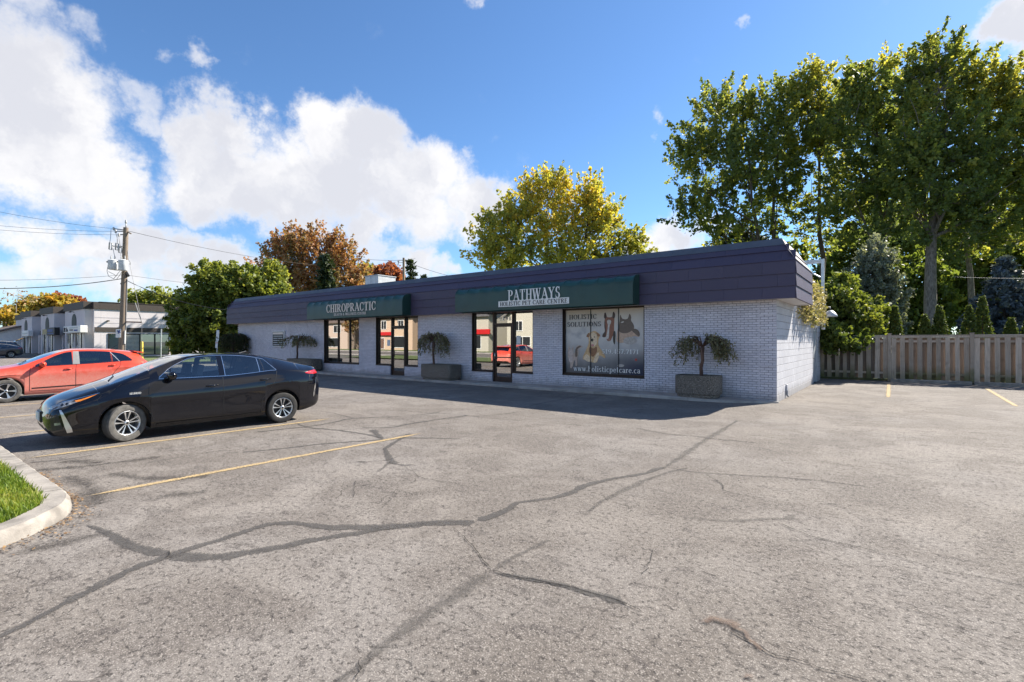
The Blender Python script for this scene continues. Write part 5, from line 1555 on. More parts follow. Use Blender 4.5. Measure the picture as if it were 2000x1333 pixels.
    # arborvitae
    for k, (px, top, w, lab) in enumerate([(1748, 606, 14, 'small clipped cedar nearest the silvery shrub'), (1835, 604, 15, 'pointed cedar just right of the thick maple trunk'), (1806, 622, 15, 'low dark cedar just left of the thick maple trunk'),
                                           (1893, 604, 16, 'broad dark cedar left of the fence post'), (1919, 586, 15, 'tallest pointed cedar beside the blue spruce'), (1975, 628, 16, 'low cedar under the blue spruce'), (2010, 625, 16, 'cedar at the right picture edge')]):
        d = 22.2
        b = foot(px, d); zt = DP(px, top, d).z; wr = w * 1.25 * d / FPX
        r_ = empty('cedar_shrub', b, label=lab, cat='shrub', group='cedars behind the fence')
        mb = MB(); mb.tube([b, b + Vector((0, 0, zt * .9))], [.05, .01], 6); mb.build('trunk', 'bark_red', r_)
        n = 420
        h = rng.random(n) ** .75 * zt; a = rng.uniform(0, 6.283, n); rr = wr * np.minimum(1, (1 - h / zt) * 1.5 + .04) * rng.uniform(.75, 1.05, n)
        c = np.stack([rr * np.cos(a), rr * np.sin(a), h + .05], 1); dd = np.stack([np.cos(a) * .45, np.sin(a) * .45, np.ones(n)], 1); dd /= np.linalg.norm(dd, axis=1)[:, None]
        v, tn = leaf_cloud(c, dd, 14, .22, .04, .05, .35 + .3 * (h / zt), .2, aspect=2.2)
        link('crown', np_mesh('crown', v, np.arange(len(v)).reshape(-1, 4), 'leaf_cedar', tn), r_)
    # conifers
    def conifer(name, label, px, top, d, wpx, leaf, levels, per_level, size, zb=.3, droop=.25, per=26, cat='tree'):
        b = foot(px, d); zt = DP(px, top, d).z; wr = wpx * d / FPX
        r_ = empty(name, b, label=label, cat=cat)
        mb = MB(); mb.tube([b, b + Vector((0, 0, zt))], [.03 * zt * .6 + .05, .015], 7)
        cs, ds, tt = [], [], []
        for i in range(levels):
            f = i / (levels - 1); z = zb + (zt - zb) * f
            R_ = wr * (1 - f) ** .85 + .06
            for k in range(max(4, int(per_level * (1 - f * .75)))):
                a = random.uniform(0, 6.283); L_ = R_ * random.uniform(.75, 1.12)
                tip = Vector((math.cos(a) * L_, math.sin(a) * L_, z - droop * L_ + .1 * L_ * random.random()))
                mb.tube([b + Vector((0, 0, z)), b + tip], [.015 + .01 * (1 - f), .004], 3, cap=False)
                m = max(2, int(L_ / (size * 3.2)))
                for j in range(m):
                    t = .25 + .75 * (j + .5) / m
                    cs.append((tip.x * t, tip.y * t, z + (tip.z - z) * t)); q = Vector((math.cos(a + random.gauss(0, .5)), math.sin(a + random.gauss(0, .5)), -.05 + random.gauss(.05, .2))).normalized(); ds.append(tuple(q))
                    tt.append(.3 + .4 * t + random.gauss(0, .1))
        mb.build('trunk', 'bark_dark', r_)
        v, tn = leaf_cloud(np.array(cs), np.array(ds), per, size * 3.6, size * .85, size, np.array(tt), .15, aspect=2.6, up=.6)
        link('crown', np_mesh('crown', v, np.arange(len(v)).reshape(-1, 4), leaf, tn), r_)
    conifer('blue_spruce', 'blue-grey spruce filling the corner above the fence', 1962, 508, 26, 96, 'needle_blue', 17, 22, .11, 1.0, .3, 24)
    conifer('spruce_tree', 'dark spruce in front of the orange maple behind the shop roof', 636, 505, 52, 34, 'needle_green', 14, 18, .24, 1.5, .25, 22)
    conifer('spruce_tree', 'thin dark spruce top right of the rear utility pole', 803, 512, 75, 18, 'needle_green', 13, 9, .26, 3.0, .3, 16)
    conifer('spruce_tree', 'tiny far spruce top just above the roof line', 827, 541, 90, 10, 'needle_green', 10, 8, .28, 3.0, .3, 14)
    # the yellow maple behind the shop
    tree('maple_tree', 'yellow autumn maple towering behind the middle of the shop roof', foot(1085, 50), [
        lob(1060, 365, 50, 48, 34), lob(1140, 375, 50, 42, 36), lob(1015, 400, 50, 35, 28), lob(975, 430, 50, 42, 28), lob(950, 470, 49, 30, 30), lob(1080, 420, 50, 55, 30), lob(1160, 425, 50, 45, 35), lob(1190, 408, 51, 26, 22), lob(1010, 470, 49, 50, 32, .8), lob(975, 505, 49, 40, 25, .8),
        lob(1130, 480, 50, 60, 32, .75), lob(1075, 500, 50, 60, 30, .65), lob(1215, 465, 51, 28, 28, .9), lob(1245, 465, 51, 20, 26, .8), lob(1190, 495, 50, 40, 24, .8), lob(1230, 500, 51, 25, 20, .6), lob(1075, 340, 50, 20, 16)],
        .42, 'leaf_maple_yellow', 'bark_dark', 760, 40, .215, (2.2, .24), tint=.36, tint_top=.25, tsun=.3, fork=.3, stems=2, updir=.7)
    tree('maple_tree', 'orange-red autumn maple behind the left part of the shop roof', foot(612, 60), [
        lob(545, 470, 60, 30, 24), lob(590, 465, 60, 35, 28), lob(640, 470, 60, 40, 28), lob(670, 490, 60, 32, 30), lob(560, 510, 60, 42, 34), lob(620, 510, 60, 45, 36), lob(690, 520, 60, 28, 30), lob(570, 550, 60, 45, 30), lob(660, 550, 60, 50, 30), lob(700, 550, 60, 24, 24), lob(610, 560, 60, 45, 26), lob(520, 510, 61, 20, 22, .7), lob(520, 520, 62, 28, 20, .5)],
        .4, 'leaf_maple_orange', 'bark_grey', 560, 42, .23, (2.4, .26), tint=.5, tint_top=.2, fork=.3, stems=2, updir=.9)
    tree('maple_tree', 'round lush green maple between the shop and the neighbouring building', foot(452, 40), [
        lob(440, 560, 40, 70, 48), lob(400, 590, 40, 50, 40), lob(375, 610, 39.5, 36, 36), lob(490, 560, 40, 55, 40), lob(520, 580, 40, 38, 40), lob(430, 620, 39, 62, 42), lob(380, 640, 39, 38, 30), lob(460, 660, 39.5, 50, 30), lob(400, 665, 39, 48, 22), lob(360, 668, 38.8, 20, 12, .8), lob(500, 620, 40.5, 60, 45), lob(420, 530, 40, 36, 22), lob(530, 545, 41, 26, 36)],
        .2, 'leaf_lush', 'bark_dark', 800, 62, .20, (.8, .26), tint=.45, tint_top=.55, tsun=.1, fork=.2, updir=.3, shell=.33)
    tree('elm_tree', 'loose yellow-green tree behind the neighbouring building roof', foot(300, 82), [
        lob(275, 580, 82, 25, 16), lob(310, 575, 82, 30, 16), lob(335, 588, 82, 26, 16), lob(260, 592, 82, 18, 12), lob(300, 596, 82, 30, 14)],
        .3, 'leaf_lush', 'bark_dark', 150, 22, .36, (1.6, .5), tint=.55, fork=.5, updir=.4)
    tree('honey_locust', 'wide golden tree above the arched shop fronts', foot(85, 105), [
        lob(60, 600, 105, 24, 14), lob(90, 590, 105, 28, 14), lob(115, 592, 105, 22, 14), lob(80, 604, 105, 40, 10), lob(40, 608, 105, 20, 10)],
        .3, 'leaf_gold', 'bark_dark', 300, 26, .5, (2.0, .6), tint=.5, fork=.5, updir=.2)
    tree('maple_tree', 'russet tree top right of the golden tree', foot(128, 125), [lob(120, 585, 125, 22, 10), lob(140, 588, 125, 16, 9), lob(150, 592, 125, 16, 6)],
        .3, 'leaf_red', 'bark_dark', 160, 24, .55, (2.2, .6), tint=.4, fork=.6)
    tree('maple_tree', 'red-leaved small tree top beyond the rooftop unit', foot(760, 80), [lob(757, 530, 80, 22, 14), lob(775, 540, 80, 12, 10), lob(742, 540, 80, 14, 10)],
        .25, 'leaf_red', 'bark_dark', 130, 24, .42, (1.8, .5), tint=.55, fork=.6)
    tree('elm_tree', 'pale green tree top left of the rooftop unit', foot(722, 85), [lob(720, 528, 85, 16, 14), lob(728, 545, 85, 18, 14)],
        .25, 'leaf_maple_yellow', 'bark_dark', 110, 22, .45, (1.6, .5), tint=.12, fork=.6)
    tree('small_tree', 'nearly bare thin tree at the left picture edge', foot(32, 92), [lob(30, 575, 92, 24, 16), lob(10, 615, 92, 16, 10), lob(55, 580, 92, 16, 12)],
        .22, 'leaf_maple_orange', 'bark_grey', 40, 4, .3, (2.2, .5), tint=.2, fork=.45)
    tree('small_tree', 'thin orange-leaved tree low at the left picture edge', foot(8, 88), [lob(5, 612, 88, 14, 10), lob(22, 622, 88, 10, 8)], .15, 'leaf_gold', 'bark_dark', 60, 20, .35, (1.2, .4), tint=.6, fork=.5)
    # trees over the road, seen in the shop windows
    for k, (x, y, lab, leaf) in enumerate([(-58, -27, 'street tree across the road by the stucco house', 'leaf_maple_yellow'), (-34, -30, 'street tree across the road by the siding house', 'leaf_lush'), (-86, -30, 'street tree across the road farthest along', 'leaf_maple_orange')]):
        tree('street_tree', lab, (x, y, 0), [((x, y, 6.5), (2.6, 2.6, 2.6), 1), ((x + 1, y, 8), (2, 2, 2), .8), ((x - 1.4, y, 5.5), (2, 2, 1.8), .8)], .2, leaf, 'bark_dark', 110, 24, .3, (.9, .35), tint=.35, group='street trees across the road')
big_trees()

def ivy():
    c = []; dd = []
    for _ in range(190):
        y = random.uniform(18.6, 23.6); z = random.uniform(2.75, 3.85) - .35 * random.random()
        c.append((XR + .08 + random.random() * .18, y, z)); dd.append((.5, random.gauss(0, .3), -.8))
    c = np.array(c); dd = np.array(dd); dd /= np.linalg.norm(dd, axis=1)[:, None]
    v, tn = leaf_cloud(c, dd, 26, .45, .10, .085, .45 + .25 * rng.random(len(c)), .25, aspect=1.2)
    base = Vector((XR + .1, 21, 2.7)); r_ = empty('wall_ivy', base, label='yellowing ivy hanging from the side parapet of the shop', cat='ivy')
    link('foliage', np_mesh('foliage', v - np.array(tuple(base)), np.arange(len(v)).reshape(-1, 4), 'leaf_ivy', tn), r_)
    w = MB()
    for _ in range(16):
        y = random.uniform(18.8, 23.4); w.tube([(XR + .06, y, 3.6), (XR + .09, y + random.gauss(0, .2), 3.2), (XR + .12, y + random.gauss(0, .3), 2.7)], .008, 4)
    w.build('stem', 'bark_dark', r_)
ivy()

# ---------------------------------------------------------------- planters with weeping trees
def weeping(px, top, wl, wr, d_y, zpot, label, seed, bias=None, stem_px=None, hang=.55, dense=1.0, leafmat='leaf_weeping'):
    random.seed(seed)
    b = PY(px, 700, d_y); b.z = zpot
    zt = PY(px, top, d_y).z
    k = (PY(px + 1, 700, d_y) - PY(px, 700, d_y)).length
    r_ = empty('weeping_tree', b, label=label, cat='tree', group='weeping trees in the planters')
    mb = MB(); fork = zpot + (zt - zpot) * .72
    tp = Vector((b.x + .04, b.y, fork)) if stem_px is None else Vector((PY(stem_px, 700, d_y).x, b.y, fork))
    mb.tube(curve_pts(b - Vector((0, 0, .12)), tp, .02, 5, .02), [.055, .05, .046, .045, .05, .06], 9)
    cs, ds, tt = [], [], []
    nb = int(30 * dense)
    for i in range(nb):
        a = random.uniform(0, 6.283) if bias is None else random.choice((0, math.pi)) + random.gauss(0, bias)
        sx = math.cos(a); sy = math.sin(a)
        reach = (wr if sx > 0 else wl) * k * random.uniform(.45, 1.05)
        ex = Vector((sx * reach, sy * reach * .45, 0))
        crest = zt - fork
        p1 = tp + ex * .35 + Vector((0, 0, crest * random.uniform(.45, 1.0)))
        p2 = tp + ex * .75 + Vector((0, 0, crest * random.uniform(.35, .85)))
        p3 = tp + ex + Vector((0, 0, crest * random.uniform(-.1, .3)))
        p4 = p3 + Vector((sx * .06, sy * .03, -hang * random.uniform(.3, 1.0)))
        mb.tube([tp, p1, p2, p3, p4], [.022, .014, .009, .006, .003], 5)
        for (q0, q1, m) in ((p1, p2, 3), (p2, p3, 5), (p3, p4, 6)):
            for j in range(m):
                t = random.random(); c = q0.lerp(q1, t)
                if c.y > YW - .12: c.y = YW - .12 - random.random() * .1
                cs.append(tuple(c + Vector((random.gauss(0, .04), random.gauss(0, .03), random.gauss(0, .03))))); q = ((q1 - q0).normalized() + Vector((random.gauss(0, .3), random.gauss(0, .3), -.7))).normalized(); ds.append(tuple(q)); tt.append(random.uniform(.15, .7))
    mb.build('trunk', 'bark_red', r_, smooth=True)
    v, tn = leaf_cloud(np.array(cs), np.array(ds), 6 if dense < 2 else 11, .24, .022, .036, np.array(tt), .2, aspect=2.0)
    v[:, 1] = np.minimum(v[:, 1], YW - .04)
    v -= np.array(tuple(b))
    link('crown', np_mesh('crown', v, np.arange(len(v)).reshape(-1, 4), leafmat, tn), r_)
    return r_
def planter(px0, px1, ytop, ybot, Yf, label, shape='round'):
    a, b = PY(px0, 750, Yf), PY(px1, 750, Yf)
    w = (b.x - a.x); cx = (a.x + b.x) / 2
    z1 = PY((px0 + px1) / 2, ytop, Yf).z; dep = min(.92, YW - .06 - Yf); cy = Yf + dep / 2
    r_ = empty('planter', (cx, cy, WZ0), label=label, cat='planter', group='aggregate planters along the shop front')
    n = 32
    def ring(s, z, sq):
        out = []
        for k in range(n):
            t = 2 * math.pi * k / n; c, sn = math.cos(t), math.sin(t)
            e = sq
            x = math.copysign(abs(c) ** e, c) * w / 2 * s; y = math.copysign(abs(sn) ** e, sn) * dep / 2 * s
            out.append((cx + x, cy + y, z))
        return out
    sq = .45 if shape == 'round' else .32
    rings = [ring(.90, WZ0, sq), ring(.92, WZ0 + .08, sq), ring(.985, WZ0 + .10, sq), ring(1.0, WZ0 + .16, sq), ring(1.0, z1 - .04, sq), ring(.985, z1, sq), ring(.86, z1, sq), ring(.84, z1 - .12, sq)]
    mb = MB(); vs = [p for r in rings for p in r]
    fs = [(i * n + k, i * n + (k + 1) % n, (i + 1) * n + (k + 1) % n, (i + 1) * n + k) for i in range(len(rings) - 1) for k in range(n)]
    mb.add(vs, fs); mb.build('bowl', 'exposed_aggregate', r_, smooth='auto')
    mb = MB(); mb.add(ring(.845, z1 - .09, sq), [tuple(range(n))]); mb.build('soil', 'soil', r_)
    return z1 - .09, cy, cx
random.seed(21)
z, cy, cx = planter(1314, 1399, 734.5, 779, 14.24, 'large rounded aggregate planter nearest the building corner')
weeping(1369, 655, 56, 58, cy, z, 'weeping tree with two drooping sides in the planter nearest the corner', 5, .55, hang=.5, dense=1.2, stem_px=1372)
z, cy, cx = planter(818, 876, 712.5, 743, 14.22, 'boxy aggregate planter between the two shopfronts', 'box')
weeping(846, 650, 28, 36, cy, z, 'weeping tree with a spiky tuft in the planter between the shopfronts', 9, .8, hang=.65, dense=1.2)
z, cy, cx = planter(556, 603, 701.5, 724, 14.22, 'dark aggregate planter partly hidden behind the black car', 'box')
weeping(580.5, 655, 28, 27, cy, z, 'flat-topped weeping tree in the planter behind the black car', 12, hang=.22, dense=.9)
z, cy, cx = planter(432, 476, 694, 712, 14.3, 'aggregate planter at the far left end of the shop', 'box')
weeping(456, 652, 20, 22, cy, z, 'dense dark round weeping tree at the far left end of the shop', 15, hang=1.1, dense=3.2, leafmat='leaf_dark')
random.seed(77)

# ================================================================ CARS
from mathutils.geometry import tessellate_polygon
def pchip(pts):
    x = np.array([p[0] for p in pts], float); y = np.array([p[1] for p in pts], float)
    h = np.diff(x); d = np.diff(y) / h
    m = np.zeros_like(x)
    for i in range(1, len(x) - 1):
        if d[i - 1] * d[i] > 0:
            w1, w2 = 2 * h[i] + h[i - 1], h[i] + 2 * h[i - 1]
            m[i] = (w1 + w2) / (w1 / d[i - 1] + w2 / d[i])
    m[0], m[-1] = d[0], d[-1]
    def f(q):
        q = min(max(q, x[0]), x[-1])
        i = min(max(int(np.searchsorted(x, q)) - 1, 0), len(x) - 2)
        t = (q - x[i]) / h[i]
        return (2 * t ** 3 - 3 * t ** 2 + 1) * y[i] + (t ** 3 - 2 * t ** 2 + t) * h[i] * m[i] + (-2 * t ** 3 + 3 * t ** 2) * y[i + 1] + (t ** 3 - t ** 2) * h[i] * m[i + 1]
    return f
LOW_T = [0, .10, .25, .42, .60, .78, .90, 1.0]
class Car:
    def __init__(s, name, label, spec, paint, loc, rz, glass='car_glass', group=None, cat='car'):
        s.sp = spec; s.paint = paint; s.glass = glass
        s.root = empty(name, loc, rz, label=label, cat=cat, group=group)
        s.f = {k: pchip(spec[k]) for k in ('zc', 'zt', 'zb', 'zsh', 'W', 'wr', 'zlow', 'zgt')}
        s.stations()
    def section(s, x, side=0):
        sp = s.sp; f = s.f
        W, zl = f['W'](x), f['zlow'](x)
        for xa in sp['axles']:
            if abs(x - xa) < sp['arch'] - 1e-6 or (abs(abs(x - xa) - sp['arch']) < 1e-6 and side):
                zl = max(zl, sp['hub'] + math.sqrt(max(sp['arch'] ** 2 - (x - xa) ** 2, 0)))
        zsh = max(f['zsh'](x), zl + .035)
        zb = max(f['zb'](x), zsh + .02); zt = max(f['zt'](x), zb + .012); zc = max(f['zc'](x), zt + .004)
        wr = f['wr'](x); wb = W * sp.get('kb', .925)
        wr = min(wr, wb * .985)
        fy = [.945, .968, .982, .984, .986, .996, 1.0, .990]
        rows = [(0.0, zl), (W * .80, zl), (W * .925, zl + .0)]
        rows += [(W * fy[i], zl + (zsh - zl) * LOW_T[i]) for i in range(1, 8)]
        for t in (.3, .65):
            rows.append((W * .99 + (wb - W * .99) * t ** 1.3, zsh + (zb - zsh) * t))
        rows.append((wb, zb))
        zg = min(max(f['zgt'](x), zb + .016), zt - .006)
        for (z, ) in ((zb + .010,), (zb + (zg - zb) * .4,), (zb + (zg - zb) * .75,), (zg,)):
            t = (z - zb) / (zt - zb)
            rows.append((wb + (wr - wb) * t + .022 * math.sin(math.pi * t), z))
        rows.append((wr, zt))
        for q in (.10, .3, .55, .8, 1.0):
            rows.append((wr * (1 - q), zt + (zc - zt) * math.sin(q * math.pi / 2) ** .9))
        return rows
    def stations(s):
        sp = s.sp
        xs = set(np.round(np.concatenate([np.arange(0, .3, .02), np.arange(.3, sp['L'] - .3, .045), np.arange(sp['L'] - .3, sp['L'] + .001, .02), [sp['L']]]), 4))
        st = []
        for v in sp['cuts']: xs.add(round(v, 4))
        for xa in sp['axles']:
            for k in range(-8, 9):
                xs.add(round(xa + sp['arch'] * math.sin(math.pi / 2 * k / 8.0) * .9995, 4))
        xs = sorted(x for x in xs if 0 <= x <= sp['L'])
        out = [xs[0]]
        for x in xs[1:]:
            if x - out[-1] > .007 or x in [round(v, 4) for v in sp['cuts']]: out.append(x)
        for x in out: st.append((x, 0))
        for xa in sp['axles']:
            st += [(xa - sp['arch'], 0), (xa - sp['arch'], 1), (xa + sp['arch'], 1), (xa + sp['arch'], 2)]
        st.sort(key=lambda t: (t[0], t[1]))
        s.st = st
        s.sec = [s.section(x, 1 if sd == 1 else 0) for x, sd in st]
        s.xs = np.array([x for x, _ in st])
    def side_y(s, x, z):
        i = int(np.clip(np.searchsorted(s.xs, x) - 1, 0, len(s.xs) - 2))
        def at(sec):
            r = sec[2:18]
            for a, b in zip(r[:-1], r[1:]):
                if z <= b[1]:
                    t = 0 if b[1] - a[1] < 1e-9 else max(0, (z - a[1]) / (b[1] - a[1]))
                    return a[0] + (b[0] - a[0]) * t
            return r[-1][0]
        x0, x1 = s.xs[i], s.xs[i + 1]
        t = 0 if x1 - x0 < 1e-9 else min(max((x - x0) / (x1 - x0), 0), 1)
        return at(s.sec[i]) * (1 - t) + at(s.sec[i + 1]) * t
    def shell(s):
        sp = s.sp; n = len(s.st); m = len(s.sec[0])
        win = sp['windows']            # list of (x0, x1, name)
        G_ = {}
        def put(key, quad):
            G_.setdefault(key, []).append(quad)
        gb, gt = 13, 16                # glass rows: index of belt lip and of glass top
        for i in range(n - 1):
            xm = (s.st[i][0] + s.st[i + 1][0]) / 2
            for j in range(m - 1):
                key = 'body'
                if gb <= j < gt:
                    for (a, b, nm) in win:
                        if a <= xm <= b: key = nm
                    for (a, b) in sp.get('black', ()):
                        if a <= xm <= b: key = 'pillar'
                if j >= 18 and sp['wind'][0] <= xm <= sp['wind'][1]: key = 'windscreen'
                if j >= 18 and sp['rear'][0] <= xm <= sp['rear'][1]: key = 'rear_window'
                if j in (0, 1): key = 'underbody'
                put(key, (i, j))
        for key, quads in G_.items():
            sides = (1, -1)
            groups = [(sides, key)] if key in ('body', 'windscreen', 'rear_window', 'underbody') else [((1,), key), ((-1,), key)]
            for (sd, nm) in groups:
                mb = MB(); idx = {}
                def vid(i, j, sg):
                    y, z = s.sec[i][j]
                    if y == 0.0: sg = 1
                    k = (i, j, sg)
                    if k not in idx:
                        idx[k] = len(mb.v); mb.v.append((s.st[i][0], sg * y, z)); mb.tint.append(0)
                    return idx[k]
                for sg in sd:
                    for (i, j) in quads:
                        q = [vid(i, j, sg), vid(i + 1, j, sg), vid(i + 1, j + 1, sg), vid(i, j + 1, sg)]
                        q = list(dict.fromkeys(q))
                        if len(q) >= 3: mb.f.append(tuple(q if sg < 0 else q[::-1]))
                    if key == 'body':
                        for i, rev in ((0, 0), (n - 1, 1)):
                            ring = [vid(i, j, sg) for j in range(2, m)] + [mb_c for mb_c in ()]
                            y0 = len(mb.v); mb.v.append((s.st[i][0], 0, (s.sec[i][2][1] + s.sec[i][-1][1]) / 2)); mb.tint.append(0)
                            mb.v.append((s.st[i][0], 0, s.sec[i][2][1])); mb.tint.append(0)
                            full = [y0 + 1] + ring
                            for a, b in zip(full[:-1], full[1:]): mb.f.append((y0, a, b) if (sg > 0) ^ bool(rev) else (y0, b, a))
                mat = {'body': s.paint, 'underbody': 'black_plastic', 'pillar': s.paint, 'windscreen': 'windscreen_glass'}.get(nm, s.glass)
                mb.build(nm, mat, s.root, smooth='auto' if nm == 'body' else True, local=True)
    # things laid on the flanks, both sides unless told otherwise
    def patch(s, name, pts, mat, off=.004, sides=(1, -1), res=.06, parent=None):
        tri = tessellate_polygon([[Vector((p[0], p[1], 0)) for p in pts]])
        tris = [[pts[i] for i in t] for t in tri]
        done = []
        while tris:
            t = tris.pop()
            e = [math.dist(t[k], t[(k + 1) % 3]) for k in range(3)]
            k = max(range(3), key=lambda q: e[q])
            if e[k] > res:
                a, b, c = t[k], t[(k + 1) % 3], t[(k + 2) % 3]
                mid = ((a[0] + b[0]) / 2, (a[1] + b[1]) / 2)
                tris += [[a, mid, c], [mid, b, c]]
            else: done.append(t)
        o = None
        for sg in sides:
            mb = MB()
            for t in done:
                ar = (t[1][0] - t[0][0]) * (t[2][1] - t[0][1]) - (t[2][0] - t[0][0]) * (t[1][1] - t[0][1])
                vs = [(p[0], sg * (s.side_y(p[0], p[1]) + off), p[1]) for p in t]
                mb.add(vs, [(0, 1, 2) if (ar > 0) == (sg < 0) else (0, 2, 1)])
            o = mb.build(name, mat, parent or s.root, local=True)
        return o
    def strip(s, name, pts, w, mat, off=.003, sides=(1, -1), step=.04):
        dense = []
        for a, b in zip(pts[:-1], pts[1:]):
            k = max(1, int(math.dist(a, b) / step))
            dense += [(a[0] + (b[0] - a[0]) * i / k, a[1] + (b[1] - a[1]) * i / k) for i in range(k)]
        dense.append(pts[-1])
        for sg in sides:
            mb = MB(); vs = []
            for i, p in enumerate(dense):
                a, b = dense[max(i - 1, 0)], dense[min(i + 1, len(dense) - 1)]
                t = Vector((b[0] - a[0], b[1] - a[1])).normalized(); nn = Vector((-t.y, t.x)) * (w / 2)
                for q in (-1, 1):
                    x, z = p[0] + nn.x * q, p[1] + nn.y * q
                    vs.append((x, sg * (s.side_y(x, z) + off), z))
            mb.add(vs, [(2 * i, 2 * i + 2, 2 * i + 3, 2 * i + 1) if sg < 0 else (2 * i, 2 * i + 1, 2 * i + 3, 2 * i + 2) for i in range(len(dense) - 1)])
            mb.build(name, mat, s.root, local=True)
    def handle(s, x, z, w=.20, mat=None):
        for sg in (1, -1):
            y = s.side_y(x, z)
            mb = MB(); mb.tube([(x - w / 2, sg * (y - .005), z - .004), (x - w * .3, sg * (y + .028), z), (x + w * .3, sg * (y + .028), z + .006), (x + w / 2, sg * (y - .005), z + .008)], [.010, .014, .014, .010], 8)
            mb.build('door_handle', mat or s.paint, s.root, smooth=True, local=True)
            mb = MB(); mb.lathe([(0, .0015), (.045, .001), (.05, 0)], (x - w * .05, 0, 0), 'y', 14)
            mb.v = [(v[0], sg * (s.side_y(v[0], z + v[2] * .6) + .002), z + v[2] * .6) for v in mb.v]; mb.build('handle_recess', 'black_plastic', s.root, local=True)
    def mirror(s, x, z, mat=None):
        for sg in (1, -1):
            y = s.side_y(x, z) - .01
            mb = MB(); rings = []
            for k, (u, r_) in enumerate(((0, .02), (.05, .055), (.11, .078), (.17, .080), (.215, .062), (.235, .015))):
                rings.append([(x - .035 + .075 * math.cos(a) * r_ / .08 + .02 * (u > .1), sg * (y + u), z + .055 + math.sin(a) * r_ * .95 + u * .1) for a in [2 * math.pi * i / 12 for i in range(12)]])
            mb.add([p for r in rings for p in r], [(i * 12 + k, i * 12 + (k + 1) % 12, (i + 1) * 12 + (k + 1) % 12, (i + 1) * 12 + k) for i in range(5) for k in range(12)])
            m_ = mb.build('wing_mirror', mat or s.paint, s.root, smooth=True, local=True)
            mb = MB(); mb.bbox(x - .03, x + .03, min(sg * (y - .01), sg * (y + .09)), max(sg * (y - .01), sg * (y + .09)), z - .01, z + .03, .006); mb.build('mirror_foot', 'black_plastic', m_, local=True)
    def wheel(s, x, sg, steer=0.0, style='ten', r=.31, w=.20, dusty=False):
        hub = s.sp['hub']
        y = sg * (s.sp['track'])
        e = bpy.data.objects.new('wheel', None); C.objects.link(e); e.parent = s.root; e.location = (x, y, hub); e.rotation_euler = (0, 0, steer)
        rr = r
        mb = MB(); h = w / 2; ri = rr * .66
        prof = [(ri, -h * .8), (ri + .012, -h * .95), (rr * .82, -h), (rr * .94, -h * .92), (rr * .985, -h * .72), (rr, -h * .45), (rr, h * .45), (rr * .985, h * .72), (rr * .94, h * .92), (rr * .82, h), (ri + .012, h * .95), (ri, h * .8)]
        mb.lathe(prof, (0, 0, 0), 'y', 40); 
        # tread grooves
        mb.build('tyre', 'rubber_dusty' if dusty else 'rubber', e, smooth='auto', local=True)
        gv = MB()
        for q in (-.5, -.17, .17, .5): gv.lathe([(rr + .001, h * q - .006), (rr + .0015, h * q), (rr + .001, h * q + .006)], (0, 0, 0), 'y', 40)
        gv.build('tread_groove', 'black_plastic', e, local=True)
        rim = MB(); f = sg
        rim.lathe([(ri * 1.0, h * .8 * f), (ri * .985, h * .86 * f), (ri * .93, h * .80 * f), (ri * .90, h * .3 * f), (ri * .88, -h * .5 * f)], (0, 0, 0), 'y', 36)
        rim.build('rim', 'alloy', e, smooth=True, local=True)
        back = MB(); back.lathe([(0.001, -h * .1 * f), (ri * .9, -h * .1 * f)], (0, 0, 0), 'y', 24); back.build('brake_disc', 'black_plastic', e, local=True)
        sp_ = MB(); n = 10 if style == 'ten' else 5
        for k in range(n):
            base = 2 * math.pi * k / n
            if style == 'ten': base = 2 * math.pi * (k // 2) / 5 + (.22 if k % 2 else -.22) + .3
            w0, w1 = (.20, .135) if style == 'ten' else (.34, .30)
            pts = []
            for (rd, ww, yy) in ((ri * .16, w0 * .9, .60), (ri * .55, w1 * .9, .70), (ri * .95, w1 * 1.15, .80)):
                for q in (-1, 1):
                    an = base + q * ww * (.5 if rd > ri * .3 else .9)
                    pts.append((rd * math.cos(an), h * yy * f, rd * math.sin(an)))
            pb = [(p[0], p[1] - .03 * f, p[2]) for p in pts]
            fs = [(0, 1, 3, 2), (2, 3, 5, 4), (6, 8, 9, 7), (8, 10, 11, 9), (0, 2, 8, 6), (2, 4, 10, 8), (1, 7, 9, 3), (3, 9, 11, 5), (4, 5, 11, 10)]
            sp_.add(pts + pb, fs if f < 0 else [q[::-1] for q in fs])
        sp_.lathe([(.001, h * .74 * f), (ri * .13, h * .73 * f), (ri * .19, h * .66 * f), (ri * .2, h * .3 * f)], (0, 0, 0), 'y', 18)
        sp_.build('spokes', 'alloy', e, smooth='auto', local=True)
        cap = MB(); cap.lathe([(.001, h * .76 * f), (ri * .1, h * .755 * f)], (0, 0, 0), 'y', 14); cap.build('hub_cap', 'black_plastic', e, local=True)
    def seats(s, xs, zs=.42, top=1.10, dark='seat_cloth'):
        for x in xs:
            for y in (-.36, .36):
                mb = MB(); mb.bbox(x - .28, x + .26, y - .25, y + .25, zs - .15, zs + .14, .05)
                mb.prism([(x + .16, zs + .1), (x + .30, zs + .1), (x + .44, top - .16), (x + .34, top - .14)], 'y', y - .23, y + .23)
                mb.build('seat', dark, s.root, smooth='auto', local=True)
                mb = MB(); mb.prism([(x + .36, top - .10), (x + .46, top - .12), (x + .49, top + .08), (x + .40, top + .10)], 'y', y - .13, y + .13)
                mb.tube([(x + .40, y - .05, top - .2), (x + .42, y - .05, top)], .008, 5); mb.tube([(x + .40, y + .05, top - .2), (x + .42, y + .05, top)], .008, 5)
                mb.build('headrest', dark, s.root, local=True)
        mb = MB(); x0 = s.sp['wind'][0] + .22; mb.prism([(x0, .62), (x0 + .5, .62), (x0 + .45, .90), (x0 + .05, .93)], 'y', -.66, .66); mb.build('dashboard', 'black_plastic', s.root, local=True)
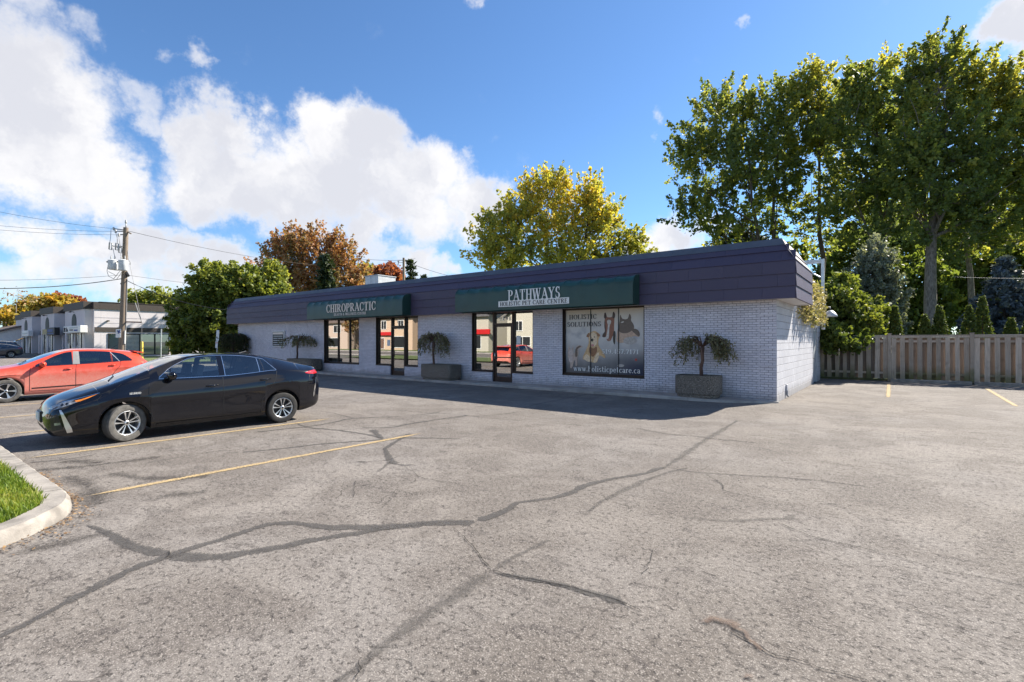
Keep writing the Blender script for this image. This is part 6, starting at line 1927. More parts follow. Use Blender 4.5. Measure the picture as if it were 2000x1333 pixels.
        mb = MB(); cx = x0 + .62; mb.lathe([(.175, .012), (.19, 0), (.175, -.012)], (0, 0, 0), 'x', 20, True)
        mb.v = [(cx + v[0] + v[2] * .35, v[1] - .36, .86 + v[2]) for v in mb.v]; mb.build('steering_wheel', 'black_plastic', s.root, local=True)

PRIUS = dict(L=4.46, hub=.31, arch=.352, axles=(.97, 3.57), track=.755, kb=.925,
    zc=[(0, .52), (.02, .60), (.08, .695), (.2, .775), (.4, .86), (.6, .93), (.8, 1.0), (.95, 1.065), (1.2, 1.17), (1.5, 1.29), (1.85, 1.405), (2.1, 1.44), (2.4, 1.456), (2.8, 1.448), (3.2, 1.41), (3.6, 1.345), (4.0, 1.245), (4.30, 1.145), (4.37, 1.125), (4.40, 1.06), (4.43, .92), (4.46, .70)],
    zt=[(0, .49), (.05, .595), (.15, .685), (.3, .76), (.5, .84), (.7, .91), (.95, 1.0), (1.2, 1.105), (1.45, 1.215), (1.7, 1.325), (1.95, 1.40), (2.2, 1.425), (2.6, 1.43), (3.0, 1.405), (3.4, 1.335), (3.8, 1.235), (4.1, 1.165), (4.36, 1.095), (4.40, 1.02), (4.46, .66)],
    zb=[(0, .46), (.05, .55), (.15, .63), (.3, .70), (.5, .775), (.7, .84), (.95, .92), (1.2, .985), (1.43, 1.015), (2.45, 1.015), (3.0, 1.05), (3.43, 1.085), (3.8, 1.07), (4.1, 1.04), (4.36, .99), (4.40, .93), (4.46, .60)],
    zgt=[(0, .3), (1.40, 1.03), (1.60, 1.17), (1.8, 1.285), (1.97, 1.355), (2.2, 1.385), (2.5, 1.395), (2.9, 1.372), (3.15, 1.33), (3.28, 1.295), (3.36, 1.20), (3.44, 1.10), (3.6, .9), (4.46, .4)],
    zsh=[(0, .43), (.1, .52), (.3, .62), (.6, .70), (.97, .745), (1.5, .775), (2.5, .805), (3.3, .845), (3.8, .88), (4.2, .88), (4.38, .80), (4.46, .52)],
    W=[(0, .40), (.02, .54), (.06, .64), (.15, .73), (.35, .81), (.65, .855), (1.0, .87), (1.6, .862), (2.4, .866), (3.2, .868), (3.6, .87), (4.0, .85), (4.22, .815), (4.37, .755), (4.43, .68), (4.46, .58)],
    wr=[(0, .33), (.1, .52), (.3, .62), (.6, .68), (.95, .715), (1.3, .67), (1.95, .575), (2.6, .56), (3.4, .555), (4.0, .56), (4.36, .60), (4.46, .5)],
    zlow=[(0, .34), (.04, .24), (.10, .19), (.5, .175), (1.0, .18), (2.5, .19), (3.5, .20), (4.0, .22), (4.2, .26), (4.38, .33), (4.46, .44)],
    windows=[(1.44, 1.62, 'quarter_light'), (1.64, 2.40, 'front_door_window'), (2.50, 3.12, 'rear_door_window'), (3.14, 3.43, 'rear_quarter_window')], black=[(1.62, 1.64), (2.40, 2.50), (3.12, 3.14)],
    wind=(.80, 1.87), rear=(3.25, 4.26), cuts=[.80, 1.44, 1.62, 1.64, 1.87, 2.40, 2.50, 3.12, 3.14, 3.25, 3.43, 4.26])
def black_car():
    ang = R(4.2)
    # rear axle on the near side stands at (-9.96, 5.29)
    d = Vector((math.sin(ang), math.cos(ang), 0)); nr = Vector((d.y, -d.x, 0))
    near_rear = Vector((-9.96, 5.29, 0)); o = near_rear - d * 3.57 - nr * .855
    c = Car('black_hatchback', 'glossy black hybrid liftback parked nearest with its front wheel turned', PRIUS, 'paint_black', o, R(90) - ang, cat='car')
    c.shell(); c.seats((1.75, 2.75), .46, 1.14)
    for x, sg, st in ((.97, -1, 0), (.97, 1, 0), (3.57, -1, 0), (3.57, 1, 0)):
        c.wheel(x, sg, R(20) if x < 2 else 0.0, 'ten', .31, .205, dusty=(x < 2))
    # seams
    for pts in ([(1.30, .955), (1.285, .80), (1.30, .55), (1.36, .30)], [(2.455, 1.0), (2.455, .28)], [(3.46, 1.07), (3.42, .90), (3.30, .70), (3.17, .55), (3.13, .28)], [(1.36, .27), (2.45, .27), (3.13, .28)]):
        c.strip('door_seam', pts, .009, 'black_plastic', .0025)
    c.strip('bonnet_seam', [(.32, .755), (.55, .79), (.80, .86), (.93, .965)], .008, 'black_plastic', .002)
    c.strip('bumper_seam', [(.62, .66), (.60, .72), (.66, .80)], .007, 'black_plastic', .002)
    c.strip('bumper_seam', [(4.10, .62), (4.12, .78), (4.16, .96)], .007, 'black_plastic', .002)
    # bright window surround
    top = [(1.45, 1.045)] + [(x, c.f['zgt'](x) + .012) for x in np.linspace(1.6, 3.26, 16)] + [(3.40, 1.15), (3.45, 1.095)]
    c.strip('window_trim', top, .009, 'chrome', .004)
    c.strip('window_trim', [(x, c.f['zb'](x) + .004) for x in np.linspace(1.44, 3.45, 20)], .008, 'chrome', .004)
    c.strip('window_trim', [(3.13, c.f['zb'](3.13) + .01), (3.13, 1.335)], .012, 'chrome', .004); c.strip('window_trim', [(2.50, 1.02), (2.495, 1.395)], .010, 'chrome', .004)
    c.handle(2.26, .85, .2); c.handle(3.22, .91, .2); c.mirror(1.62, 1.0)
    # lamps
    lamp = c.patch('headlamp', [(.04, .60), (.09, .655), (.20, .708), (.34, .752), (.37, .712), (.24, .655), (.10, .60)], 'lamp_clear', .006)
    c.patch('indicator_lamp', [(.34, .735), (.42, .755), (.52, .79), (.62, .825), (.50, .765), (.40, .722), (.35, .712)], 'lamp_amber', .006)
    c.strip('lamp_brow', [(.20, .712), (.34, .752), (.45, .785), (.64, .838)], .010, 'chrome', .007)
    c.patch('bumper_blade', [(.155, .60), (.18, .60), (.30, .30), (.31, .245), (.245, .235), (.215, .34)], 'alloy', .010)
    c.patch('fog_lamp', [(.10, .40), (.165, .405), (.17, .37), (.105, .36)], 'lamp_clear', .008)
    c.patch('bumper_grille', [(.03, .50), (.14, .53), (.17, .42), (.20, .30), (.08, .27), (.04, .33)], 'black_plastic', .003)
    c.patch('tail_lamp', [(4.05, 1.005), (4.16, 1.035), (4.30, 1.055), (4.375, 1.045), (4.375, .985), (4.25, .975), (4.14, .985)], 'lamp_red', .006)
    c.patch('rear_reflector', [(4.30, .90), (4.33, .90), (4.27, .52), (4.245, .48), (4.24, .55)], 'chrome', .008)
    c.patch('fuel_flap', [(3.62, .93), (3.78, .94), (3.79, .83), (3.64, .82)], 'paint_black', .002)
    c.strip('flank_crease', [(1.3, .60), (1.9, .61), (2.6, .625), (3.05, .64)], .012, 'paint_black', .004)
    c.strip('sill_skirt', [(1.40, .225), (2.2, .235), (3.0, .245), (3.15, .25)], .05, 'paint_black', .012)
    for sg in (-1,):
        p = (.90, -(c.side_y(.90, .80) + .004), .795)
        lettering('badge', 'HYBRID', 'letter_white', c.root, (1.10, -(c.side_y(1.10, .80) + .006), .80), (1, 0, .03), (0, 0, 1), .032, .16, .002, local=True)
    # number plate with its holder, grille bar, aerial fin, wipers
    mb = MB(); mb.bbox(-.035, -.015, -.17, .17, .40, .53, .004); mb.build('number_plate', 'paper_white', c.root, local=True)
    mb = MB(); mb.bbox(-.018, .03, -.2, .2, .37, .55, .01); mb.build('plate_holder', 'black_plastic', c.root, local=True)
    mb = MB(); mb.prism([(3.02, 1.425), (3.22, 1.40), (3.22, 1.455), (3.17, 1.47)], 'y', -.025, .025); mb.build('aerial_fin', 'paint_black', c.root, local=True)
    mb = MB(); mb.tube([(.82, -.35, 1.0), (.93, -.1, 1.062), (.98, .25, 1.075)], .009, 5); mb.build('wiper', 'black_plastic', c.root, local=True)
    mb = MB(); mb.prism([(4.28, 1.145), (4.38, 1.115), (4.40, 1.09), (4.36, 1.085)], 'y', -.56, .56); mb.build('spoiler_lip', 'paint_black', c.root, local=True)
black_car()

HATCH = dict(L=4.40, hub=.315, arch=.36, axles=(.92, 3.58), track=.765, kb=.92,
    zc=[(0, .55), (.02, .64), (.08, .73), (.2, .80), (.5, .90), (.8, .96), (1.1, 1.01), (1.25, 1.05), (1.5, 1.16), (1.8, 1.30), (2.1, 1.40), (2.4, 1.45), (2.8, 1.455), (3.2, 1.44), (3.6, 1.395), (3.85, 1.36), (3.95, 1.335), (4.05, 1.21), (4.2, 1.06), (4.3, .98), (4.36, .85), (4.40, .65)],
    zt=[(0, .52), (.05, .63), (.15, .71), (.3, .77), (.6, .86), (.9, .92), (1.2, .99), (1.5, 1.115), (1.8, 1.25), (2.05, 1.355), (2.3, 1.41), (2.7, 1.425), (3.1, 1.41), (3.5, 1.36), (3.85, 1.30), (3.97, 1.23), (4.1, 1.07), (4.25, .96), (4.36, .80), (4.40, .60)],
    zb=[(0, .49), (.05, .59), (.15, .66), (.3, .71), (.6, .79), (.9, .85), (1.2, .91), (1.5, .955), (2.0, .975), (2.6, 1.0), (3.2, 1.035), (3.6, 1.06), (3.95, 1.03), (4.1, .98), (4.25, .91), (4.36, .75), (4.40, .55)],
    zgt=[(0, .3), (1.45, .975), (1.6, 1.06), (1.8, 1.18), (2.0, 1.285), (2.25, 1.36), (2.6, 1.38), (3.0, 1.37), (3.3, 1.335), (3.5, 1.285), (3.62, 1.20), (3.74, 1.08), (3.9, .8), (4.40, .4)],
    zsh=[(0, .45), (.1, .55), (.3, .63), (.6, .70), (.92, .76), (1.5, .80), (2.5, .845), (3.3, .89), (3.7, .91), (4.1, .89), (4.3, .80), (4.40, .5)],
    W=[(0, .42), (.02, .56), (.06, .66), (.15, .75), (.35, .825), (.65, .87), (.95, .885), (1.6, .875), (2.4, .88), (3.2, .885), (3.6, .885), (3.95, .86), (4.15, .82), (4.3, .76), (4.37, .69), (4.40, .6)],
    wr=[(0, .35), (.1, .53), (.3, .63), (.6, .69), (1.2, .73), (1.5, .69), (2.1, .60), (2.7, .58), (3.4, .57), (3.95, .57), (4.1, .60), (4.3, .62), (4.40, .5)],
    zlow=[(0, .34), (.04, .24), (.10, .19), (.5, .18), (1.0, .18), (2.5, .19), (3.5, .20), (3.95, .23), (4.2, .28), (4.40, .42)],
    windows=[(1.50, 2.30, 'front_door_window'), (2.46, 3.20, 'rear_door_window'), (3.23, 3.72, 'rear_quarter_window')], black=[],
    wind=(1.20, 2.08), rear=(3.98, 4.18), cuts=[1.20, 1.50, 2.08, 2.30, 2.46, 3.20, 3.23, 3.72, 3.98, 4.18])
def red_car():
    ang = R(2.5)
    d = Vector((math.sin(ang), math.cos(ang), 0)); nr = Vector((d.y, -d.x, 0))
    o = Vector((-19.10, 2.42, 0)) - d * .92 - nr * .87
    c = Car('red_hatchback', 'dusty red hatchback parked beyond the black car', HATCH, 'paint_red', o, R(90) - ang, 'car_glass_dark')
    c.shell(); c.seats((1.85, 2.8), .46, 1.12)
    for x in (.92, 3.58):
        for sg in (-1, 1): c.wheel(x, sg, 0, 'five', .315, .205, dusty=True)
    for pts in ([(1.40, .94), (1.38, .78), (1.38, .30)], [(2.38, 1.38), (2.38, .995), (2.36, .85), (2.36, .29)], [(3.42, 1.05), (3.40, .92), (3.26, .72), (3.16, .55), (3.12, .30)], [(1.38, .285), (2.36, .285), (3.12, .30)]):
        c.strip('door_seam', pts, .010, 'black_plastic', .0025)
    c.strip('sill_groove', [(1.42, .36), (2.3, .385), (3.0, .41)], .035, 'black_plastic', .002)
    c.strip('window_trim', [(x, c.f['zb'](x) + .004) for x in np.linspace(1.46, 3.70, 20)], .010, 'black_plastic', .004)
    c.patch('door_pillar', [(2.30, 1.0), (2.46, 1.005), (2.46, 1.375), (2.33, 1.375)], 'pillar_grey', .003)
    c.strip('window_trim', [(3.215, 1.05), (3.215, 1.335)], .016, 'black_plastic', .004); c.strip('window_trim', [(3.40, 1.055), (3.20, 1.345)], .014, 'paint_silver', .005)
    c.handle(2.20, .875, .2); c.handle(3.22, .94, .2); c.mirror(1.66, .955)
    c.patch('tail_lamp', [(3.93, .99), (4.08, 1.0), (4.22, .95), (4.27, .88), (4.12, .87), (4.02, .90)], 'lamp_red', .006)
    c.patch('headlamp', [(.08, .66), (.2, .71), (.42, .77), (.55, .79), (.45, .72), (.2, .64), (.1, .62)], 'lamp_clear', .006)
    mb = MB(); mb.prism([(3.80, 1.375), (3.98, 1.345), (4.08, 1.325), (4.07, 1.30), (3.96, 1.305), (3.82, 1.335)], 'y', -.60, .60); mb.build('roof_spoiler', 'paint_red', c.root, local=True)
    mb = MB(); mb.tube([(3.35, 0, 1.43), (3.52, 0, 1.56)], [.008, .004], 5); mb.build('aerial', 'black_plastic', c.root, local=True)
    mb = MB(); mb.tube([(1.20, -.45, 1.03), (1.38, -.1, 1.115), (1.42, .3, 1.12)], .010, 5); mb.build('wiper', 'black_plastic', c.root, local=True)
red_car()

def scale_spec(sp, sx, sz, sw):
    o = {}
    for k, v in sp.items():
        if k in ('zc', 'zt', 'zb', 'zgt', 'zsh', 'zlow'): o[k] = [(a * sx, b * sz) for a, b in v]
        elif k in ('W', 'wr'): o[k] = [(a * sx, b * sw) for a, b in v]
        elif k in ('axles', 'wind', 'rear', 'cuts'): o[k] = tuple(a * sx for a in v)
        elif k == 'windows': o[k] = [(a * sx, b * sx, n) for a, b, n in v]
        elif k == 'black': o[k] = [(a * sx, b * sx) for a, b in v]
        else: o[k] = v
    o['L'] = sp['L'] * sx; o['track'] = sp['track'] * sw
    return o
def far_cars():
    suv = scale_spec(HATCH, 1.06, 1.17, 1.04); suv['hub'] = .35; suv['arch'] = .40
    # suv with its liftgate up, nose out of the picture to the left
    p = DP(44, 690, 57)
    c = Car('grey_suv', 'dark grey SUV with its liftgate raised at the left picture edge', suv, 'paint_slate', (p.x - .92, p.y - 4.66, 0), R(90), 'car_glass_dark')
    c.shell()
    for x in c.sp['axles']:
        for sg in (-1, 1): c.wheel(x, sg, 0, 'five', .35, .22)
    c.patch('tail_lamp', [(4.15, 1.12), (4.35, 1.13), (4.46, 1.05), (4.46, .95), (4.30, .96)], 'lamp_red', .01)
    L_ = c.sp['L']
    mb = MB(); mb.prism([(L_ - .55, 1.62), (L_ - .5, 1.70), (L_ + .2, 2.05), (L_ + .62, 2.12), (L_ + .63, 2.04), (L_ + .22, 1.95)], 'y', -.66, .66); mb.build('raised_liftgate', 'paint_slate', c.root, local=True)
    mb = MB(); mb.tube([(L_ - .35, .6, 1.3), (L_ + .1, .6, 1.78)], .012, 5); mb.tube([(L_ - .35, -.6, 1.3), (L_ + .1, -.6, 1.78)], .012, 5); mb.build('gas_strut', 'black_plastic', c.root, local=True)
    sed = scale_spec(PRIUS, 1.02, .98, 1.0)
    p = DP(22, 690, 50)
    c = Car('navy_sedan', 'dark navy car standing in front of the SUV at the left picture edge', sed, 'paint_navy', (p.x - .86, p.y - 3.64, 0), R(90), 'car_glass_dark')
    c.shell()
    for x in c.sp['axles']:
        for sg in (-1, 1): c.wheel(x, sg, 0, 'ten', .31, .21)
    c.patch('tail_lamp', [(4.1, .96), (4.25, 1.0), (4.42, .99), (4.42, .94), (4.2, .93)], 'lamp_red', .006)
far_cars()

# ================================================================ NEIGHBOUR, STREET THINGS, POLES AND WIRES
def neighbour():
    XW = -65.6; YF = 14.1
    zt = 5.72; zf = 5.0; zb1, zb0 = 3.12, 2.64
    b = empty('neighbour_building', (-82, 20, 0), label='low grey-pink shop row with dark brown parapet band and arched windows', cat='building')
    mb = MB(); mb.box(-112, XW, 15.3, 46, 0, zt - .02); mb.box(XW - 1.0, XW, 14.75, 15.29, 0, zt - .02); mb.build('wall', 'neighbour_wall', b)
    mb = MB(); mb.box(-112.1, XW + .10, 15.2, 46.1, zf, zt); mb.box(XW - 1.05, XW + .101, 14.68, 15.19, zf, zt + .001); mb.build('parapet_band', 'neighbour_trim', b)
    mb = MB(); mb.box(-112.1, XW + .14, 15.16, 46.15, zt, zt + .06); mb.build('coping', 'neighbour_trim', b)
    mb = MB(); mb.box(XW + .002, XW + .05, 14.8, 22.4, zb0, zb1); mb.build('belt_band', 'neighbour_trim', b)
    mb = MB(); mb.box(XW + .002, XW + .012, 14.8, 46, 4.1, 4.13); mb.box(XW + .002, XW + .013, 14.8, 46, 3.55, 3.57); mb.build('wall_joint', 'brick_joint', b)
    # side windows, four lights, one with open blinds
    ys = [PX(p, 670, XW).y for p in (211, 244, 273, 302, 330)]
    z0, z1 = .18, PX(260, 652, XW).z
    for k in range(4):
        w = empty('side_window'); w.parent = b
        mb = MB()
        for (a, c) in ((ys[k], ys[k] + .07), (ys[k + 1] - .07, ys[k + 1])): mb.box(XW + .003, XW + .07, a, c, z0, z1)
        mb.box(XW + .004, XW + .069, ys[k] + .07, ys[k + 1] - .07, z1 - .07, z1); mb.box(XW + .004, XW + .069, ys[k] + .07, ys[k + 1] - .07, z0, z0 + .07)
        mb.build('frame', 'black_frame', w)
        if k == 1:
            n = 15
            for i in range(n):
                z = z0 + .1 + (z1 - z0 - .2) * i / n
                mb = MB(); mb.add([(XW + .02, ys[k] + .07, z), (XW + .02, ys[k + 1] - .07, z), (XW + .045, ys[k + 1] - .07, z + .10), (XW + .045, ys[k] + .07, z + .10)], [(0, 1, 2, 3)]); mb.build('blind_slat', 'blind_white', w)
            mb = MB(); mb.box(XW + .004, XW + .012, ys[k] + .07, ys[k + 1] - .07, z0 + .07, z1 - .07); mb.build('pane', 'storefront_dark', w)
        else:
            mb = MB(); mb.box(XW + .004, XW + .012, ys[k] + .07, ys[k + 1] - .07, z0 + .07, z1 - .07); mb.build('blind', 'blind_white', w)
            mb = MB(); mb.box(XW + .03, XW + .036, ys[k] + .07, ys[k + 1] - .07, z0 + .07, z1 - .07); mb.build('pane', 'car_glass', w)
    mb = MB(); mb.bbox(XW + .02, XW + .35, 15.75, 15.95, 3.72, 3.86, .02); mb.build('wall_floodlight', 'neighbour_trim', b)
    # street front: three bays that stand forward, with arched windows, signs and glazed fronts
    bays = [(-74.2, XW - .55), (-86.5, -79.3), (-99.0, -92.0)]
    for i, (x0, x1) in enumerate(bays):
        bay = empty('front_bay'); bay.parent = b
        yf = YF
        mb = MB(); mb.box(x0, x1, yf, 15.28, 2.5, zf); mb.box(x0, x0 + .5, yf, 15.28, 0, 2.5); mb.box(x1 - .5, x1, yf, 15.28, 0, 2.5); mb.box((x0 + x1) / 2 - .25, (x0 + x1) / 2 + .25, yf, 14.6, 0, 2.5)
        mb.build('bay_wall', 'neighbour_wall', bay)
        mb = MB(); mb.box(x0 - .1, x1 + .1, yf - .12, 15.14, zf + .002, zt + .05 - .12 * 0); mb.build('bay_parapet', 'neighbour_trim', bay)
        # arched window
        cx = {0: PY(145, 640, yf).x, 1: PY(92.5, 640, yf).x, 2: PY(51, 640, yf).x}[i]; hw = .95
        pts = [(cx - hw, 2.98), (cx + hw, 2.98)] + [(cx + hw * math.cos(R(a)), 3.72 + .88 * math.sin(R(a))) for a in range(0, 181, 15)]
        mb = MB(); mb.prism(pts, 'y', yf - .03, yf - .004); mb.build('arched_window', 'storefront_dark', bay)
        pi = [(cx + (x - cx) * .88, 3.05 + (z - 2.98) * .93) for x, z in pts]
        mb = MB(); mb.prism(pi, 'y', yf - .036, yf - .031); mb.build('arched_pane', 'neighbour_pane', bay)
        mb = MB(); mb.tube([(cx, yf, 4.78), (cx, yf - .35, 4.86)], .03, 6); mb.lathe([(.02, .1), (.14, 0), (.1, -.02)], (cx, yf - .36, 4.76), 'z', 10); mb.build('gooseneck_lamp', 'black_frame', bay)
        # glazing
        mb = MB(); mb.box(x0 + .5, x1 - .5, yf + .12, yf + .15, .05, 2.5); mb.build('glazing', 'neighbour_store', bay)
        for k in range(7):
            xx = x0 + .55 + (x1 - x0 - 1.1) * k / 6
            mb = MB(); mb.box(xx - .06, xx + .06, yf + .06, yf + .119, .05, 2.5); mb.build('glazing_bar', 'black_frame' if k % 2 else 'white_trim', bay)
        if i < 2:
            mb = MB(); mb.box(bays[i + 1][1], x0 - .001, 15.2, 15.29, .05, 2.45); mb.build('glazing', 'neighbour_store', bay)
            mb = MB(); mb.box(bays[i + 1][1] + .1, x0 - .1, 14.9, 15.19, 2.46, 3.0); mb.build('recess_fascia', 'neighbour_trim', bay)
            for k in range(2):
                xx = bays[i + 1][1] + 1.6 + 2.0 * k
                mb = MB(); mb.box(xx, xx + .45, 14.5, 14.9, 0, 2.46); mb.build('column', 'neighbour_wall', bay)
    return b
plain('neighbour_pane', (0.10, 0.11, 0.10), 0.7, spec=0.15)
def store_mat():
    t = NT('neighbour_store')
    v = t.n('ShaderNodeTexVoronoi', {'Scale': 1.1, 'Vector': t.scaled(t.pos(), (1, 1, .7))}, feature='F1').outputs['Color']
    s = t.n('ShaderNodeSeparateColor', {0: v}).outputs[0]
    c = t.mix(t.rng(s, .35, .4), (0.03, 0.035, 0.045), (0.72, 0.68, 0.62))
    t.done(t.bsdf(c, 0.2, 0, 0.5))
store_mat()
plain('stucco_pale', (0.52, 0.40, 0.33), 0.9)
neighbour()
def shop_signs():
    yf = 14.1
    a, c = PY(124, 640, yf - .6), PY(153, 640, yf - .6)
    s = empty('fascia_sign', ((a.x + c.x) / 2, yf - .3, 2.9), label='white box sign on the nearest arched bay of the shop row', cat='sign')
    z1, z0 = PY(140, 637, yf - .6).z, PY(140, 650.5, yf - .6).z
    mb = MB(); mb.bbox(a.x, c.x + .6, yf - .6, yf - .01, z0, z1, .03); mb.build('cabinet', 'white_trim', s)
    mb = MB(); mb.tube([(a.x + .45, yf - .61, z0 + .15), (a.x + .5, yf - .61, z1 - .15), (a.x + .95, yf - .61, z1 - .25), (a.x + .6, yf - .61, (z0 + z1) / 2), (a.x + 1.0, yf - .61, z0 + .2), (a.x + .5, yf - .61, z0 + .15)], .05, 4)
    mb.tube([(a.x + 1.3, yf - .61, z1 - .15), (a.x + 1.45, yf - .61, z0 + .15), (a.x + 1.7, yf - .61, z1 - .3), (a.x + 1.9, yf - .61, z0 + .15)], .05, 4); mb.build('script_mark', 'letter_black', s)
    for k, (u0, u1, v0, v1, m) in enumerate(((.42, .95, .62, .82, 'grey_metal'), (.42, .66, .3, .5, 'letter_grey'), (.72, .95, .22, .45, 'letter_blue'))):
        W = c.x - a.x; Hh = z1 - z0
        mb = MB(); mb.box(a.x + W * u0, a.x + W * u1, yf - .612, yf - .602, z0 + Hh * v0, z0 + Hh * v1); mb.build('text_bar', m, s)
    a, c = PY(91, 640, yf - .5), PY(106, 640, yf - .5)
    s = empty('fascia_sign', ((a.x + c.x) / 2, yf - .3, 2.9), label='black box sign on the middle arched bay of the shop row', cat='sign')
    mb = MB(); mb.bbox(a.x, c.x, yf - .5, yf - .01, 2.35, 3.25, .03); mb.build('cabinet', 'letter_black', s)
    mb = MB(); mb.box(a.x + .5, c.x - .4, yf - .512, yf - .502, 2.5, 2.62); mb.box(a.x + .5, c.x - .8, yf - .511, yf - .501, 2.75, 3.05); mb.build('text_bar', 'letter_blue', s)
    mb = MB(); mb.box(a.x - 2.6, a.x - .1, yf - .45, yf - .4, 2.5, 3.1); mb.build('picture_panel', 'leaf_gold_panel', s)
    a, c = PY(42, 640, yf - .5), PY(55, 640, yf - .5)
    s = empty('fascia_sign', ((a.x + c.x) / 2, yf - .3, 2.9), label='pale box sign on the farthest arched bay of the shop row', cat='sign')
    mb = MB(); mb.bbox(a.x, c.x, yf - .5, yf - .01, 2.3, 3.1, .03); mb.build('cabinet', 'white_trim', s)
    mb = MB(); mb.box(a.x + .5, c.x - .5, yf - .512, yf - .502, 2.6, 2.8); mb.build('text_bar', 'grey_metal', s)
plain('leaf_gold_panel', (0.25, 0.17, 0.03), 0.5, var=0.6, vscale=4)
shop_signs()

def house(name, label, x0, x1, y0, y1, zw, zr, wall, roof, wins, gable='x', trim='white_trim'):
    """house with a pitched roof; front faces +y at y1"""
    h = empty(name, ((x0 + x1) / 2, (y0 + y1) / 2, 0), label=label, cat='house')
    mb = MB(); mb.box(x0, x1, y0, y1, 0, zw)
    if gable == 'y':
        mb.prism([(x0, zw), (x1, zw), ((x0 + x1) / 2, zr)], 'y', y0 + .01, y1 - .01)
    else: mb.prism([(y0, zw), (y1, zw), ((y0 + y1) / 2, zr)], 'x', x0 + .01, x1 - .01)
    mb.build('wall', wall, h)
    o = .5; mb = MB()
    if gable == 'y':
        m = (x0 + x1) / 2
        for (xa, xb) in ((x0 - o, m), (x1 + o, m)):
            za = zw - o * (zr - zw) / (m - x0)
            q = [(xa, za), (xb, zr), (xb, zr + .18), (xa, za + .18)]
            mb.prism(q, 'y', y0 - o, y1 + o)
    else:
        m = (y0 + y1) / 2
        for (ya, yb) in ((y0 - o, m), (y1 + o, m)):
            za = zw - o * (zr - zw) / (m - y0)
            mb.prism([(ya, za), (yb, zr), (yb, zr + .18), (ya, za + .18)], 'x', x0 - o, x1 + o)
    mb.build('roof', roof, h)
    for (a, b, c, d, kind) in wins:
        w = empty('door' if kind == 'd' else 'window'); w.parent = h
        mb = MB(); t = .1
        mb.box(a, a + t, y1 + .002, y1 + .06, c, d); mb.box(b - t, b, y1 + .002, y1 + .06, c, d); mb.box(a + t, b - t, y1 + .003, y1 + .059, d - t, d); mb.box(a + t, b - t, y1 + .003, y1 + .059, c, c + t)
        if kind == 'w': mb.box((a + b) / 2 - .04, (a + b) / 2 + .04, y1 + .003, y1 + .058, c + t, d - t)
        mb.build('frame', trim, w)
        mb = MB(); mb.box(a + t, b - t, y1 + .004, y1 + .02, c + t, d - t); mb.build('pane', 'storefront_dark' if kind != 'd' else 'brick_brown', w)
    return h
def houses():
    p = DP(0, 660, 78)
    h = house('bungalow', 'white-sided bungalow at the left picture edge beyond the parked cars', p.x - 16, p.x + 3.2, p.y - 1, p.y + 9, 2.9, 4.6, 'white_trim', 'roof_shingle_brown', [])
    p = DP(20, 660, 100)
    house('brick_house', 'brown two-storey house far behind the bungalow', p.x - 9, p.x + 6.2, p.y + 0, p.y + 10, 5.2, 7.2, 'brick_brown', 'roof_shingle_brown', [], 'x')
    # across the road; the shop windows mirror them
    house('stucco_house', 'peach stucco house with a red shop sign across the road', -86, -70, -41, -31, 6.2, 8.2, 'stucco_peach', 'roof_shingle_grey', [(-84, -82.4, 3.9, 5.6, 'w'), (-79, -77.4, 3.9, 5.6, 'w'), (-74, -72.4, 3.9, 5.6, 'w'), (-85, -81, .4, 2.6, 'g'), (-76, -71.5, .4, 2.6, 'g'), (-79.2, -78, .1, 2.3, 'd')])
    house('stucco_house', 'pale pink stucco house farthest along across the road', -112, -90, -41, -31, 5.6, 7.4, 'stucco_pale', 'roof_shingle_brown', [(-108, -105, 3.4, 5.0, 'w'), (-101, -98, 3.4, 5.0, 'w'), (-95, -92.4, 3.4, 5.0, 'w'), (-107, -102, .4, 2.4, 'g'), (-99, -93, .4, 2.4, 'g')])
    house('siding_house', 'beige sided shop house with a long red sign across the road', -66, -51, -40, -30, 5.8, 8.2, 'siding_beige', 'roof_shingle_grey', [(-64, -62.4, 3.9, 5.4, 'w'), (-59.5, -57.9, 3.9, 5.4, 'w'), (-55, -53.4, 3.9, 5.4, 'w'), (-64.5, -60, .4, 2.6, 'g'), (-57, -52.5, .4, 2.6, 'g'), (-59.2, -58, .1, 2.3, 'd')])
    house('siding_house', 'cream sided house with a front gable across the road', -48, -37, -41, -31, 5.6, 9.0, 'siding_beige', 'roof_shingle_grey', [(-46.5, -45, 3.2, 4.8, 'w'), (-41, -39.5, 3.2, 4.8, 'w'), (-46.5, -43.5, .9, 2.4, 'w'), (-40.5, -39.4, .1, 2.3, 'd')], 'y')
    house('white_house', 'white house with a dark roof across the road', -33, -22, -42, -32, 5.2, 8.2, 'white_trim', 'roof_shingle_brown', [(-31, -29.5, 3.0, 4.5, 'w'), (-26, -24.5, 3.0, 4.5, 'w'), (-31.5, -28.5, .9, 2.3, 'w'), (-25.5, -24.4, .1, 2.3, 'd')], 'x')
    house('siding_house', 'pale house at the near end across the road', -16, -4, -42, -32, 5.2, 8.0, 'siding_beige', 'roof_shingle_brown', [(-14, -12.5, 3.0, 4.5, 'w'), (-9, -7.5, 3.0, 4.5, 'w'), (-14.5, -11.5, .9, 2.3, 'w'), (-8, -6.9, .1, 2.3, 'd')], 'x')
    s = empty('fascia_sign', (-77, -30.8, 3.1), label='red shop sign on the peach stucco house across the road', cat='sign')
    mb = MB(); mb.bbox(-82.5, -75.5, -30.9, -30.6, 2.75, 3.4, .03); mb.build('panel', 'red_sign', s)
    s = empty('fascia_sign', (-55, -29.8, 3.1), label='long red shop sign on the beige sided house across the road', cat='sign')
    mb = MB(); mb.bbox(-60.5, -50.5, -29.9, -29.6, 2.75, 3.55, .03); mb.build('panel', 'red_sign', s)
houses()

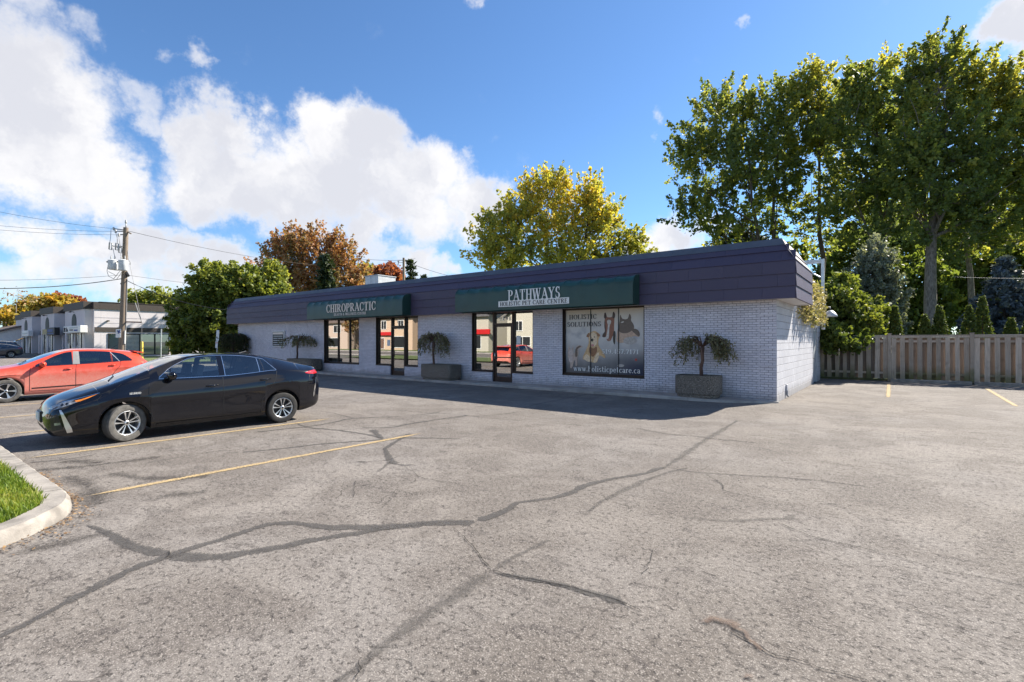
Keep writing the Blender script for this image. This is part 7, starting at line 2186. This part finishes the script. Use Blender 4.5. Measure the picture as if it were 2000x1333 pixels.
# ---------------------------------------------------------------- utility pole
def wire(label, a, b, sag, r=.009, mat='wire_black'):
    a, b = Vector(a), Vector(b); n = 18
    pts = [a.lerp(b, i / n) - Vector((0, 0, sag * 4 * (i / n) * (1 - i / n))) for i in range(n + 1)]
    mb = MB(); mb.tube(pts, r, 5)
    return mb.build('overhead_wire', mat, None, smooth=True, label=label, cat='wire')
def poles():
    d = 34.0
    top = DP(246, 445, d); foot_ = DP(237, 700, d)
    b = Vector((foot_.x, foot_.y, 0)); t = Vector((top.x, top.y, top.z))
    ax = lambda py: b.lerp(t, (DP(240, py, d).z) / t.z)
    r_ = empty('utility_pole', b, label='wooden utility pole with grey transformers beside the shop row', cat='utility pole')
    mb = MB(); mb.tube([b.lerp(t, k / 8) for k in range(9)], [.215 - .0085 * k for k in range(9)], 14); mb.build('shaft', 'pole_wood', r_, smooth='auto')
    mb = MB(); mb.tube([t, t + Vector((0, 0, .28))], .035, 6); mb.lathe([(.02, .28), (.06, .30), (.07, .38), (.05, .42), (.06, .46), (.03, .52), (.001, .54)], t, 'z', 10); mb.build('top_insulator', 'porcelain', r_, smooth=True)
    # crossarm stubs with insulators, seen left of the top
    for k, (pa, pb, nm) in enumerate((((222, 447), (244, 450), 1), ((226, 452), (244, 452.5), 1), ((232, 459), (243, 458.5), 1))):
        a, c = DP(*pa, d - .3), DP(*pb, d)
        mb = MB(); mb.tube([c, a], .035, 6); mb.build('insulator_arm', 'wire_grey', r_)
        mb = MB(); mb.lathe([(.03, -.12), (.075, -.1), (.05, -.04), (.075, .02), (.05, .08), (.03, .1)], a, 'z', 10); mb.build('insulator', 'porcelain', r_, smooth=True)
    a, c = DP(244, 450, d), DP(256, 457, d)
    mb = MB(); mb.tube([a, c], .05, 6); mb.build('pole_bracket', 'pole_wood', r_)
    # fused cut-outs
    for (px, py) in ((215.5, 480.5), (228, 481.5), (234.5, 487)):
        p = DP(px, py, d - .2)
        mb = MB(); q = [(-.09, -.22), (.09, -.28), (.12, .16), (-.06, .22)]
        w = [p + RT * u + Vector((0, 0, v)) for u, v in q]
        mb.tube(w + [w[0]], .04, 6); mb.build('fuse_cutout', 'porcelain', r_, smooth=True)
    mb = MB(); mb.tube([DP(219, 481, d - .1), ax(482)], .03, 5); mb.tube([DP(228, 484, d - .1), ax(484)], .03, 5); mb.build('cutout_arm', 'wire_grey', r_)
    # transformer cans
    for (px, y0, y1, rad, dd) in ((220.5, 509, 527, .27, -.5), (240.5, 509, 529, .26, -.55)):
        p0, p1 = DP(px, y1, d + dd), DP(px, y0, d + dd)
        tr = empty('transformer'); tr.parent = r_
        mb = MB(); mb.lathe([(.001, 0), (rad * .9, 0), (rad, .04), (rad, p1.z - p0.z - .06), (rad * 1.04, p1.z - p0.z - .05), (rad * 1.04, p1.z - p0.z), (rad * .5, p1.z - p0.z + .06), (.001, p1.z - p0.z + .07)], p0, 'z', 20); mb.build('can', 'transformer_grey', tr, smooth='auto')
        mb = MB()
        for q in (-.12, .12): mb.lathe([(.03, .0), (.05, .05), (.03, .1), (.05, .15), (.03, .2), (.02, .3)], p1 + RT * q + Vector((0, 0, .02)), 'z', 8)
        mb.build('bushing', 'porcelain', tr, smooth=True)
        mb = MB(); mb.tube([p1 - RT * (rad + .02) - Vector((0, 0, .1)), p1 - RT * (rad + .14) - Vector((0, 0, .1))], .05, 6); mb.build('terminal', 'black_plastic', tr)
    mb = MB(); mb.tube([DP(222, 527, d - .3), ax(528)], .05, 5); mb.tube([DP(222, 512, d - .3), ax(512)], .05, 5); mb.build('transformer_hanger', 'galvanised', r_)
    mb = MB()
    for pts in ([(212, 512), (209, 530), (212, 540), (222, 545)], [(212, 531), (222, 536), (228, 540)], [(222, 545), (230, 535), (236, 528)], [(228, 545), (234, 538), (238, 530)], [(249, 505), (255, 513), (254, 518)], [(217, 448), (216, 465), (214, 476)], [(226, 455), (229, 465), (229, 476)], [(232, 461), (234, 475), (235, 482)], [(221, 486), (223, 497), (226, 505)], [(236, 492), (236, 500), (240, 506)]):
        mb.tube([DP(*p, d - .35) for p in pts], .016, 5)
    mb.build('jumper_wire', 'wire_grey', r_, smooth=True)
    mb = MB(); mb.tube([ax(536) + RT * .2, ax(556) - RT * .2], .07, 6); mb.tube([ax(532) + RT * .1, ax(540) + RT * .28], .10, 6); mb.build('splice_box', 'black_plastic', r_)
    mb = MB(); mb.tube([ax(545) + RT * .2, ax(600) + RT * .215, ax(690) + RT * .225], .03, 6); mb.build('riser_cable', 'wire_grey', r_)
    mb = MB(); mb.tube([ax(672) + RT * .22 - FW * .05, ax(646) + RT * .22 - FW * .05], .045, 6); mb.build('riser_guard', 'white_trim', r_)
    # guy strut and guy wire
    mb = MB(); a, c = ax(629), DP(277, 630, d); mb.tube([a, c], .045, 8); mb.build('guy_strut', 'bark_red', r_)
    g1 = DP(257, 580, d); mb = MB(); mb.tube([ax(455), DP(250, 500, d), c], .012, 5); mb.tube([c, DP(277, 705, d)], .010, 5); mb.tube([DP(264, 592, d), c], .028, 6); mb.build('guy_wire', 'wire_grey', r_)
    # sign on the pole
    s = empty('pole_sign', DP(231, 651, d - .3), label='white notice plate with a blue mark on the utility pole', cat='sign')
    p = [DP(226.5, 643.5, d - .32), DP(236.5, 643, d - .30), DP(236, 659.5, d - .30), DP(226, 660, d - .32)]
    mb = MB(); nrm = -FW * .012; mb.add([tuple(v) for v in p] + [tuple(v + nrm) for v in p], [(0, 1, 2, 3), (7, 6, 5, 4), (0, 4, 5, 1), (1, 5, 6, 2), (2, 6, 7, 3), (3, 7, 4, 0)]); mb.build('plate', 'paper_white', s)
    m = DP(231.5, 648.3, d - .34); mb = MB()
    for (u, v) in ((-.07, .05), (.06, .06), (.0, -.01), (.1, -.05), (-.02, -.09)):
        mb.lathe([(.001, 0), (.05, 0)], (0, 0, 0), 'y', 8)
        k = len(mb.v) - 16
        mb.v[k:] = [tuple(m + RT * (u + q[0]) + Vector((0, 0, v + q[2])) - FW * (.002 + .001 * abs(u))) for q in mb.v[k:]]
    mb.build('blue_mark', 'letter_blue', s)
    # wires
    wire('topmost overhead line running left from the utility pole', DP(222, 447, d - .3), DP(-160, 378, d - 6), .25)
    wire('second overhead line running left from the utility pole', DP(226, 452.5, d - .3), DP(-160, 423, d - 6), .2)
    wire('third overhead line running left from the utility pole', DP(232, 459, d - .3), DP(-160, 433, d - 6), .2)
    wire('thin low overhead line running left from the utility pole', ax(537), DP(-160, 545, d - 6), .2, .010)
    wire('thick bundled cable running left from the utility pole', ax(544), DP(-160, 560, d - 8), .35, .026)
    wire('overhead line running right from the pole top behind the maples', DP(252, 452, d), DP(700, 522, 62), .6, .014)
    wire('thin low overhead line running right from the utility pole', ax(537), DP(640, 572, 50), .3, .010)
    e = PX(445, 610, -35.0)
    wire('service cable drooping from the utility pole to the shop mansard', ax(546), DP(444, 606, 33), .35, .022)
    # rear pole behind the roof
    d2 = 62.0
    b2 = foot(788.5, d2); t2 = DP(788.5, 504, d2)
    r2 = empty('utility_pole', b2, label='plain wooden utility pole behind the shop roof', cat='utility pole')
    mb = MB(); mb.tube([b2, t2], [.2, .14], 10); mb.build('shaft', 'pole_wood', r2)
    mb = MB(); mb.tube([t2 - Vector((0, 0, .3)), t2 - Vector((0, 0, .3)) - RT * .85], .04, 6); mb.tube([DP(776, 512, d2), DP(779, 510, d2), DP(777, 519, d2)], .06, 6); mb.tube([t2 - Vector((0, 0, .6)), DP(778, 513, d2)], .03, 5); mb.build('insulator_arm', 'wire_grey', r2)
    wire('overhead line left from the rear utility pole', t2 - Vector((0, 0, .3)), DP(690, 505, 62), .1, .02)
    wire('overhead line slanting right from the rear utility pole to behind the roof', t2 - Vector((0, 0, .35)), DP(1010, 558, 50), .6, .02)
    wire('thin line crossing in front of the blue spruce', DP(1860, 541, 24), DP(2080, 543, 23), .05, .006, 'wire_grey')
    # sign on a post by the green maple
    d3 = 31.0
    s = empty('parking_sign', DP(422, 666, d3) * 1.0, label='narrow white parking sign leaning on its post under the green maple', cat='sign')
    a, c = DP(422.6, 690, d3), DP(425.5, 645, d3); base = Vector((a.x, a.y, 0))
    mb = MB(); mb.tube([base, c], .03, 6); mb.build('post', 'galvanised', s)
    def plate(y0, y1, x0, x1, mat, nm, k, lean=.06):
        q = [DP(x0 - (y - 645) * lean, y, d3 - .06 - .01 * k) if True else None for y in (y0,)] 
        p = [DP(x0 - (y0 - 645) * lean, y0, d3 - .06 - .008 * k), DP(x1 - (y0 - 645) * lean, y0, d3 - .06 - .008 * k), DP(x1 - (y1 - 645) * lean, y1, d3 - .06 - .008 * k), DP(x0 - (y1 - 645) * lean, y1, d3 - .06 - .008 * k)]
        mb = MB(); nn = -FW * .006; mb.add([tuple(v) for v in p] + [tuple(v + nn) for v in p], [(0, 1, 2, 3), (7, 6, 5, 4), (0, 4, 5, 1), (1, 5, 6, 2), (2, 6, 7, 3), (3, 7, 4, 0)]); mb.build(nm, mat, s)
    plate(645.5, 666, 423, 428.5, 'paper_white', 'upper_plate', 0); plate(667, 680, 422.5, 427, 'paper_white', 'lower_plate', 0)
    plate(658, 661, 423.6, 425.6, 'letter_black', 'symbol', 1); plate(660.5, 662.5, 426, 427.4, 'letter_black', 'symbol', 1); plate(669.5, 670.7, 423, 426.5, 'letter_red', 'symbol', 1)
    # bollards and small post on the verge
    for (pa, pb, lab) in (((277, 706), (277, 668), 'upright yellow bollard on the grass verge by the shop row windows'), ((340, 697), (331, 671), 'leaning yellow bollard under the green maple')):
        d4 = 40.0; a, c = DP(*pa, d4), DP(*pb, d4); a.z = 0
        o = empty('bollard', a, label=lab, cat='bollard', group='yellow bollards on the verge')
        mb = MB(); mb.tube([a, a.lerp(c, .97), c, c + (c - a).normalized() * .04], [.10, .10, .085, .04], 12); mb.build('sleeve', 'bollard_yellow', o, smooth='auto')
        mb = MB(); mb.lathe([(.16, 0), (.16, .05), (.1, .07)], a, 'z', 12); mb.build('footing', 'concrete', o)
    a, c = DP(314, 700, 44), DP(315, 644, 44); a.z = 0
    mb = MB(); mb.tube([a, c], .05, 8); o = empty('marker_post', a, label='thin grey post in front of the shop row side windows', cat='post'); mb.build('shaft', 'galvanised', o)
    mb = MB(); mb.lathe([(.05, 0), (.06, .02), (.001, .05)], c, 'z', 8); mb.build('cap', 'galvanised', o)
poles()
